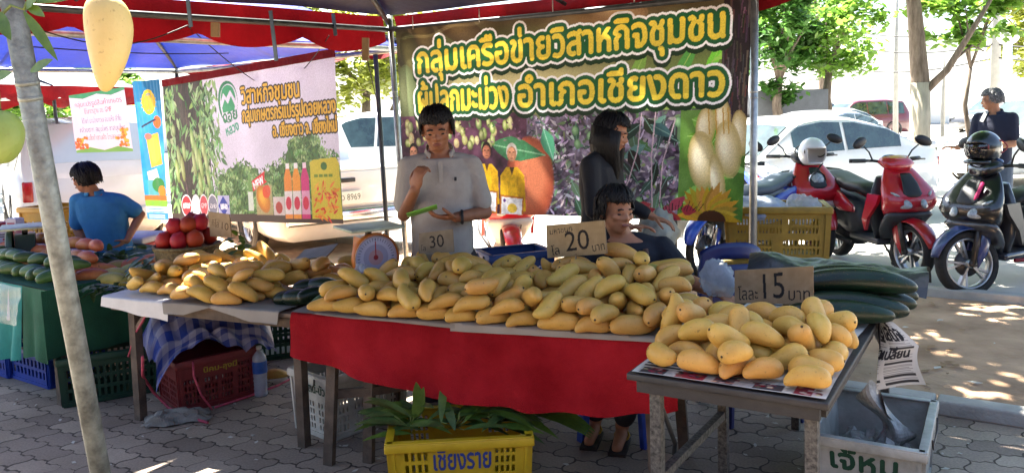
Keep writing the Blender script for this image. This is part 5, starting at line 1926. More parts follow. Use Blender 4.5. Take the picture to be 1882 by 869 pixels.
# ------------------------------------------------------------------ checked tarp bundle
def check_mat():
    m = mat('checked_tarp', '15307f', .5, .25, 6, .3, 50)
    nt = m.node_tree
    nd, lk = nt.nodes, nt.links
    b = nd['Principled BSDF']
    src = b.inputs['Base Color'].links[0].from_socket
    uv = nd.new('ShaderNodeVertexColor')
    uv.layer_name = 'Cloth'
    sp = nd.new('ShaderNodeSeparateColor')
    lk.new(uv.outputs[0], sp.inputs[0])
    outs = []
    for k in (0, 1):
        a = nd.new('ShaderNodeMath')
        a.operation = 'MULTIPLY'
        a.inputs[1].default_value = 9
        lk.new(sp.outputs[k], a.inputs[0])
        f = nd.new('ShaderNodeMath')
        f.operation = 'FRACT'
        lk.new(a.outputs[0], f.inputs[0])
        g = nd.new('ShaderNodeMath')
        g.operation = 'GREATER_THAN'
        g.inputs[1].default_value = .5
        lk.new(f.outputs[0], g.inputs[0])
        outs.append(g.outputs[0])
    s_ = nd.new('ShaderNodeMath')
    s_.operation = 'ADD'
    lk.new(outs[0], s_.inputs[0])
    lk.new(outs[1], s_.inputs[1])
    h = nd.new('ShaderNodeMath')
    h.operation = 'MULTIPLY'
    h.inputs[1].default_value = .36
    lk.new(s_.outputs[0], h.inputs[0])
    mx = nd.new('ShaderNodeMixRGB')
    lk.new(h.outputs[0], mx.inputs[0])
    lk.new(src, mx.inputs[1])
    mx.inputs[2].default_value = (*lin('9a9cac'), 1)
    lk.new(mx.outputs[0], b.inputs['Base Color'])
    return m


cm = check_mat()
n1, n2 = vnoise(71), vnoise(72)
tb = MB()
uvs = []
NU, NV = 70, 50


def tarp(u, v):
    # a crumpled sheet heaped on the crate, its front edge hanging over the rim
    x = (u - .5) * .68
    k = abs(2 * u - 1)
    w1 = abs(math.sin(u * 13 + 3 * n1(u * 4, v * 4))) * abs(math.sin(v * 9 + 3 * n2(u * 3, v * 5)))
    f_ = max(0, v - .24) / .76
    prof = max(0, math.sin(math.pi * min(1, .08 + f_ * .92))) ** .6
    h = .34 * prof * max(0, 1 - k ** 4) ** .7 + (.085 * w1 + .025 * n2(u * 12, v * 12)) * min(1, .4 + f_ * 3)
    y = -.235 + .5 * f_ + .03 * n2(u * 7, v * 9)
    if v < .24:
        g = (.24 - v) / .24
        h -= g * (.10 + .05 * math.sin(u * 9 + 1)) - .02 * w1
        y = -.245 - .02 * g - .03 * w1
    return V((x + .03 * n1(u * 8, v * 8), y, .30 + h))


tb.grid(tarp, NU, NV, cm)
o = tb.build('checked_tarp', None, at(330, 762, 0) + V((.05, .31, .0)))
o.rotation_euler = (0, 0, R(34))
ca = o.data.color_attributes.new('Cloth', 'FLOAT_COLOR', 'POINT')
ca.data.foreach_set('color', [c for j in range(NV + 1) for i in range(NU + 1) for c in (i / NU, j / NV, 0, 1)])
tag(o, 'crumpled blue and white checked tarp lying on the maroon crate', 'tarp')

# pink plastic twine, crumpled paper, water bottle
pk = mat('pink_twine', 'b5475c', .6, .25, 30)
tag(MB().tube([at(262, 655, .42), at(262, 690, .25), at(282, 720, .1), at(310, 748, .012), at(345, 765, .012), at(382, 776, .012)], .008, pk, 6).build('twine'), 'thick pink twine trailing from the checked tarp over the crumpled paper', 'twine')
tag(MB().tube([at(355, 665, .30), at(356, 690, .24), at(370, 725, .1), at(390, 752, .012)], .006, pk, 6).build('twine'), 'thin pink twine hanging down the front of the maroon crate', 'twine')
tag(MB().tube([at(395, 748, .012), at(450, 730, .012), at(510, 708, .03), at(545, 690, .05)], .007, pk, 6).build('twine'), 'pink twine stretched along the paving to the white crate', 'twine')
tag(MB().tube([at(236, 655, .36), at(250, 610, .5), at(272, 572, .64)], .006, pk, 6).build('twine'), 'pink twine tied to the left leg of the wooden table', 'twine')


def crumple(name, label, c, w_, d_, h, seed, m, rz=0, cat='paper', nu=24, nv=20):
    n = vnoise(seed)
    r_ = random.Random(seed)
    H_ = [[r_.random() for _ in range(nu + 1)] for _ in range(nv + 1)]

    def fn(u, v):
        i, j = int(round(u * nu)), int(round(v * nv))
        e = min(1, 4 * min(u, 1 - u, v, 1 - v) + .15)
        z = h * e * (.35 + .5 * abs(n(u * 7, v * 7)) + .35 * H_[j // 3 * 3][i // 4 * 4])
        return ((u - .5) * w_ + .02 * n(v * 9, u * 3), (v - .5) * d_ + .02 * n(u * 8, v * 5), z)
    o = MB().grid(fn, nu, nv, m, smooth=False).build(name, loc=c)
    o.rotation_euler = (0, 0, rz)
    return tag(o, label, cat)


pap = mat('grey_scrap_paper', '7d7a72', .85, .15, 14, .3, 60)
pap2 = mat('scrap_newspaper', 'a5a49f', .85, .35, 26, .3, 60)
P0 = at(325, 772, 0)
crumple('scrap_paper', 'crumpled grey paper on the paving before the maroon crate', V((P0.x, P0.y, .003)), .34, .18, .07, 4, pap, .35)
b0 = at(480, 726, 0)
t = empty('water_bottle', b0, 0, 'large clear water bottle with a blue label beside the maroon crate', 'bottle')
t.scale = (.84, .84, .82)
wat = mat('clear_water_plastic', 'b9c3cf', .12, .1, 20, alpha=.55, spec=.9)
m = MB().lathe([(0, 0), (.045, 0), (.05, .012)] + [(.05 - .004 * (k % 2), .03 + .015 * k) for k in range(9)] + [(.05, .17), (.05, .27), (.046, .295), (.026, .325), (.017, .335), (.017, .35)], wat, n=22)
m.build('body', t)
MB().lathe([(.0515, .175), (.0515, .262)], mat('blue_label', '1c4f9c', .4, .2, 30), n=22).build('paper_label', t)
MB().lathe([(0, .368), (.019, .368), (.019, .346), (0, .346)], mat('white_cap', 'c9cdd2', .4)).build('cap', t)

# scrap paper standing in the grey tub
gr = V((GCR.x, GCR.y, 0))
uu, ww = rowdir(-31)
c_ = gr + uu * .20 + ww * .30
crumple('scrap_paper', 'crumpled newspaper lying in the stained white tub', V((c_.x, c_.y, .10)), .34, .48, .16, 9, pap2, R(-31), nu=30, nv=30)
c2 = gr + uu * .24 + ww * .36


def stand_paper(u, v):
    q = c2 + uu * (.12 * (u - .5) + .05 * math.sin(v * 5) + .03 * (u - .5) * math.sin(v * 9)) + ww * (.10 * (u - .5) * math.cos(v * 3) + .05 * math.sin(u * 7 + v * 3))
    return (q.x, q.y, .16 + .30 * v * (1 - .35 * abs(u - .45) * 2))


tag(MB().grid(stand_paper, 14, 18, pap2, smooth=False).build('scrap_paper'), 'torn newspaper standing upright in the stained white tub', 'paper')
# clear bag with dark stuff before the blue chair, and the black sheet behind the gourds
bc = at(1318, 512, Y=3.72)
lump('plastic_bag', 'clear plastic bag tied at the top, before the blue chair', V((bc.x, bc.y, bc.z)), (.085, .07, .095), cl, 14, .3)
lump('plastic_bag', 'small clear plastic bag in front of the orange scale', at(668, 503, Y=4.02), (.05, .05, .055), cl, 15, .35)
blk = mat('black_plastic_sheet', '35373a', .35, .25, 8, .6, 30, spec=.6)
nb = vnoise(91)
o = MB().grid(lambda u, v: TR.p(-.02 + .82 * u + .03 * nb(v * 5, 1), 1.50 + .36 * v, .012 + .17 * max(0, math.sin(math.pi * min(1, v))) ** .7 * (.7 + .4 * nb(u * 7, v * 3)) + .012 * nb(u * 22, v * 14)), 50, 16, blk).build('plastic_sheet')
tag(o, 'folded black plastic sheet along the back edge of the steel table', 'sheet')

# cut mango leaves piled in the yellow crate
n_sprig = 0
for (cx, cy, a0, spread, cnt, lab) in ((.08, .22, 2.6, .9, 26, 'cut mango leaves spilling over the left corner of the yellow crate'), (.28, .20, 1.2, 1.6, 18, 'cut mango leaves in the middle of the yellow crate'), (.46, .22, .3, .9, 30, 'cut mango leaves spilling over the right end of the yellow crate')):
    mb = MB()
    ca, sa = math.cos(R(4)), math.sin(R(4))
    bx, by = YC.x + cx * ca - cy * sa, YC.y + cx * sa + cy * ca
    for i in range(cnt):
        a = a0 + rnd.uniform(-spread, spread) + (math.pi if rnd.random() < .12 else 0)
        base_ = (bx + rnd.uniform(-.06, .06), by + rnd.uniform(-.10, .08), .33 + rnd.uniform(-.03, .05))
        d = (math.cos(a), math.sin(a) * .5 - .25, rnd.uniform(.05, .5))
        leaf(mb, base_, d, rnd.uniform(.14, .25), rnd.uniform(.018, .027), (0, -.3, 1), leaf_d if rnd.random() < .6 else leaf_g, rnd.uniform(.15, .5))
        mb.tube([(bx, by, .30), base_], .0025, stk, 5)
    if cx < .1:
        leaf(mb, (bx + .05, by, .36), (-.1, -.1, 1), .15, .03, (0, -1, 0), leaf_g, 0)
        leaf(mb, (bx + .02, by - .02, .35), (.35, -.1, 1), .15, .028, (0, -1, 0), leaf_g, 0)
    if cx > .4:
        for k in range(4):
            leaf(mb, (bx + .10 + .04 * k, by - .02, .36), (1, -.2 - .06 * k, .0), .30 - .03 * k, .03, (0, -.3, 1), leaf_g, .35)
    tag(mb.build('leaf_bunch'), lab, 'leaves', 'cut mango leaves in the yellow crate')

# ------------------------------------------------------------------ dial scales
def scale(label, loc, a, c, back_only=False):
    t = empty('dial_scale', loc, a, label, 'scale', 'spring dial scales')
    bm_ = mat('scale_paint_' + c, c, .45, .15, 12)
    dz = .16
    MB().rbox((0, 0, .02), (.21, .19, .04), bm_, .01).build('base', t)
    m = MB()
    m.prism([(-.085, .04), (.085, .04), (.06, .26), (-.06, .26)], -.05, .07, bm_)
    m.build('body', t)
    m = MB().lathe([(.128, -.012), (.128, .02), (.118, .026), (.118, -.0)], bm_, (0, -.075, dz), (0, -1, 0), n=36)
    m.build('dial_rim', t)
    cv = Cv(90, 90, 'b6b3c2')
    for k in range(40):
        x, y = 45 + 38 * math.cos(k * math.pi / 20), 45 + 38 * math.sin(k * math.pi / 20)
        cv.line([(x, y), (45 + 33 * math.cos(k * math.pi / 20), 45 + 33 * math.sin(k * math.pi / 20))], 1.2, '5a5a66')
    cv.ell(45, 45, 26, 26, '9a97aa')
    cv.ell(45, 45, 15, 15, 'b08a8a')
    cv.ell(45, 45, 5, 5, '8a2f2f')
    cv.line([(45, 45), (45, 14)], 2, 'a02020')
    cv.sheet('dial', lambda u, v: V(((u - .5) * .236 * (1 if 1 else 0), -.082, dz + (v - .5) * .236)) if True else None, card_print, t)
    # trim the square sheet to a disc
    d = [o_ for o_ in t.children if o_.name.startswith('dial') and 'rim' not in o_.name][-1]
    bmx = bmesh.new()
    bmx.from_mesh(d.data)
    bmesh.ops.delete(bmx, geom=[v for v in bmx.verts if math.hypot(v.co.x, v.co.z - dz) > .119], context='VERTS')
    bmx.to_mesh(d.data)
    bmx.free()
    MB().lathe([(.122, 0), (.122, .01)], mat('dial_rim_white', 'bdbdb8', .4), (0, -.094, dz), (0, -1, 0), n=36).build('dial_ring', t)
    MB().cyl((0, .01, .26), (0, .01, .30), .018, wire).build('post', t)
    MB().rbox((0, 0, .312), (.30, .27, .016), mat('pale_green_tray', 'a9b49a', .5, .2, 14), .006).build('pan', t)
    return t


s1 = at(680, 470, Y=4.28)
scale('orange spring scale with a round dial, left of the man in the white polo', (s1.x, s1.y, .76), R(32), 'b8661a')
s2 = at(45, 462, Y=5.55)
scale('dark green spring scale seen side-on, left of the leaning pole', (s2.x, s2.y, .66), R(-62), '14392e')

# ------------------------------------------------------------------ plastic seats
def stool(label, loc, a, m, hgt=.44, back=False):
    t = empty('plastic_chair' if back else 'plastic_stool', loc, a, label, 'chair' if back else 'stool', 'blue plastic seats')
    MB().rbox((0, 0, hgt), (.38 if back else .30, .38 if back else .30, .03), m, .012).build('seat', t)
    k = .17 if back else .13
    for x in (-1, 1):
        for y in (-1, 1):
            MB().bar((x * (k + .03), y * (k + .03), 0), (x * k, y * k, hgt - .01), .05, .035, m, up=(x, y, 0)).build('leg', t)
    if back:
        def bk(u, v):
            x = (u - .5) * .42 * (1 - .18 * v * v)
            return (x, .18 + .05 * v - .06 * (1 - (2 * u - 1) ** 2) * .6, hgt + .10 + .36 * v - .05 * abs(2 * u - 1) ** 3 * v)
        b = MB().grid(bk, 16, 12, m, skip=lambda i, j: (5 <= i <= 10 and 3 <= j <= 3) or (4 <= i <= 11 and j == 8))
        o = b.build('backrest', t)
        sm_ = o.modifiers.new('thick', 'SOLIDIFY')
        sm_.thickness = .012
        for x in (-1, 1):
            MB().bar((x * .18, .17, hgt), (x * .185, .19, hgt + .16), .035, .025, m).build('post', t)
    return t


nv_b = mat('navy_plastic', '18245a', .35, .15, 8)
ch = at(1352, 470, Y=4.55)
stool('navy blue plastic chair, empty, in front of the tan yellow crates', (ch.x, ch.y - .22, 0), R(8), nv_b, .43, True)
st_ = at(1190, 830, 0)
stool('blue plastic stool under the seated woman at the right end of the red table', (st_.x - .10, st_.y + .25, 0), R(-18), bluep, .43)
lump('plastic_bag', 'pale plastic bag hanging on the handlebar behind the seated woman', at(1206, 430, Y=5.05), (.13, .09, .14), bag_b if False else mat('pale_bag', 'aab0a4', .4, .2, 9, .6, 30, trans=.25), 17, .28)

# ------------------------------------------------------------------ goods far left
wt_ = mat('white_laminate', 'c2c2be', .5, .1, 6)
p = at(60, 452, .76)
t = empty('folding_table', (p.x - 1.0, p.y, 0), R(-34), 'white topped table behind the green-clothed table at the far left', 'table')
MB().rbox((.2, .5, .745), (2.2, 1.0, .03), wt_, .006).build('tabletop', t)
for (x, y) in ((-.8, .06), (1.2, .06), (-.8, .94), (1.2, .94)):
    MB().cyl((x, y, 0), (x, y, .73), .018, dark_pipe).build('leg', t)
p = at(38, 438, Y=6.35)
crate('plastic_crate', 'orange yellow plastic crate on the white table at the far left', (p.x, p.y, .76), R(-20), (.42, .36, .26), orangep, slots([(.08, .92, .14, .62, 9, 4)]), slots([(.1, .9, .14, .62, 6, 4)]), group=GC)


def box(name, label, loc, a, size, m, cat, lid=None, prints=None, grp=None):
    t = empty(name, loc, a, label, cat, grp)
    MB().rbox((0, 0, size[2] / 2), size, m, .012).build('body', t)
    if lid:
        MB().rbox((0, 0, size[2] + .028), (size[0] + .02, size[1] + .02, .055), lid, .016).build('lid', t)
    if prints:
        cv = Cv(60, 60, prints[0])
        r_ = random.Random(len(label))
        for i in range(16):
            cv.ell(r_.uniform(5, 55), r_.uniform(22, 56), r_.uniform(3, 9), r_.uniform(3, 7), r_.choice(prints[1:]))
        for y in (8, 14):
            cv.rect(8, y, 52, y + 3, prints[1])
        cv.sheet('printed_face', lambda u, v: V(((u - .5) * size[0] * .98, -size[1] / 2 - .002, size[2] * (.01 + .98 * v))), card_print, t)
    return t


rb_m = mat('red_box', 'a3281f', .5, .15, 8)
wb = mat('white_foam', 'c9cbcd', .7, .08, 9)
p = at(2, 445, Y=6.0)
box('juice_box', 'red carton with dark print on the white table at the left edge', (p.x - .02, p.y, .76), R(-20), (.20, .16, .20), rb_m, 'box', None, None, 'cartons on the white table')
p = at(31, 443, Y=5.95)
box('juice_box', 'slim white carton with red print between the red carton and the orange crate', (p.x, p.y, .76), R(-14), (.09, .08, .23), wb, 'box', None, ['c9c3c4', 'a8343c', '8a4a52'], 'cartons on the white table')
p = at(5, 452, Y=5.8)
box('juice_box', 'short white carton tilted before the red one at the left edge', (p.x, p.y, .76), R(10), (.12, .08, .16), wb, 'box', None, ['c6c4c8', '4a4044', 'a8343c'], 'cartons on the white table')
p = at(140, 476, Y=6.2)
box('cool_box', 'white foam cool box with a red patch on its lid, behind the leaning pole', (p.x, p.y, .44), R(-25), (.34, .30, .25), wb, 'cool box', wb)
p = at(260, 478, Y=6.6)
box('cool_box', 'red cool box with a white lid to the right of the boy in blue', (p.x, p.y, .30), R(-10), (.30, .40, .40), mat('red_cooler', 'b8342c', .45, .1, 8), 'cool box', wb)
box('cool_box', 'lower red cool box standing on the ground under the one beside the boy', (p.x, p.y, .0), R(-10), (.34, .42, .245), mat('red_cooler', 'b8342c', .45, .1, 8), 'cool box', wb)
p = at(110, 466, Y=5.75)
o = MB().rbox((0, 0, 0), (.42, .26, .02), wb, .008, (.12, 0, .1)).build('foam_tray', None, (p.x, p.y, p.z - .02))
tag(o, 'white foam tray tilted behind the leaning pole', 'tray')
# ================================================================== PEOPLE (each faces -y in its own axes, x to the picture's right)
def skin_mat(name, c):
    return mat(name, c, .55, .12, 16, .1, 120, sss=.06, spec=.35)


skin_a = skin_mat('tan_skin', '9a6a4c')
skin_b = skin_mat('warm_skin', 'a87556')
skin_c = skin_mat('brown_skin', '8a5c42')
hair_m = mat('black_hair', '0f0d0c', .55, .3, 40, .5, 160, stretch=(1, 1, .2), spec=.3)
hair_g = mat('greying_hair', '3c3a3a', .5, .5, 60, .5, 160, c2='8a8888')
eye_m = mat('dark_eye', '120d0b', .25)
lip_m = mat('lip', '7c4438', .5, .1)


def head(b, c, rot, m, s=1.0):
    """skull, jaw, nose, ears ... joined to the body before it is remeshed. rot: head rotation; face along -y"""
    q = Euler(rot).to_matrix() if not isinstance(rot, Matrix) else rot
    c = V(c)

    def e(p, r_):
        b.ell(c + q @ (V(p) * s), V(r_) * s, m, q, 14, 18)
    e((0, .012, .030), (.074, .094, .086))
    e((0, -.018, -.030), (.062, .070, .080))
    e((0, -.040, -.076), (.040, .040, .034))       # chin
    e((0, -.072, .010), (.052, .020, .022))        # brow
    for x in (-1, 1):
        e((x * .038, -.060, -.022), (.026, .022, .022))      # cheek
        e((x * .076, .010, -.012), (.010, .022, .032))       # ear
        e((x * .016, -.086, -.030), (.010, .012, .010))      # nostril
    b.cap(c + q @ (V((0, -.078, .006)) * s), c + q @ (V((0, -.097, -.026)) * s), .008 * s, .0125 * s, m)
    e((0, -.084, -.055), (.024, .010, .0075))
    e((0, -.080, -.066), (.022, .010, .0075))


def face_parts(root, c, rot, s=1.0, brow=hair_m):
    q = Euler(rot).to_matrix() if not isinstance(rot, Matrix) else rot
    c = V(c)
    for x in (-1, 1):
        MB().ell(c + q @ (V((x * .031, -.0775, -.006)) * s), V((.0125, .007, .006)) * s, eye_m, q, 8, 10).build('eye', root)
        MB().tube([c + q @ (V((x * k, -.0905 + abs(k - .03) * .3, .0165 + d)) * s) for k, d in ((.014, 0), (.030, .004), (.048, -.001))], .0042 * s, brow, 6).build('eyebrow', root)
    MB().ell(c + q @ (V((0, -.0925, -.060)) * s), V((.023, .006, .008)) * s, lip_m, q, 8, 12).build('mouth', root)


def hair_cap(b, c, rot, m, s=1.0, fringe=.045, nape=-.06, puff=.012, side_=.0):
    """thick shell over the skull, open over the face"""
    q = Euler(rot).to_matrix() if not isinstance(rot, Matrix) else rot
    c = V(c)
    vs, fs = [], []
    nu, nv = 16, 28
    n = vnoise(int(abs(c.x) * 100) + 3)
    for i in range(nu + 1):
        for j in range(nv):
            t_ = 2 * math.pi * j / nv
            fr = max(0, -math.sin(t_))                     # 1 at the face
            lo = nape * (1 - fr) + fringe * fr if fr < .35 else fringe * min(1, .55 + fr) + side_
            if fr == 0:
                lo = nape
            zt = .030 + .086 + puff
            z = lo + (zt - lo) * (i / nu)
            k = max(0, 1 - ((z - .030) / (.086 + puff)) ** 2) ** .5 if z > .03 else 1 - .25 * ((.03 - z) / .09) ** 2
            rr = 1 + .03 * n(t_ * 2, i * .5)
            vs.append(c + q @ (V(((.074 + puff * .7) * k * math.cos(t_) * rr, .012 + (.094 + puff * .7) * k * math.sin(t_) * rr, z)) * s))
    for i in range(nu):
        for j in range(nv):
            fs.append((i * nv + j, i * nv + (j + 1) % nv, (i + 1) * nv + (j + 1) % nv, (i + 1) * nv + j))
    b.add(vs, fs, m)
    # loose locks over the shell so that its outline is uneven
    r_ = random.Random(int(abs(c.z) * 1000))
    for k in range(260):
        t_ = r_.uniform(0, 2 * math.pi)
        fr = max(0, -math.sin(t_))
        lo = nape if fr == 0 else (nape * (1 - fr) + fringe * fr if fr < .35 else fringe * min(1, .55 + fr) + side_)
        zt = .030 + .086 + puff
        z1 = lo + (zt - lo) * r_.uniform(.25, .97)
        pts = []
        for i in range(4):
            z = z1 - (z1 - lo + .008) * (i / 3) * r_.uniform(.5, 1.05)
            kk = max(.02, 1 - max(0, (z - .030) / (.086 + puff)) ** 2) ** .5
            tt = t_ + .10 * i * r_.uniform(-1, 1)
            e = .004 + .004 * r_.random()
            pts.append(c + q @ (V(((.074 + puff * .7 + e) * kk * math.cos(tt), .012 + (.094 + puff * .7 + e) * kk * math.sin(tt), z + (.004 if z > .09 else 0))) * s))
        b.tube(pts, [.0035, .0052, .0042, .001], m, 5)


def hand(b, w_, d, nrm, m, s=1.0, curl=.5, thumb=1):
    """wrist w_, pointing along d, palm facing nrm; five separate curled fingers"""
    d, nrm = V(d).normalized(), V(nrm)
    nrm = (nrm - d * nrm.dot(d)).normalized()
    x = d.cross(nrm)
    w_ = V(w_)
    pc = w_ + d * .048 * s
    q = Matrix((x, nrm, d)).transposed()
    b.ell(pc, (.040 * s, .016 * s, .052 * s), m, q, 10, 14)
    for k, (o_, L) in enumerate(((-.028, .066), (-.010, .078), (.009, .074), (.026, .058))):
        p = w_ + d * .088 * s + x * o_ * s
        a = 0
        for j, f in enumerate((.46, .32, .24)):
            a += curl * (.5, .8, .6)[j]
            dd = d * math.cos(a) + nrm * math.sin(a) + x * o_ * (.6 if j == 0 else .2)
            qn = p + dd.normalized() * L * f * s
            b.cap(p, qn, (.0098 - .001 * j) * s, (.0088 - .001 * j) * s, m, 8)
            p = qn
    p = w_ + d * .022 * s + x * thumb * .032 * s
    for j, f in enumerate((.034, .028, .022)):
        dd = (d * (.75 + .1 * j) + x * thumb * (.65 - .25 * j) + nrm * (.35 + .3 * curl * j)).normalized()
        qn = p + dd * f * s
        b.cap(p, qn, (.012 - .0012 * j) * s, (.0105 - .0012 * j) * s, m, 8)
        p = qn


def torso(b, secs, m, n=22, p=.85):
    """secs: (centre, half width x, half depth y)"""
    rs = []
    for (c, a, d) in secs:
        rs.append([(c[0] + a * math.copysign(abs(math.cos(t_)) ** p, math.cos(t_)), c[1] + d * math.copysign(abs(math.sin(t_)) ** p, math.sin(t_)), c[2]) for t_ in [2 * math.pi * k / n for k in range(n)]])
    b.rings(rs, m)


def grow(secs, d):
    return [(c, a + d, e + d) for c, a, e in secs]


def person(label, loc, rz, skin, P):
    """P: joints and sizes; builds one body, then hair and clothes as children"""
    t = empty('person', loc, rz, label, 'person')
    b = MB()
    hc, hr = P['head'], P.get('hrot', (0, 0, 0))
    s = P.get('s', 1.0)
    head(b, hc, hr, skin, s)
    nk = P['neck']
    b.cap(nk, V(hc) + Euler(hr).to_matrix() @ V((0, .012, -.05)) * s, .056 * s, .052 * s, skin)
    torso(b, P['torso'], skin)
    for a in P['arms']:
        (sh, el, wr, r0, r1, r2) = a[:6]
        b.cap(V(nk) * .75 + V(sh) * .25 - V((0, 0, .012)), V(sh) - V((0, 0, .006)), .040 * s, r0 * .9, skin)
        b.cap(sh, el, r0, r1, skin)
        b.cap(el, wr, r1 * .98, r2, skin)
        hand(b, wr, a[6], a[7], skin, s * P.get('hs', 1), a[8], a[9])
    for (hp, kn, an, toe, r0, r1, r2) in P['legs']:
        b.cap(hp, kn, r0, r1, skin)
        b.cap(kn, an, r1 * .95, r2, skin)
        b.cap(V(an) - V((0, 0, .03)), toe, r2 * .95, r2 * .75, skin)
    remeshed(b, 'body', t, skin, .0062 * (1 if s > .9 else .95), 2)
    face_parts(t, hc, hr, s, P.get('brow', hair_m))
    return t


def garment(t, name, m, fn, voxel=.009, wrinkle=.0035, seed=1):
    b = MB()
    fn(b, m)
    return remeshed(b, name, t, m, voxel, 2, wrinkle, seed)


def yoke(b, P, r_, m):
    """cloth over the shoulders from the neck to the arm joints"""
    nk = V(P['neck'])
    for a in P['arms']:
        b.cap(nk * .72 + V(a[0]) * .28 - V((0, 0, .004)), V(a[0]), r_ * .82, r_, m)


def ring_collar(t, c, rx, ry, m, tilt=.25, open_=.9, h=.035):
    b = MB()

    def fn(u, v):
        a = -math.pi / 2 + open_ * .5 + (2 * math.pi - open_) * u
        k = 1 + .22 * (1 - v)
        return (c[0] + rx * k * math.cos(a), c[1] + ry * k * math.sin(a), c[2] + h * (v - .5) + tilt * ry * k * math.sin(a))
    o = b.grid(fn, 30, 4, m).build('collar', t)
    md = o.modifiers.new('thick', 'SOLIDIFY')
    md.thickness = .006


# ---------------- the man in the white polo
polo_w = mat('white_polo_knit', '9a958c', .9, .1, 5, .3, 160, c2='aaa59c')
trous = mat('dark_trousers', '23242a', .85, .2, 8)
sp = at(815, 460, Y=4.32)
P = dict(head=(-.012, -.035, 1.575), hrot=(R(14), R(-3), R(-4)), neck=(0, .0, 1.43),
         torso=[((0, 0, .86), .150, .10), ((0, 0, .98), .150, .105), ((0, 0, 1.12), .152, .108), ((0, .0, 1.26), .160, .112), ((0, .005, 1.35), .158, .10), ((0, .01, 1.42), .115, .075), ((0, .01, 1.455), .06, .055)],
         arms=[((-.165, .0, 1.375), (-.20, -.04, 1.13), (-.135, -.235, 1.275), .043, .038, .027, (.25, -.25, 1), (.7, .7, 0), 1.15, 1),
               ((.165, .0, 1.375), (.232, -.02, 1.12), (.07, -.215, 1.125), .043, .038, .028, (-1, -.20, .08), (0, .2, 1), .55, -1)],
         legs=[((-.085, 0, .88), (-.095, -.01, .47), (-.10, .01, .08), (-.11, -.14, .03), .085, .058, .040), ((.085, 0, .88), (.095, -.01, .47), (.10, .01, .08), (.11, -.14, .03), .085, .058, .040)])
t = person('man in a white polo shirt looking down at a green sheet in his hands', (sp.x - .005, 4.36, 0), R(6), skin_c, P)


def f(b, m):
    torso(b, grow([k for k in P['torso'] if k[0][2] > .8][:-1], .016), m)
    yoke(b, P, .058, m)
    for s_ in (-1, 1):
        a = P['arms'][0 if s_ < 0 else 1]
        b.cap(V(a[0]), V(a[0]).lerp(V(a[1]), .76), .060, .062, m)


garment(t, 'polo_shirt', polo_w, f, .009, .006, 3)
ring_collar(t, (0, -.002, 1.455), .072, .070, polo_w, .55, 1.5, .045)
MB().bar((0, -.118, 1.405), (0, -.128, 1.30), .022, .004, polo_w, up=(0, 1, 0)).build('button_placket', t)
MB().rbox((.075, -.128, 1.315), (.012, .003, .02), trous, .001).build('chest_emblem', t)
garment(t, 'trousers', trous, lambda b, m: [torso(b, [((0, 0, .80), .155, .115), ((0, 0, .93), .152, .112)], m)] + [b.cap(l[0], l[1], .098, .075, m) for l in P['legs']] + [b.cap(l[1], V(l[2]) + V((0, 0, .01)), .074, .062, m) for l in P['legs']])
b = MB()
hair_cap(b, P['head'], P['hrot'], hair_m, 1, .050, -.045, .016)
b.build('hair', t)
MB().tube([(.098 + .0, -.215 + .031 * math.cos(a) * 1, 1.125 + .031 * math.sin(a)) for a in [k * math.pi / 8 for k in range(16)]], .008, cord_m, 8, True).build('wrist_watch', t)
b = MB().rbox((0, 0, 0), (.155, .10, .006), mat('lime_plastic', '6fae3a', .5, .1), .002, (R(-18), R(-14), R(8)))
o = b.build('green_sheet', None, (sp.x - .075, 4.36 - .315, 1.175))
tag(o, 'bright green plastic sheet held by the man in the white polo', 'plastic sheet')

# ---------------- the standing woman in black
black_c = mat('black_blouse', '15161a', .8, .2, 6, .2, 120)
wp = at(1098, 400, Y=4.78)
P = dict(head=(.0, -.075, 1.515), hrot=(R(16), R(4), R(12)), neck=(.0, -.01, 1.40), s=.95,
         torso=[((0, 0, .84), .150, .12), ((0, 0, .95), .140, .11), ((0, 0, 1.08), .125, .10), ((0, .0, 1.22), .140, .11), ((.005, .005, 1.32), .145, .095), ((.01, .01, 1.38), .11, .07), ((.02, .01, 1.42), .05, .05)],
         arms=[((-.145, .0, 1.34), (-.17, -.03, 1.08), (-.06, -.20, .98), .042, .034, .024, (.6, -.8, .0), (0, 0, -1), .5, 1),
               ((.15, .0, 1.34), (.20, -.02, 1.10), (.24, -.22, 1.00), .042, .034, .024, (.2, -.9, -.3), (0, 0, -1), .5, -1)],
         legs=[((-.08, 0, .86), (-.09, -.01, .46), (-.09, .01, .08), (-.10, -.13, .03), .085, .055, .038), ((.08, 0, .86), (.09, -.01, .46), (.09, .01, .08), (.10, -.13, .03), .085, .055, .038)])
t = person('woman in black with long dark hair, standing in profile behind the seated woman', (wp.x + .03, wp.y, 0), R(58), skin_b, P)


def f(b, m):
    torso(b, grow(P['torso'][:-1], .013), m)
    yoke(b, P, .056, m)
    for a in P['arms']:
        b.cap(a[0], a[1], .058, .050, m)
        b.cap(a[1], V(a[1]).lerp(V(a[2]), .75), .050, .042, m)


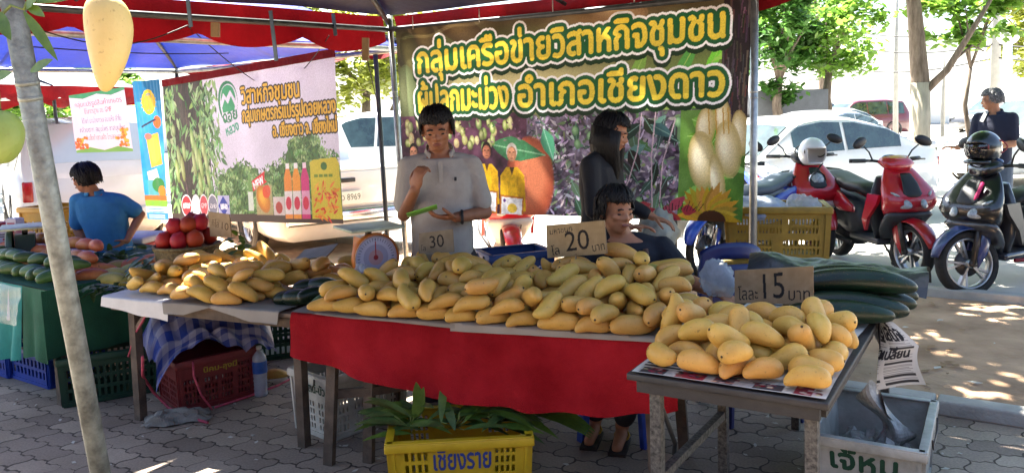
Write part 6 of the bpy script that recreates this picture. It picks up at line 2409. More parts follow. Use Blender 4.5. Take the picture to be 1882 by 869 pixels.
garment(t, 'blouse', black_c, f, .009, .004, 5)
garment(t, 'trousers', trous, lambda b, m: [torso(b, [((0, 0, .78), .152, .125), ((0, 0, .92), .15, .12)], m)] + [b.cap(l[0], l[1], .095, .072, m) for l in P['legs']] + [b.cap(l[1], V(l[2]) + V((0, 0, .01)), .07, .058, m) for l in P['legs']])
b = MB()
hair_cap(b, P['head'], P['hrot'], hair_m, .95, .058, -.09, .020)
q = Euler(P['hrot']).to_matrix()
for k in range(60):
    a = R(-34 + 248 * k / 59)                       # round the back of the head
    d0 = V(P['head']) + q @ (V((.088 * math.cos(a), .012 + .104 * math.sin(a), .02)) * .95)
    L = .37 + .05 * math.sin(k * 2.1)
    x2 = d0.x * .62 - .008 + .012 * math.sin(k * 1.7)
    pts = [d0, V((d0.x - .004, d0.y * .95 + .01, d0.z - .10)), V((x2 + .03, d0.y * .9 + .015, d0.z - .22)), V((x2 + .03, d0.y * .85 + .015, d0.z - L))]
    b.tube(pts, [.022, .026, .024, .004], hair_m, 7)
b.build('hair', t)

# ---------------- the seated woman
navy_s = mat('navy_shirt', '10141f', .85, .2, 6, .2, 120)
sw = at(1150, 450, Y=4.12)
P = dict(head=(-.045, -.05, 1.145), hrot=(R(4), R(3), R(38)), neck=(-.02, -.01, 1.01), s=1.0,
         torso=[((0, .06, .45), .17, .16), ((0, .05, .56), .165, .14), ((0, .03, .70), .155, .125), ((0, .01, .84), .172, .122), ((0, .0, .93), .178, .105), ((-.005, 0, .985), .13, .08), ((-.01, 0, 1.025), .06, .055)],
         arms=[((-.18, .0, .94), (-.23, -.10, .72), (-.10, -.30, .80), .045, .040, .028, (.6, -.8, 0), (0, 0, -1), .4, 1),
               ((.18, .0, .94), (.300, -.10, .80), (.42, -.24, .78), .046, .040, .030, (.5, -.85, -.05), (0, 0, -1), .35, -1)],
         legs=[((-.09, .02, .47), (-.11, -.20, .45), (-.17, -.10, .08), (-.19, -.24, .025), .085, .060, .036), ((.09, .02, .47), (.07, -.22, .45), (-.03, -.16, .08), (-.05, -.30, .025), .085, .060, .036)])
t = person('seated woman in a navy shirt behind the mango heap, her face turned to the right', (sw.x, sw.y, 0), R(-10), skin_b, P)


def f(b, m):
    torso(b, grow(P['torso'][:-1], .015), m)
    yoke(b, P, .060, m)
    for s_ in (0, 1):
        a = P['arms'][s_]
        b.cap(a[0], V(a[0]).lerp(V(a[1]), .80), .070, .064, m)


garment(t, 'shirt', navy_s, f, .009, .004, 7)
garment(t, 'trousers', trous, lambda b, m: [torso(b, [((0, .06, .42), .172, .165), ((0, .05, .52), .17, .15)], m)] + [b.cap(l[0], l[1], .096, .075, m) for l in P['legs']] + [b.cap(l[1], V(l[2]).lerp(V(l[1]), .15), .073, .056, m) for l in P['legs']], seed=9)
b = MB()
hair_cap(b, P['head'], P['hrot'], hair_m, 1, .052, -.07, .020)
q = Euler(P['hrot']).to_matrix()
b.ell(V(P['head']) + q @ V((0, .11, -.03)), (.045, .04, .05), hair_m)
b.build('hair', t)
MB().tube([(.10, -.105, .96), (.115, -.135, .84), (.125, -.15, .70)], .014, mat('brown_strap', '5a4030', .7, .2), 6).build('apron_strap', t)
gold = mat('sandal_buckle', 'b08a3a', .35, .1, metal=.8)
for l in P['legs']:
    an, toe = V(l[2]), V(l[3])
    b = MB().bar(an + V((0, .03, -.075)), toe + V((0, -.05, -.018)), .085, .016, mat('sandal_sole', '2a211c', .8))
    b.build('sandal', t)
    MB().tube([an + V((.036 * math.cos(a), -.03 + .036 * math.sin(a) * .5, -.035 + .02 * math.sin(a))) for a in [k * math.pi / 5 for k in range(10)]], .006, gold, 6, True).build('sandal_strap', t)

# ---------------- the boy in the blue shirt
blue_p = mat('blue_polo_knit', '2f78a8', .88, .12, 5, .3, 140, c2='3f8ab8')
bp_ = at(196, 470, Y=6.1)
# he has his back to us and looks off to the left
P = dict(head=(-.105, -.03, 1.255), hrot=(R(8), R(6), R(-104)), neck=(-.06, .0, 1.13), s=.90, hs=.85,
         torso=[((.045, 0, .62), .135, .095), ((.04, 0, .72), .130, .09), ((.015, 0, .85), .138, .095), ((-.01, .0, .98), .155, .10), ((-.03, .005, 1.07), .155, .088), ((-.045, .01, 1.125), .11, .065), ((-.055, .01, 1.155), .05, .045)],
         arms=[((-.180, .0, 1.085), (-.205, .04, .86), (-.105, -.02, .70), .042, .036, .025, (.6, -.2, -.6), (1, 0, 0), .6, 1),
               ((.115, .0, 1.075), (.245, .05, .96), (.165, -.05, .78), .042, .036, .025, (-.6, -.4, -.5), (-1, 0, 0), .6, -1)],
         legs=[((-.04, 0, .63), (-.05, -.01, .34), (-.05, .01, .07), (-.05, .10, .03), .075, .05, .036), ((.11, 0, .63), (.11, -.01, .34), (.12, .01, .07), (.12, .10, .03), .075, .05, .036)])
t = person('boy in a blue polo shirt seen from behind, hand on hip, looking left', (bp_.x, bp_.y, 0), R(8), skin_b, P)


def f(b, m):
    torso(b, grow(P['torso'][:-1], .017), m)
    yoke(b, P, .060, m)
    for s_ in (0, 1):
        a = P['arms'][s_]
        b.cap(V(a[0]), V(a[0]).lerp(V(a[1]), .70), .060, .060, m)


garment(t, 'polo_shirt', blue_p, f, .009, .006, 11)
ring_collar(t, (-.058, .0, 1.15), .062, .060, blue_p, .1, .6, .03)
garment(t, 'trousers', mat('navy_jeans', '1d2740', .85, .2, 10), lambda b, m: [torso(b, [((.045, 0, .56), .142, .105), ((.045, 0, .66), .14, .102)], m)] + [b.cap(l[0], l[1], .086, .066, m) for l in P['legs']] + [b.cap(l[1], V(l[2]) + V((0, 0, .01)), .066, .056, m) for l in P['legs']], seed=13)
b = MB()
hair_cap(b, P['head'], P['hrot'], hair_m, .92, .040, -.055, .024)
b.build('hair', t)
MB().tube([(-.105 + .03 * math.cos(a), -.02 + .03 * math.sin(a), .712 + .012 * math.cos(a)) for a in [k * math.pi / 6 for k in range(12)]], .007, cord_m, 6, True).build('wrist_band', t)

# ---------------- the man in the navy polo far right
navy_p = mat('navy_polo_knit', '1d2136', .88, .15, 6, .2, 140)
mp_ = at(1828, 300, Y=8.9)
P = dict(head=(-.03, -.02, 1.635), hrot=(R(6), 0, R(-62)), neck=(0, .0, 1.48),
         torso=[((0, 0, .90), .150, .11), ((0, 0, 1.02), .150, .11), ((0, 0, 1.16), .152, .11), ((0, .0, 1.30), .168, .112), ((0, .005, 1.41), .165, .10), ((0, .01, 1.47), .12, .075), ((0, .01, 1.505), .06, .055)],
         arms=[((-.165, .0, 1.43), (-.20, -.06, 1.17), (-.30, -.22, 1.12), .050, .042, .030, (-1, -.2, .1), (0, 0, -1), .5, -1),
               ((.17, .0, 1.43), (.19, -.03, 1.16), (.02, -.26, 1.13), .050, .042, .030, (-.9, -.4, .05), (0, 0, -1), .5, 1)],
         legs=[((-.085, 0, .92), (-.10, -.01, .48), (-.11, .01, .08), (-.12, -.14, .03), .088, .06, .042), ((.085, 0, .92), (.10, -.01, .48), (.11, .01, .08), (.12, -.14, .03), .088, .06, .042)], brow=hair_g)
t = person('man in a navy polo with greying hair, looking left beyond the black scooter', (mp_.x, mp_.y, .0), R(-52), skin_b, P)


def f(b, m):
    torso(b, grow(P['torso'][:-1], .016), m)
    yoke(b, P, .060, m)
    for a in P['arms']:
        b.cap(a[0], V(a[0]).lerp(V(a[1]), .72), .067, .066, m)


garment(t, 'polo_shirt', navy_p, f, .010, .005, 15)
ring_collar(t, (0, -.002, 1.50), .074, .070, navy_p, .3, 1.0, .04)
garment(t, 'trousers', mat('grey_trousers', '5a6470', .85, .2, 8), lambda b, m: [torso(b, [((0, 0, .84), .155, .115), ((0, 0, .97), .153, .112)], m)] + [b.cap(l[0], l[1], .10, .078, m) for l in P['legs']] + [b.cap(l[1], V(l[2]) + V((0, 0, .01)), .077, .064, m) for l in P['legs']], seed=17)
b = MB()
hair_cap(b, P['head'], P['hrot'], hair_g, 1, .055, -.045, .014)
b.build('hair', t)
MB().bar((-.09, -.125, 1.40), (-.06, -.06, 1.515), .035, .008, white_pl, up=(0, 1, 0)).build('shoulder_strap', t)
# ================================================================== VEHICLES
tyre_m = mat('tyre_rubber', '1d1c1c', .85, .25, 20, .3, 90, c2='2b2927')
alloy = mat('silver_alloy', 'a9abad', .35, .1, 12, metal=.85)
blackpl = mat('black_trim', '19191b', .5, .2, 14, .1, 90)
glass_d = mat('car_glass', '1c2b2c', .06, .3, 3, spec=.9, c2='3a4f4c')
lamp_w = mat('clear_lamp', '9aa1a6', .06, .35, 40, .5, 60, spec=.9)
lamp_r = mat('red_lamp', '9c1a1c', .2, .1, 30)
chrome = mat('polished_metal', 'c3c5c8', .15, .1, 10, metal=.95)


def paint(name, c, **k):
    return mat(name, c, .3, .06, 3, 0, coat=.8, **k)


def wheel(parent, c, r_, wd, spokes, T=None, thin=False, name='wheel', rim_c=None):
    """axle along y"""
    b = MB()
    if T is not None:
        b.T = T
    k = wd * .5
    prof = [(r_ - k * 1.1, -k * .8), (r_ - k * .45, -k), (r_ - k * .08, -k * .55), (r_, 0), (r_ - k * .08, k * .55), (r_ - k * .45, k), (r_ - k * 1.1, k * .8)]
    b.lathe(prof, tyre_m, c, (0, 1, 0), 36)
    o = b.build(name, parent)
    m_ = rim_c or alloy
    b = MB()
    if T is not None:
        b.T = T
    ri = r_ - k * 1.15
    b.lathe([(ri, -k * .75), (ri - .012, -k * .7), (ri - .018, 0), (ri - .012, k * .7), (ri, k * .75), (ri + .004, 0), (ri, -k * .75)], m_, c, (0, 1, 0), 36)
    b.cyl(V(c) - V((0, wd * .55, 0)), V(c) + V((0, wd * .55, 0)), .035 if r_ < .3 else .06, m_, n=14)
    for i in range(spokes):
        a = 2 * math.pi * i / spokes
        d = V((math.cos(a), 0, math.sin(a)))
        t_ = V((-math.sin(a), 0, math.cos(a)))
        if thin:
            for s_ in (-1, 1):
                b.tube([V(c) + d * .03 + V((0, s_ * .02, 0)), V(c) + (d + t_ * .25 * s_).normalized() * (ri - .005)], .0022, m_, 5)
        else:
            for s_ in (-1, 1):
                b.bar(V(c) + d * .03 + V((0, s_ * wd * .12, 0)), V(c) + (d + t_ * .16 * s_).normalized() * (ri - .006), .018 if r_ < .3 else .035, wd * .35, m_, up=(0, 1, 0))
    b.cyl(V(c) - V((0, .008, 0)), V(c) + V((0, .008, 0)), ri * .52 if r_ < .3 else ri * .4, wire, n=22)
    b.build('rim', o)
    return o


def scooter(label, contact, head_deg, main, dark, accent, steer=0, thin=False, round_lamp=False, wr=.25, fender=None, mirrors=True, S=1.06):
    hd = V((math.cos(R(head_deg)), math.sin(R(head_deg)), 0))
    o = V((contact[0], contact[1], 0)) - hd * .64 * S
    t = empty('scooter', o, R(head_deg), label, 'motor scooter', 'scooters parked behind the stalls')
    t.scale = (S, S, S)
    ax = V((.64, 0, wr))
    piv = V((.40, 0, 1.0))
    sa = (piv - ax).normalized()
    T = Matrix.Translation(ax) @ Matrix.Rotation(R(steer), 4, sa) @ Matrix.Translation(-ax)
    wheel(t, ax, wr, .075 if thin else .105, 10 if thin else 5, T, thin, 'front_wheel', chrome if thin else None)
    wheel(t, V((-.62, 0, wr)), wr, .12, 10 if thin else 5, None, thin, 'rear_wheel')
    for y in (-.075, .075):
        b = MB()
        b.T = T
        b.tube([ax + V((0, y, 0)), ax + V((-.06, y, .20)), ax + V((-.13, y * .8, .42))], [.022, .024, .018], chrome if thin else wire, 10)
        b.cyl(ax + V((0, y - .012, 0)), ax + V((0, y + .012, 0)), .028, wire, n=12)
        b.build('fork', t)
    fm = fender or main
    b = MB()
    b.T = T

    def fnd(u, v):
        a = R(14 + 130 * u)
        w_ = .085 * (1 - .55 * abs(2 * u - 1) ** 3)
        y = (v - .5) * 2
        rr = wr + .045 - .035 * y * y
        return ax + V((rr * math.cos(a), y * w_, rr * math.sin(a)))
    b.grid(fnd, 22, 8, fm)
    f_ = b.build('front_fender', t)
    sm_ = f_.modifiers.new('thick', 'SOLIDIFY')
    sm_.thickness = .006
    b = MB()
    b.T = T
    for y in (-1, 1):
        b.side([(.60, wr + .02, .012, .06, 90), (.52, wr + .16, .016, .09, 80), (.47, wr + .26, .012, .05, 70)], fm, 10, T=Matrix.Translation((0, y * .072, 0)))
    b.build('fork_cover', t)
    # nose and leg shield
    b = MB()
    b.side([(.50, .545, .17, .05, 0), (.565, .61, .225, .085, -6), (.60, .69, .245, .10, -14), (.57, .78, .235, .10, -22), (.50, .87, .19, .08, -28), (.44, .95, .14, .05, -30), (.41, 1.0, .09, .03, -30)], main, 24, .72)
    b.build('front_panel', t)
    b = MB()
    b.side([(.28, .32, .13, .03, 8), (.33, .46, .20, .03, 4), (.37, .62, .235, .03, -6), (.36, .76, .215, .03, -16), (.33, .88, .15, .03, -24)], dark, 20, .6)
    b.build('leg_shield', t)
    b = MB()
    b.side([(.34, .32, .11, .03, 10), (.42, .42, .17, .05, 0), (.52, .50, .205, .07, -4), (.59, .565, .215, .06, -8), (.60, .60, .18, .04, -10)], dark, 22, .72)
    b.build('lower_cowl', t)
    for y in (-1, 1):                       # winglets beside the lamp
        b = MB()
        b.prism([(.26, .50), (.36, .74), (.54, .74), (.50, .66), (.36, .52), (.31, .40)], y * .222, y * .252, accent)
        b.build('side_cowl', t)
    b = MB()
    b.side([(.655, .70, .07, .02, -10), (.645, .76, .085, .022, -18), (.60, .85, .07, .02, -26), (.535, .92, .05, .015, -30)], blackpl, 14)
    b.build('centre_grille', t)
    if round_lamp:
        MB().lathe([(0, .05), (.05, .045), (.075, .02), (.085, -.02), (.06, -.06)], lamp_w, (.60, 0, .80), (1, 0, .12), 24).build('headlight', t)
        MB().lathe([(.086, -.03), (.094, 0), (.086, .03)], chrome, (.60, 0, .80), (1, 0, .12), 24).build('lamp_ring', t)
    else:
        for y in (-1, 1):
            q = Euler((0, R(-12), R(-38 * y))).to_matrix()
            q = Euler((R(18 * y), R(-25), R(42 * y))).to_matrix()
            b = MB().ell((.628, y * .125, .685), (.030, .125, .052), lamp_w, q, 12, 18)
            b.build('headlight', t)
            MB().ell((.63, y * .17, .755), (.014, .06, .014), lamp_w, q, 8, 12).build('indicator', t)
    # floor, engine, side panels, seat
    MB().rbox((.10, 0, .29), (.50, .30, .06), dark, .02).build('floorboard', t)
    b = MB()
    b.side([(-.05, .42, .13, .16, 90), (-.25, .46, .155, .18, 80), (-.55, .54, .15, .15, 70), (-.80, .64, .10, .09, 65)], dark, 18, .7)
    b.side([(-.20, .27, .10, .09, 90), (-.45, .27, .12, .10, 90), (-.68, .27, .08, .07, 90)], blackpl, 14, .7)
    b.build('engine_cover', t)
    for y in (-1, 1):
        b = MB()
        b.side([(-.05, .55, .020, .03, 90), (-.28, .60, .030, .09, 84), (-.58, .68, .030, .075, 78), (-.90, .78, .014, .03, 72)], accent, 14, .8, T=Matrix.Translation((0, y * .163, 0)))
        b.build('side_panel', t)
    b = MB()
    b.side([(.06, .70, .07, .03, 80), (-.05, .745, .125, .05, 86), (-.25, .745, .15, .055, 92), (-.42, .775, .15, .055, 84), (-.62, .825, .13, .05, 84), (-.80, .845, .08, .03, 80)], blackpl if not thin else mat('grey_seat', '5a6470', .5, .1, 9), 18, .75)
    b.build('seat', t)
    MB().rbox((-.92, 0, .73), (.05, .17, .07), lamp_r, .015).build('tail_light', t)
    MB().tube([(-.62, .12, .83), (-.86, .13, .86), (-.98, .06, .87), (-.98, -.06, .87), (-.86, -.13, .86), (-.62, -.12, .83)], .014, blackpl, 8).build('grab_rail', t)
    MB().tube([(-.15, -.14, .22), (-.5, -.17, .26), (-.62, -.18, .30), (-.95, -.18, .36)], [.022, .025, .045, .04], wire, 12).build('exhaust', t)
    b = MB()
    b.tube([(.0, .10, .24), (-.03, .19, .12), (-.06, .25, .01)], .012, wire, 8)
    b.cyl((-.06, .25, .006), (-.10, .27, .006), .02, wire, n=8)
    b.build('side_stand', t)
    # handlebar
    H_ = Matrix.Translation(piv) @ Matrix.Rotation(R(steer), 4, 'Z') @ Matrix.Translation(-piv)
    b = MB()
    b.T = H_
    b.side([(.30, 1.03, .07, .03, 60), (.36, 1.03, .16, .055, 60), (.43, .99, .15, .06, 40), (.47, .94, .08, .03, 20)], main if not thin else blackpl, 18, .8)
    b.build('handlebar_cover', t)
    b = MB()
    b.T = H_
    b.tube([(.24, -.35, 1.03), (.32, -.18, 1.03), (.36, 0, 1.0), (.32, .18, 1.03), (.24, .35, 1.03)], .013, blackpl, 10)
    b.build('handlebar', t)
    for y in (-1, 1):
        b = MB()
        b.T = H_
        b.cyl((.235, y * .36, 1.03), (.29, y * .235, 1.03), .019, blackpl, n=12)
        b.build('grip', t)
        b = MB()
        b.T = H_
        b.tube([(.31, y * .20, 1.035), (.34, y * .27, 1.03), (.30, y * .37, 1.025)], .008, wire, 6)
        b.build('brake_lever', t)
        if mirrors:
            b = MB()
            b.T = H_
            b.tube([(.31, y * .18, 1.04), (.32, y * .22, 1.11), (.33, y * .28, 1.16)], .007, blackpl, 8)
            b.ell((.335, y * .325, 1.195), (.022, .085, .046), blackpl, (R(-22 * y), 0, R(-12 * y)), 10, 16)
            b.build('mirror', t)
    MB().T
    b = MB()
    b.T = H_
    b.ell((.30, 0, 1.055), (.03, .075, .022), mat('meter_glass', '4c6f9c', .1, .2, 20, spec=.9), (0, R(-30), 0), 8, 14)
    b.build('meter', t)
    b = MB().tube([(.45, .03, .95), (.56, .09, .80), (.62, .10, .55), (.60, .08, .36)], .005, blackpl, 6)
    b.build('brake_hose', t)
    return t


red_p = paint('red_paint', 'b01020', c2='c4182c')
pink_p = paint('pink_red_paint', 'b81c50')
grey_p = mat('dark_grey_plastic', '35373b', .45, .15, 12, .1, 80)
blk_p = paint('black_paint', '0e0f14')
slate_p = paint('slate_paint', '34363c')
blue_pt = paint('blue_paint', '0f3fb0')
white_p = paint('white_paint', 'd2d2d0')
scooter('red scooter with grey side panels, facing the camera beyond the steel table', at(1676, 514, 0), -84, red_p, grey_p, red_p, 6)
scooter('black scooter with silver front wheel behind the kerb at the right edge', at(1776, 543, 0), -150, blk_p, slate_p, grey_p, -24, fender=paint('blue_black_paint', '2a3a6a'), wr=.26)
scooter('blue scooter with wire spoked wheels behind the navy chair, partly under the banner', at(1296, 512, 0), -140, blue_pt, grey_p, blue_pt, 6, thin=True, wr=.28)
scooter('red, white and blue motorbike with a round headlight, behind the tan yellow crates', at(1505, 480, 0), -84, red_p, white_p, blue_pt, 0, thin=True, round_lamp=True, wr=.28)
scooter('red and white scooter seen under the banner beside the man in the white polo', at(942, 520, 0), -84, red_p, white_p, red_p, 0, wr=.25)

# a strip of pink tape on the black scooter's nose, and its red floor edge
bs = [o for o in col.objects if o.name.startswith('scooter') and 'black scooter' in o.get('label', '')][0]
pk_t = mat('pink_tape', 'c21f5a', .5, .1)
MB().tube([(.655, .05, .72), (.625, .075, .82), (.565, .08, .90)], .014, pk_t, 6).build('pink_tape', bs)
MB().tube([(.30, .19, .27), (.0, .20, .25), (-.25, .18, .30)], .016, mat('red_trim', '8a1420', .4), 8).build('floor_trim', bs)
def helmet(label, c, rz, shell, accent, visor=True):
    t = empty('helmet', c, rz, label, 'helmet', 'helmets left on the scooters')
    t.scale = (1.1, 1.1, 1.1)
    b = MB()
    vs, fs = [], []
    nu, nv = 16, 26
    for i in range(nu + 1):
        a = math.pi * .80 * i / nu
        for j in range(nv):
            p = 2 * math.pi * j / nv
            d = V((math.sin(a) * math.cos(p), math.sin(a) * math.sin(p), math.cos(a)))
            k = 1.0
            vs.append((d.x * .135 * k, d.y * .118, d.z * .135))
    for i in range(nu):
        for j in range(nv):
            p = 2 * math.pi * (j + .5) / nv
            if 8 <= i <= 14 and (p < .95 or p > 2 * math.pi - .95):
                continue
            fs.append((i * nv + j, i * nv + (j + 1) % nv, (i + 1) * nv + (j + 1) % nv, (i + 1) * nv + j))
    b.add(vs, fs, shell)
    o = b.build('shell', t)
    md = o.modifiers.new('thick', 'SOLIDIFY')
    md.thickness = .014
    if visor:
        vm = mat('tinted_visor', '1a1c22', .06, .1, 9, spec=.9, alpha=.9)
        MB().grid(lambda u, v: (.145 * math.cos((u - .5) * 2.1) * math.sin(1.35 + .75 * v), .128 * math.sin((u - .5) * 2.1) * math.sin(1.35 + .75 * v), .14 * math.cos(1.35 + .75 * v)), 18, 8, vm).build('visor', t)
        MB().tube([(.135 * math.cos(a), .112 * math.sin(a), -.105) for a in [(-1.3 + 2.6 * k / 12) for k in range(13)]], .016, shell, 8).build('chin_bar', t)
    for s_ in (-1, 1):
        MB().tube([(.085 * math.cos(a) - .03, s_ * (.108 - .02 * abs(math.sin(a))), .055 * math.sin(a) + .01) for a in [k * math.pi / 9 for k in range(18)]], .006, accent, 6, True).build('decal_line', t)
    MB().bar((0, .10, -.10), (.03, .0, -.20), .02, .004, cord_m).build('chin_strap', t)
    return t


helmet('glossy black helmet with red and green lines, hung on the black scooter', at(1808, 272, Y=6.95), R(-168), blk_p, mat('decal_red', '8a2a2c', .4))
helmet('white open helmet on the handlebar of the round headlight motorbike', at(1493, 280, Y=8.1), R(-80), white_p, blackpl, False)

# ------------------------------------------------------------------ cars
def interp(tab, x):
    for (a, b), (c, d) in zip(tab, tab[1:]):
        if x <= c:
            return b + (d - b) * (x - a) / (c - a) if x >= a else b
    return tab[-1][1]


CARS = {
    'sedan': dict(x=(-2.32, 2.32), belt=[(-2.32, .80), (-2.2, .96), (-1.4, .99), (.9, .93), (1.9, .80), (2.25, .66), (2.32, .55)], roof=[(-1.95, .0), (-1.85, .98), (-1.2, 1.30), (-.6, 1.43), (.0, 1.46), (.45, 1.40), (1.2, .93), (1.3, 0)], ax=(-1.38, 1.40), wr=.33, glass=(-1.45, .62), pil=(-.35, ), w=.90),
    'pickup': dict(x=(-2.62, 2.55), belt=[(-2.62, 1.02), (-.8, 1.04), (1.0, 1.06), (2.2, .98), (2.5, .80), (2.55, .6)], roof=[(-.86, 0), (-.84, 1.04), (-.74, 1.66), (-.5, 1.74), (.3, 1.74), (1.05, 1.06), (1.1, 0)], ax=(-1.5, 1.55), wr=.37, glass=(-.68, .62), pil=(-.0, ), w=.90),
    'wagon': dict(x=(-2.35, 2.35), belt=[(-2.35, .98), (-2.2, 1.04), (1.0, 1.02), (2.1, .90), (2.3, .70), (2.35, .55)], roof=[(-2.34, 0), (-2.3, 1.04), (-2.0, 1.64), (-1.2, 1.74), (.2, 1.72), (.5, 1.64), (1.25, 1.02), (1.3, 0)], ax=(-1.4, 1.42), wr=.35, glass=(-2.0, .75), pil=(-1.15, -.15), w=.90),
}


def car(kind, label, loc, head_deg, pm, plate=None, cat='car', name='parked_car', group='cars parked in the lot', glass_d=glass_d):
    k = CARS[kind]
    t = empty(name, loc, R(head_deg), label, cat, group)
    x0, x1 = k['x']
    W0 = k['w']

    def half(x):
        e = min(1, (x - x0 + .05) / .35, (x1 - x + .05) / .55)
        return W0 * (.80 + .20 * max(0, e) ** .5)

    def zroof(x):
        return max(interp(k['belt'], x), interp(k['roof'], x) if k['roof'][0][0] <= x <= k['roof'][-1][0] else 0)

    def ring(x):
        zb, zr, h = interp(k['belt'], x), zroof(x), half(x)
        up = zr - zb
        wr_ = h - .02 - .30 * up
        pts = [(h * .86, .22), (h * .97, .30), (h, .50), (h * .995, .72), (h - .02, zb - .02), (h - .035, zb)]
        pts += [(h - .035 - (h - .035 - wr_) * s_, zb + up * s_) for s_ in (.33, .66, .94)]
        pts += [(wr_ * .86, zr + .012), (wr_ * .4, zr + .03), (0, zr + .035)]
        return [(x, y, z) for y, z in pts] + [(x, -y, z) for y, z in pts[::-1][1:]]
    n_ = 54
    b = MB()
    b.rings([ring(x0 + (x1 - x0) * i / n_) for i in range(n_ + 1)], pm)
    b.build('body', t)

    def sidept(x, s_, y):
        zb, zr, h = interp(k['belt'], x), zroof(x), half(x)
        up = zr - zb
        wr_ = h - .02 - .30 * up
        return (x, y * (h - .035 - (h - .035 - wr_) * s_ + .006), zb + up * s_ + .002)
    gx0, gx1 = k['glass']
    cuts = [gx0] + list(k['pil']) + [gx1]
    for y in (-1, 1):
        for a, c in zip(cuts, cuts[1:]):
            MB().grid(lambda u, v, a=a, c=c: sidept(a + .03 + (c - a - .06) * u, .07 + .80 * v, y), 14, 6, glass_d).build('window', t)
        for lx in (x1 - .10,):
            MB().ell((x1 - .16, y * half(x1 - .2) * .82, interp(k['belt'], x1 - .25) - .10), (.16, .15, .075), lamp_w, None, 8, 12).build('headlight', t)
        MB().rbox((x0 + .04, y * (half(x0 + .05) - .08), interp(k['belt'], x0 + .1) - .18), (.10, .12, .26 if kind != 'sedan' else .14), lamp_r, .02).build('tail_light', t)
        MB().ell((.78, y * (W0 + .09), interp(k['belt'], .8) + .08), (.07, .11, .075), pm, None, 8, 12).build('wing_mirror', t)
    rts = k['roof']

    def screen(xa, xb, nm):
        def fn(u, v):
            x = xa + (xb - xa) * v
            zr, zb, h = zroof(x), interp(k['belt'], x), half(x)
            wr_ = (h - .02 - .30 * (zr - zb)) * .88
            return (x, (u - .5) * 2 * wr_, zr + .022 + .02 * (1 - (2 * u - 1) ** 2))
        MB().grid(fn, 10, 10, glass_d).build(nm, t)
    screen(rts[-2][0] - .06, rts[-3][0] + .1, 'windscreen')
    screen(rts[1][0] + .05, rts[2][0] - .0, 'rear_window')
    for ax in k['ax']:
        for y in (-1, 1):
            wheel(t, V((ax, y * (W0 - .10), k['wr'])), k['wr'], .21, 6, None, False, 'wheel')
            MB().lathe([(k['wr'] + .05, -.02), (k['wr'] + .05, .02), (k['wr'] - .02, .02)], blackpl, (ax, y * (W0 - .012), k['wr'] + .01), (0, y, 0), 30).build('wheel_arch', t)
    MB().rbox((x0 - .02, 0, .48), (.10, W0 * 1.7, .16), pm if kind != 'pickup' else chrome, .03).build('rear_bumper', t)
    if plate:
        cv = Cv(80, 32, 'd2d8d4')
        cv.text(plate, 6, 22, 22, '1c3c2c', 68, 0, 0)
        cv.sheet('number_plate', lambda u, v: V((x0 - .078, .17 - .34 * u, .62 + .15 * v)), card_print, t)
    if kind == 'pickup':
        b = MB()
        b.rbox((x0 - .005, 0, .80), (.03, W0 * 1.62, .40), pm, .01)
        b.rbox((x0 - .03, 0, .90), (.02, .22, .05), blackpl, .008)
        b.build('tailgate', t)
        MB().tube([(-1.5, -.7, .37), (-1.5, .7, .37)], .05, blackpl, 10).build('axle', t)
    return t


glass_p = mat('sky_painted_glass', 'c3cbcd', .25, .06, 2, metal=.3)  # pale base colour stands in for sky reflected in the glass
rear = V((-2.62, 10.72, 0))
hdg = math.degrees(math.atan2(.83, -.55))
fw = V((math.cos(R(hdg)), math.sin(R(hdg)), 0))
car('pickup', 'white pickup truck seen from behind below the white farm banner', rear + fw * 1.5, hdg, white_p, 'บว 8969', 'pickup truck', 'pickup_truck', glass_d=glass_p)
w2 = V((-5.24, 11.8, 0))
lf = V((-fw.y, fw.x, 0))
car('wagon', 'white van parked behind the boy in blue, beside the pickup', w2 + fw * 1.35 + lf * .85, hdg, white_p, None, 'van', 'parked_van', glass_d=glass_p)
car('sedan', 'white sedan with dark windows behind the motorbike with the white helmet', (3.95, 11.9, 0), math.degrees(math.atan2(-.42, -.9)), white_p)
car('wagon', 'white car in bright sun behind the man in the navy polo', (11.0, 16.5, 0), 200, white_p)
car('sedan', 'pale car between the sedan and the tree trunk, farther back', (7.3, 19.5, 0), 222, paint('silver_paint', 'a5a8ac'))
car('sedan', 'white car in the lot just left of the tree trunk', (11.2, 29.0, 0), 215, white_p)
car('wagon', 'dark red car in the far row left of the tree trunk', (16.0, 38.0, 0), 190, paint('dark_red_paint', '5a2a30'))
car('wagon', 'grey car in the far row under the round green tree', (13.4, 39.0, 0), 205, paint('grey_paint', '6a6d70'))
car('wagon', 'black car in the far row right of the tree trunk', (24.0, 40.0, 0), 196, paint('charcoal_paint', '2a2c30'))
car('wagon', 'blue-windowed white car beyond the pickup, between the dark poles', (-2.6, 16.5, 0), 170, white_p)
# box truck far off
t = empty('box_truck', (8.6, 26.5, 0), R(8), 'dark grey box truck under the trees beyond the sedan roof', 'truck')
MB().rbox((0, 0, 1.35), (2.6, 1.9, 1.5), mat('grey_box', '55565a', .6, .15, 4), .03).build('cargo_box', t)
MB().rbox((-1.9, 0, 1.0), (1.1, 1.8, 1.3), white_p, .1).build('cab', t)
MB().rbox((-1.9, -.91, 1.3), (.8, .02, .5), glass_d, .01).build('window', t)
for x in (-1.9, .8):
    for y in (-.85, .85):
        wheel(t, V((x, y, .4)), .4, .22, 6)

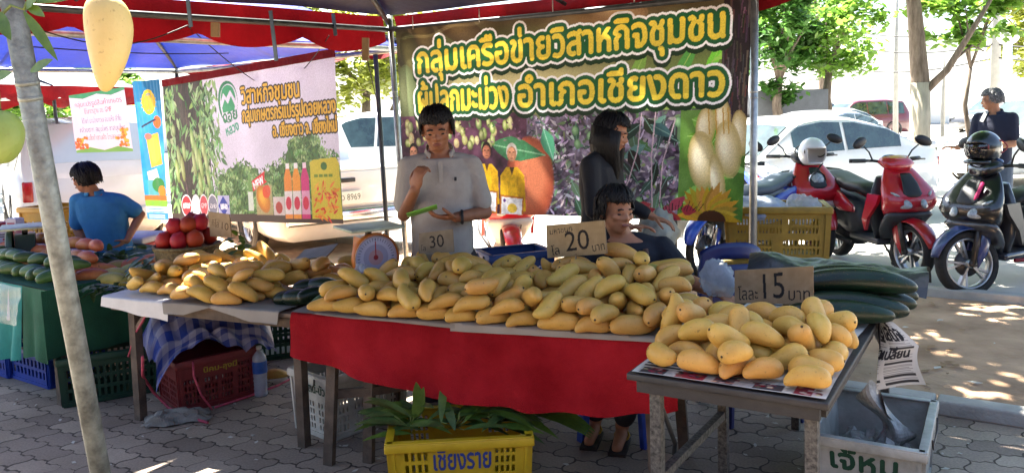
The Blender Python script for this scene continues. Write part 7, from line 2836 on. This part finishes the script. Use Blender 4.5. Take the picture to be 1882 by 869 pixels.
# ================================================================== TREES, POLES, FAR BUILDINGS
bark = mat('tree_bark', '54463a', .9, .35, 5, .9, 14, stretch=(3, 3, .6), c2='75675a')
whitewash = mat('lime_washed_bark', 'a39887', .9, .2, 5, .6, 16, stretch=(3, 3, .6))
LG1 = mat('bright_leaf', '5a8a2c', .5, .3, .9, trans=.58, c2='86a844')
LG2 = mat('deep_leaf', '3a6428', .5, .3, .9, trans=.5, c2='5d8a3c')
LG3 = mat('yellow_leaf', '7f8f2c', .5, .3, .9, trans=.45, c2='a3a846')


def tree(label, base, h_tr, r_tr, crown, n_clump, n_leaf, L, m, seed, limbs=(), trunk_pts=None, wash=False, sq=.8, group='trees around the parking lot'):
    """crown: (centre, radii)"""
    r_ = random.Random(seed)
    t = empty('tree', base, 0, label, 'tree', group)
    b = MB()
    pts = trunk_pts or [V((0, 0, -.1)), V((.05, .02, h_tr * .35)), V((-.04, .06, h_tr * .7)), V((.02, .0, h_tr))]
    rs = [r_tr * (1.15 - .55 * i / (len(pts) - 1)) for i in range(len(pts))]
    b.tube(pts, rs, bark, 12)
    if wash:
        b.tube([pts[0], pts[0].lerp(pts[1], .98)], [rs[0] * 1.02, rs[1] * 1.03], whitewash, 12)
    c0, rad = V(crown[0]), crown[1]
    b.build('trunk', t)
    for lp in limbs:
        MB().tube(lp[0], lp[1], bark, 8).build('limb', t)
    for k in range(5):
        a = r_.uniform(0, 6.3)
        q = c0 + V((math.cos(a) * rad[0] * .7, math.sin(a) * rad[1] * .7, r_.uniform(-.3, .5) * rad[2]))
        MB().tube([pts[-1], pts[-1].lerp(q, .5) + V((0, 0, .15)), q], [r_tr * .5, r_tr * .3, r_tr * .1], bark, 7).build('limb', t)
    vs, fs = [], []
    for k in range(n_clump):
        while True:
            d = V((r_.uniform(-1, 1), r_.uniform(-1, 1), r_.uniform(-1, 1)))
            if .25 < d.length < 1:
                break
        cc_ = c0 + V((d.x * rad[0], d.y * rad[1], d.z * rad[2]))
        cr = r_.uniform(.16, .32) * min(rad)
        for i in range(n_leaf):
            g = V((r_.gauss(0, 1), r_.gauss(0, 1), r_.gauss(0, .75))) * cr * .6
            p = cc_ + g
            ln = L * r_.uniform(.6, 1.3)
            ax = V((r_.uniform(-1, 1), r_.uniform(-1, 1), r_.uniform(-.7, .3))).normalized()
            sd_ = ax.cross(V((r_.uniform(-.5, .5), r_.uniform(-.5, .5), 1))).normalized()
            o = len(vs)
            w_ = ln * .30
            vs += [p - ax * ln * .5, p + sd_ * w_ - ax * ln * .08, p + ax * ln * .5, p - sd_ * w_ - ax * ln * .08]
            fs.append((o, o + 1, o + 2, o + 3))
    b = MB().add(vs, fs, m)
    b.build('crown', t, fix=False)
    return t


tb = at(1688, 262, Y=14.2)
tree('tree with a pale washed trunk and a forked right branch, behind the red scooter', (tb.x, tb.y, 0), 4.2, .16, ((-.2, .2, 6.2), (3.6, 3.6, 2.2)), 46, 150, .26, LG1, 1,
     limbs=[([V((.02, 0, 1.72)), V((.38, -.2, 2.15)), V((.66, -.4, 2.75)), V((.95, -.5, 3.3))], [.075, .06, .05, .03]), ([V((.45, -.25, 2.3)), V((.75, -.3, 2.55)), V((.95, -.3, 2.45))], [.03, .02, .012])],
     trunk_pts=[V((.04, 0, -.05)), V((.02, 0, 2.0)), V((-.06, 0, 3.0)), V((-.2, 0, 4.3))], wash=True)
tree('low leafy branch cluster of a young tree right of the pale washed trunk', (tb.x + 1.1, tb.y + .4, 0), 2.2, .05, ((-.05, 0, 3.3), (.95, .8, .75)), 22, 55, .22, LG1, 2)
tree('tree behind the large banner, its crown above the picture shading the dirt', (1.35, 7.7, 0), 3.6, .17, ((1.0, .1, 5.3), (4.3, 3.9, 1.5)), 165, 120, .23, LG2, 3)
tree('broad pale green tree beyond the sedan, right of the large banner', (10.3, 26.5, 0), 2.6, .18, ((-.9, 0, 4.3), (2.6, 2.4, 2.0)), 44, 130, .28, LG1, 4)
tree('darker tree at the right edge of the large banner', (8.2, 25.0, 0), 2.4, .18, ((-.1, 0, 3.6), (1.3, 1.5, 1.9)), 30, 130, .26, LG2, 5)
tree('tall dark tree rising behind the pale green one', (13.8, 36.0, 0), 5.0, .25, ((0, 0, 7.0), (1.7, 1.7, 3.4)), 40, 130, .32, LG2, 6)
tree('tree at the far right edge beyond the utility pole', (20.6, 32.0, 0), 3.0, .2, ((0, 0, 4.7), (2.0, 2.0, 2.4)), 40, 140, .30, LG3, 7)
tree('yellow green tree seen between the white banner and the dark poles', (-3.6, 20.5, 0), 2.2, .16, ((0, 0, 3.4), (2.3, 2.0, 1.6)), 46, 130, .24, LG3, 8,
     limbs=[([V((0, 0, .3)), V((.5, -.3, 1.3)), V((.9, -.4, 2.2))], [.12, .1, .06])])
tree('bright green tree beyond the far left tent, right of the leaning pole', (-10.8, 19.0, 0), 1.8, .15, ((.2, 0, 2.9), (2.4, 2.0, 1.2)), 40, 130, .22, LG1, 9)
tree('bright green tree beyond the far left tent at the left edge', (-14.2, 21.5, 0), 2.0, .15, ((.2, 0, 3.0), (2.4, 2.0, 1.4)), 40, 130, .24, LG2, 10)

conc = mat('pole_concrete', '8f8d88', .85, .15, 3)


def pole(label, base, h_, r_, arm=None):
    t = empty('utility_pole', base, 0, label, 'utility pole', 'poles along the road')
    MB().cyl((0, 0, -.05), (0, 0, h_), r_, conc, r_ * .7, 14).build('shaft', t)
    if arm:
        MB().bar((-.9, 0, h_ * .72), (.9, 0, h_ * .72), .10, .12, conc).build('cross_arm', t)
    return t


u0 = at(1829, 190, Y=26)
pole('grey utility pole right of the pale washed tree trunk, carrying coiled cables', (u0.x, u0.y, 0), 8.5, .16, True)
u1 = at(1646, 190, Y=30)
pole('thin pole just left of the pale washed tree trunk', (u1.x, u1.y, 0), 6.5, .10)
u2 = at(1733, 190, Y=34)
pole('short slender pole right of the pale washed tree trunk', (u2.x, u2.y, 0), 3.6, .09)
for k, (y0, y1, lab) in enumerate(((52, 40, 'highest overhead cable between the poles'), (80, 72, 'middle overhead cable between the poles'), (122, 96, 'lowest overhead cable, sagging behind the pale washed trunk'))):
    a, b_ = at(1560, y0 + 6, Y=31), at(1829, y1 + 10, Y=26)
    cord('overhead_cable', lab, sag(a, b_, .25) + sag(b_, at(2100, y1 - 6, Y=22), .2), .022, cord_m, 'overhead cables')
for px, rr in ((1775, .18), (1800, .13), (1812, .22)):
    c = at(px, 74, Y=26)
    cord('cable_coil', 'black cable coil hanging from the overhead cables near the utility pole', [c + V((rr * math.cos(a), .02 * math.sin(3 * a), rr * math.sin(a))) for a in [k * math.pi / 12 for k in range(25)]], .02, cord_m, 'cable coils')
# lamp post
l0 = at(1851, 190, Y=22)
t = empty('street_lamp', (l0.x, l0.y, 0), 0, 'white lamp post at the right edge beside the utility pole', 'street lamp')
MB().cyl((0, 0, 0), (0, 0, 3.1), .11, white_p, n=14).build('post', t)
MB().ell((0, 0, 3.3), (.28, .28, .24), white_p).build('lamp_globe', t)
# low buildings far beyond the lot
wall_w = mat('pale_rendered_wall', 'd9d6cf', .9, .05, 1)
roof_w = mat('pale_sheet_roof', 'cfcdc9', .6, .1, 2)


def house(label, loc, rz, w_, d_, h_, name='low_building'):
    t = empty(name, loc, rz, label, 'building', 'low buildings beyond the parking lot')
    MB().box((0, 0, h_ / 2), (w_, d_, h_), wall_w).build('wall', t)
    b = MB()
    b.prism([(-w_ / 2 - .5, h_), (w_ / 2 + .5, h_), (w_ / 2 - .6, h_ + 1.2), (-w_ / 2 + .6, h_ + 1.2)], -d_ / 2 - .6, d_ / 2 + .6, roof_w)
    b.build('roof', t)
    n_ = max(2, int(w_ / 3))
    for i in range(n_):
        x = -w_ / 2 + (i + .5) * w_ / n_
        f_ = MB().box((x, -d_ / 2 - .02, h_ * .55), (1.3, .06, 1.2), wall_w).build('window_frame', t)
        MB().box((x, -d_ / 2 - .06, h_ * .55), (1.1, .04, 1.0), glass_p).build('pane', f_)


house('long low pale building beyond the far row of cars, right of the banner', (26, 62, 0), R(-8), 22, 8, 3.2)
house('low pale building far off at the left behind the tents', (-26, 50, 0), R(14), 18, 8, 3.2)
house('low pale building far off behind the middle tent', (-4, 58, 0), R(4), 16, 8, 3.2)
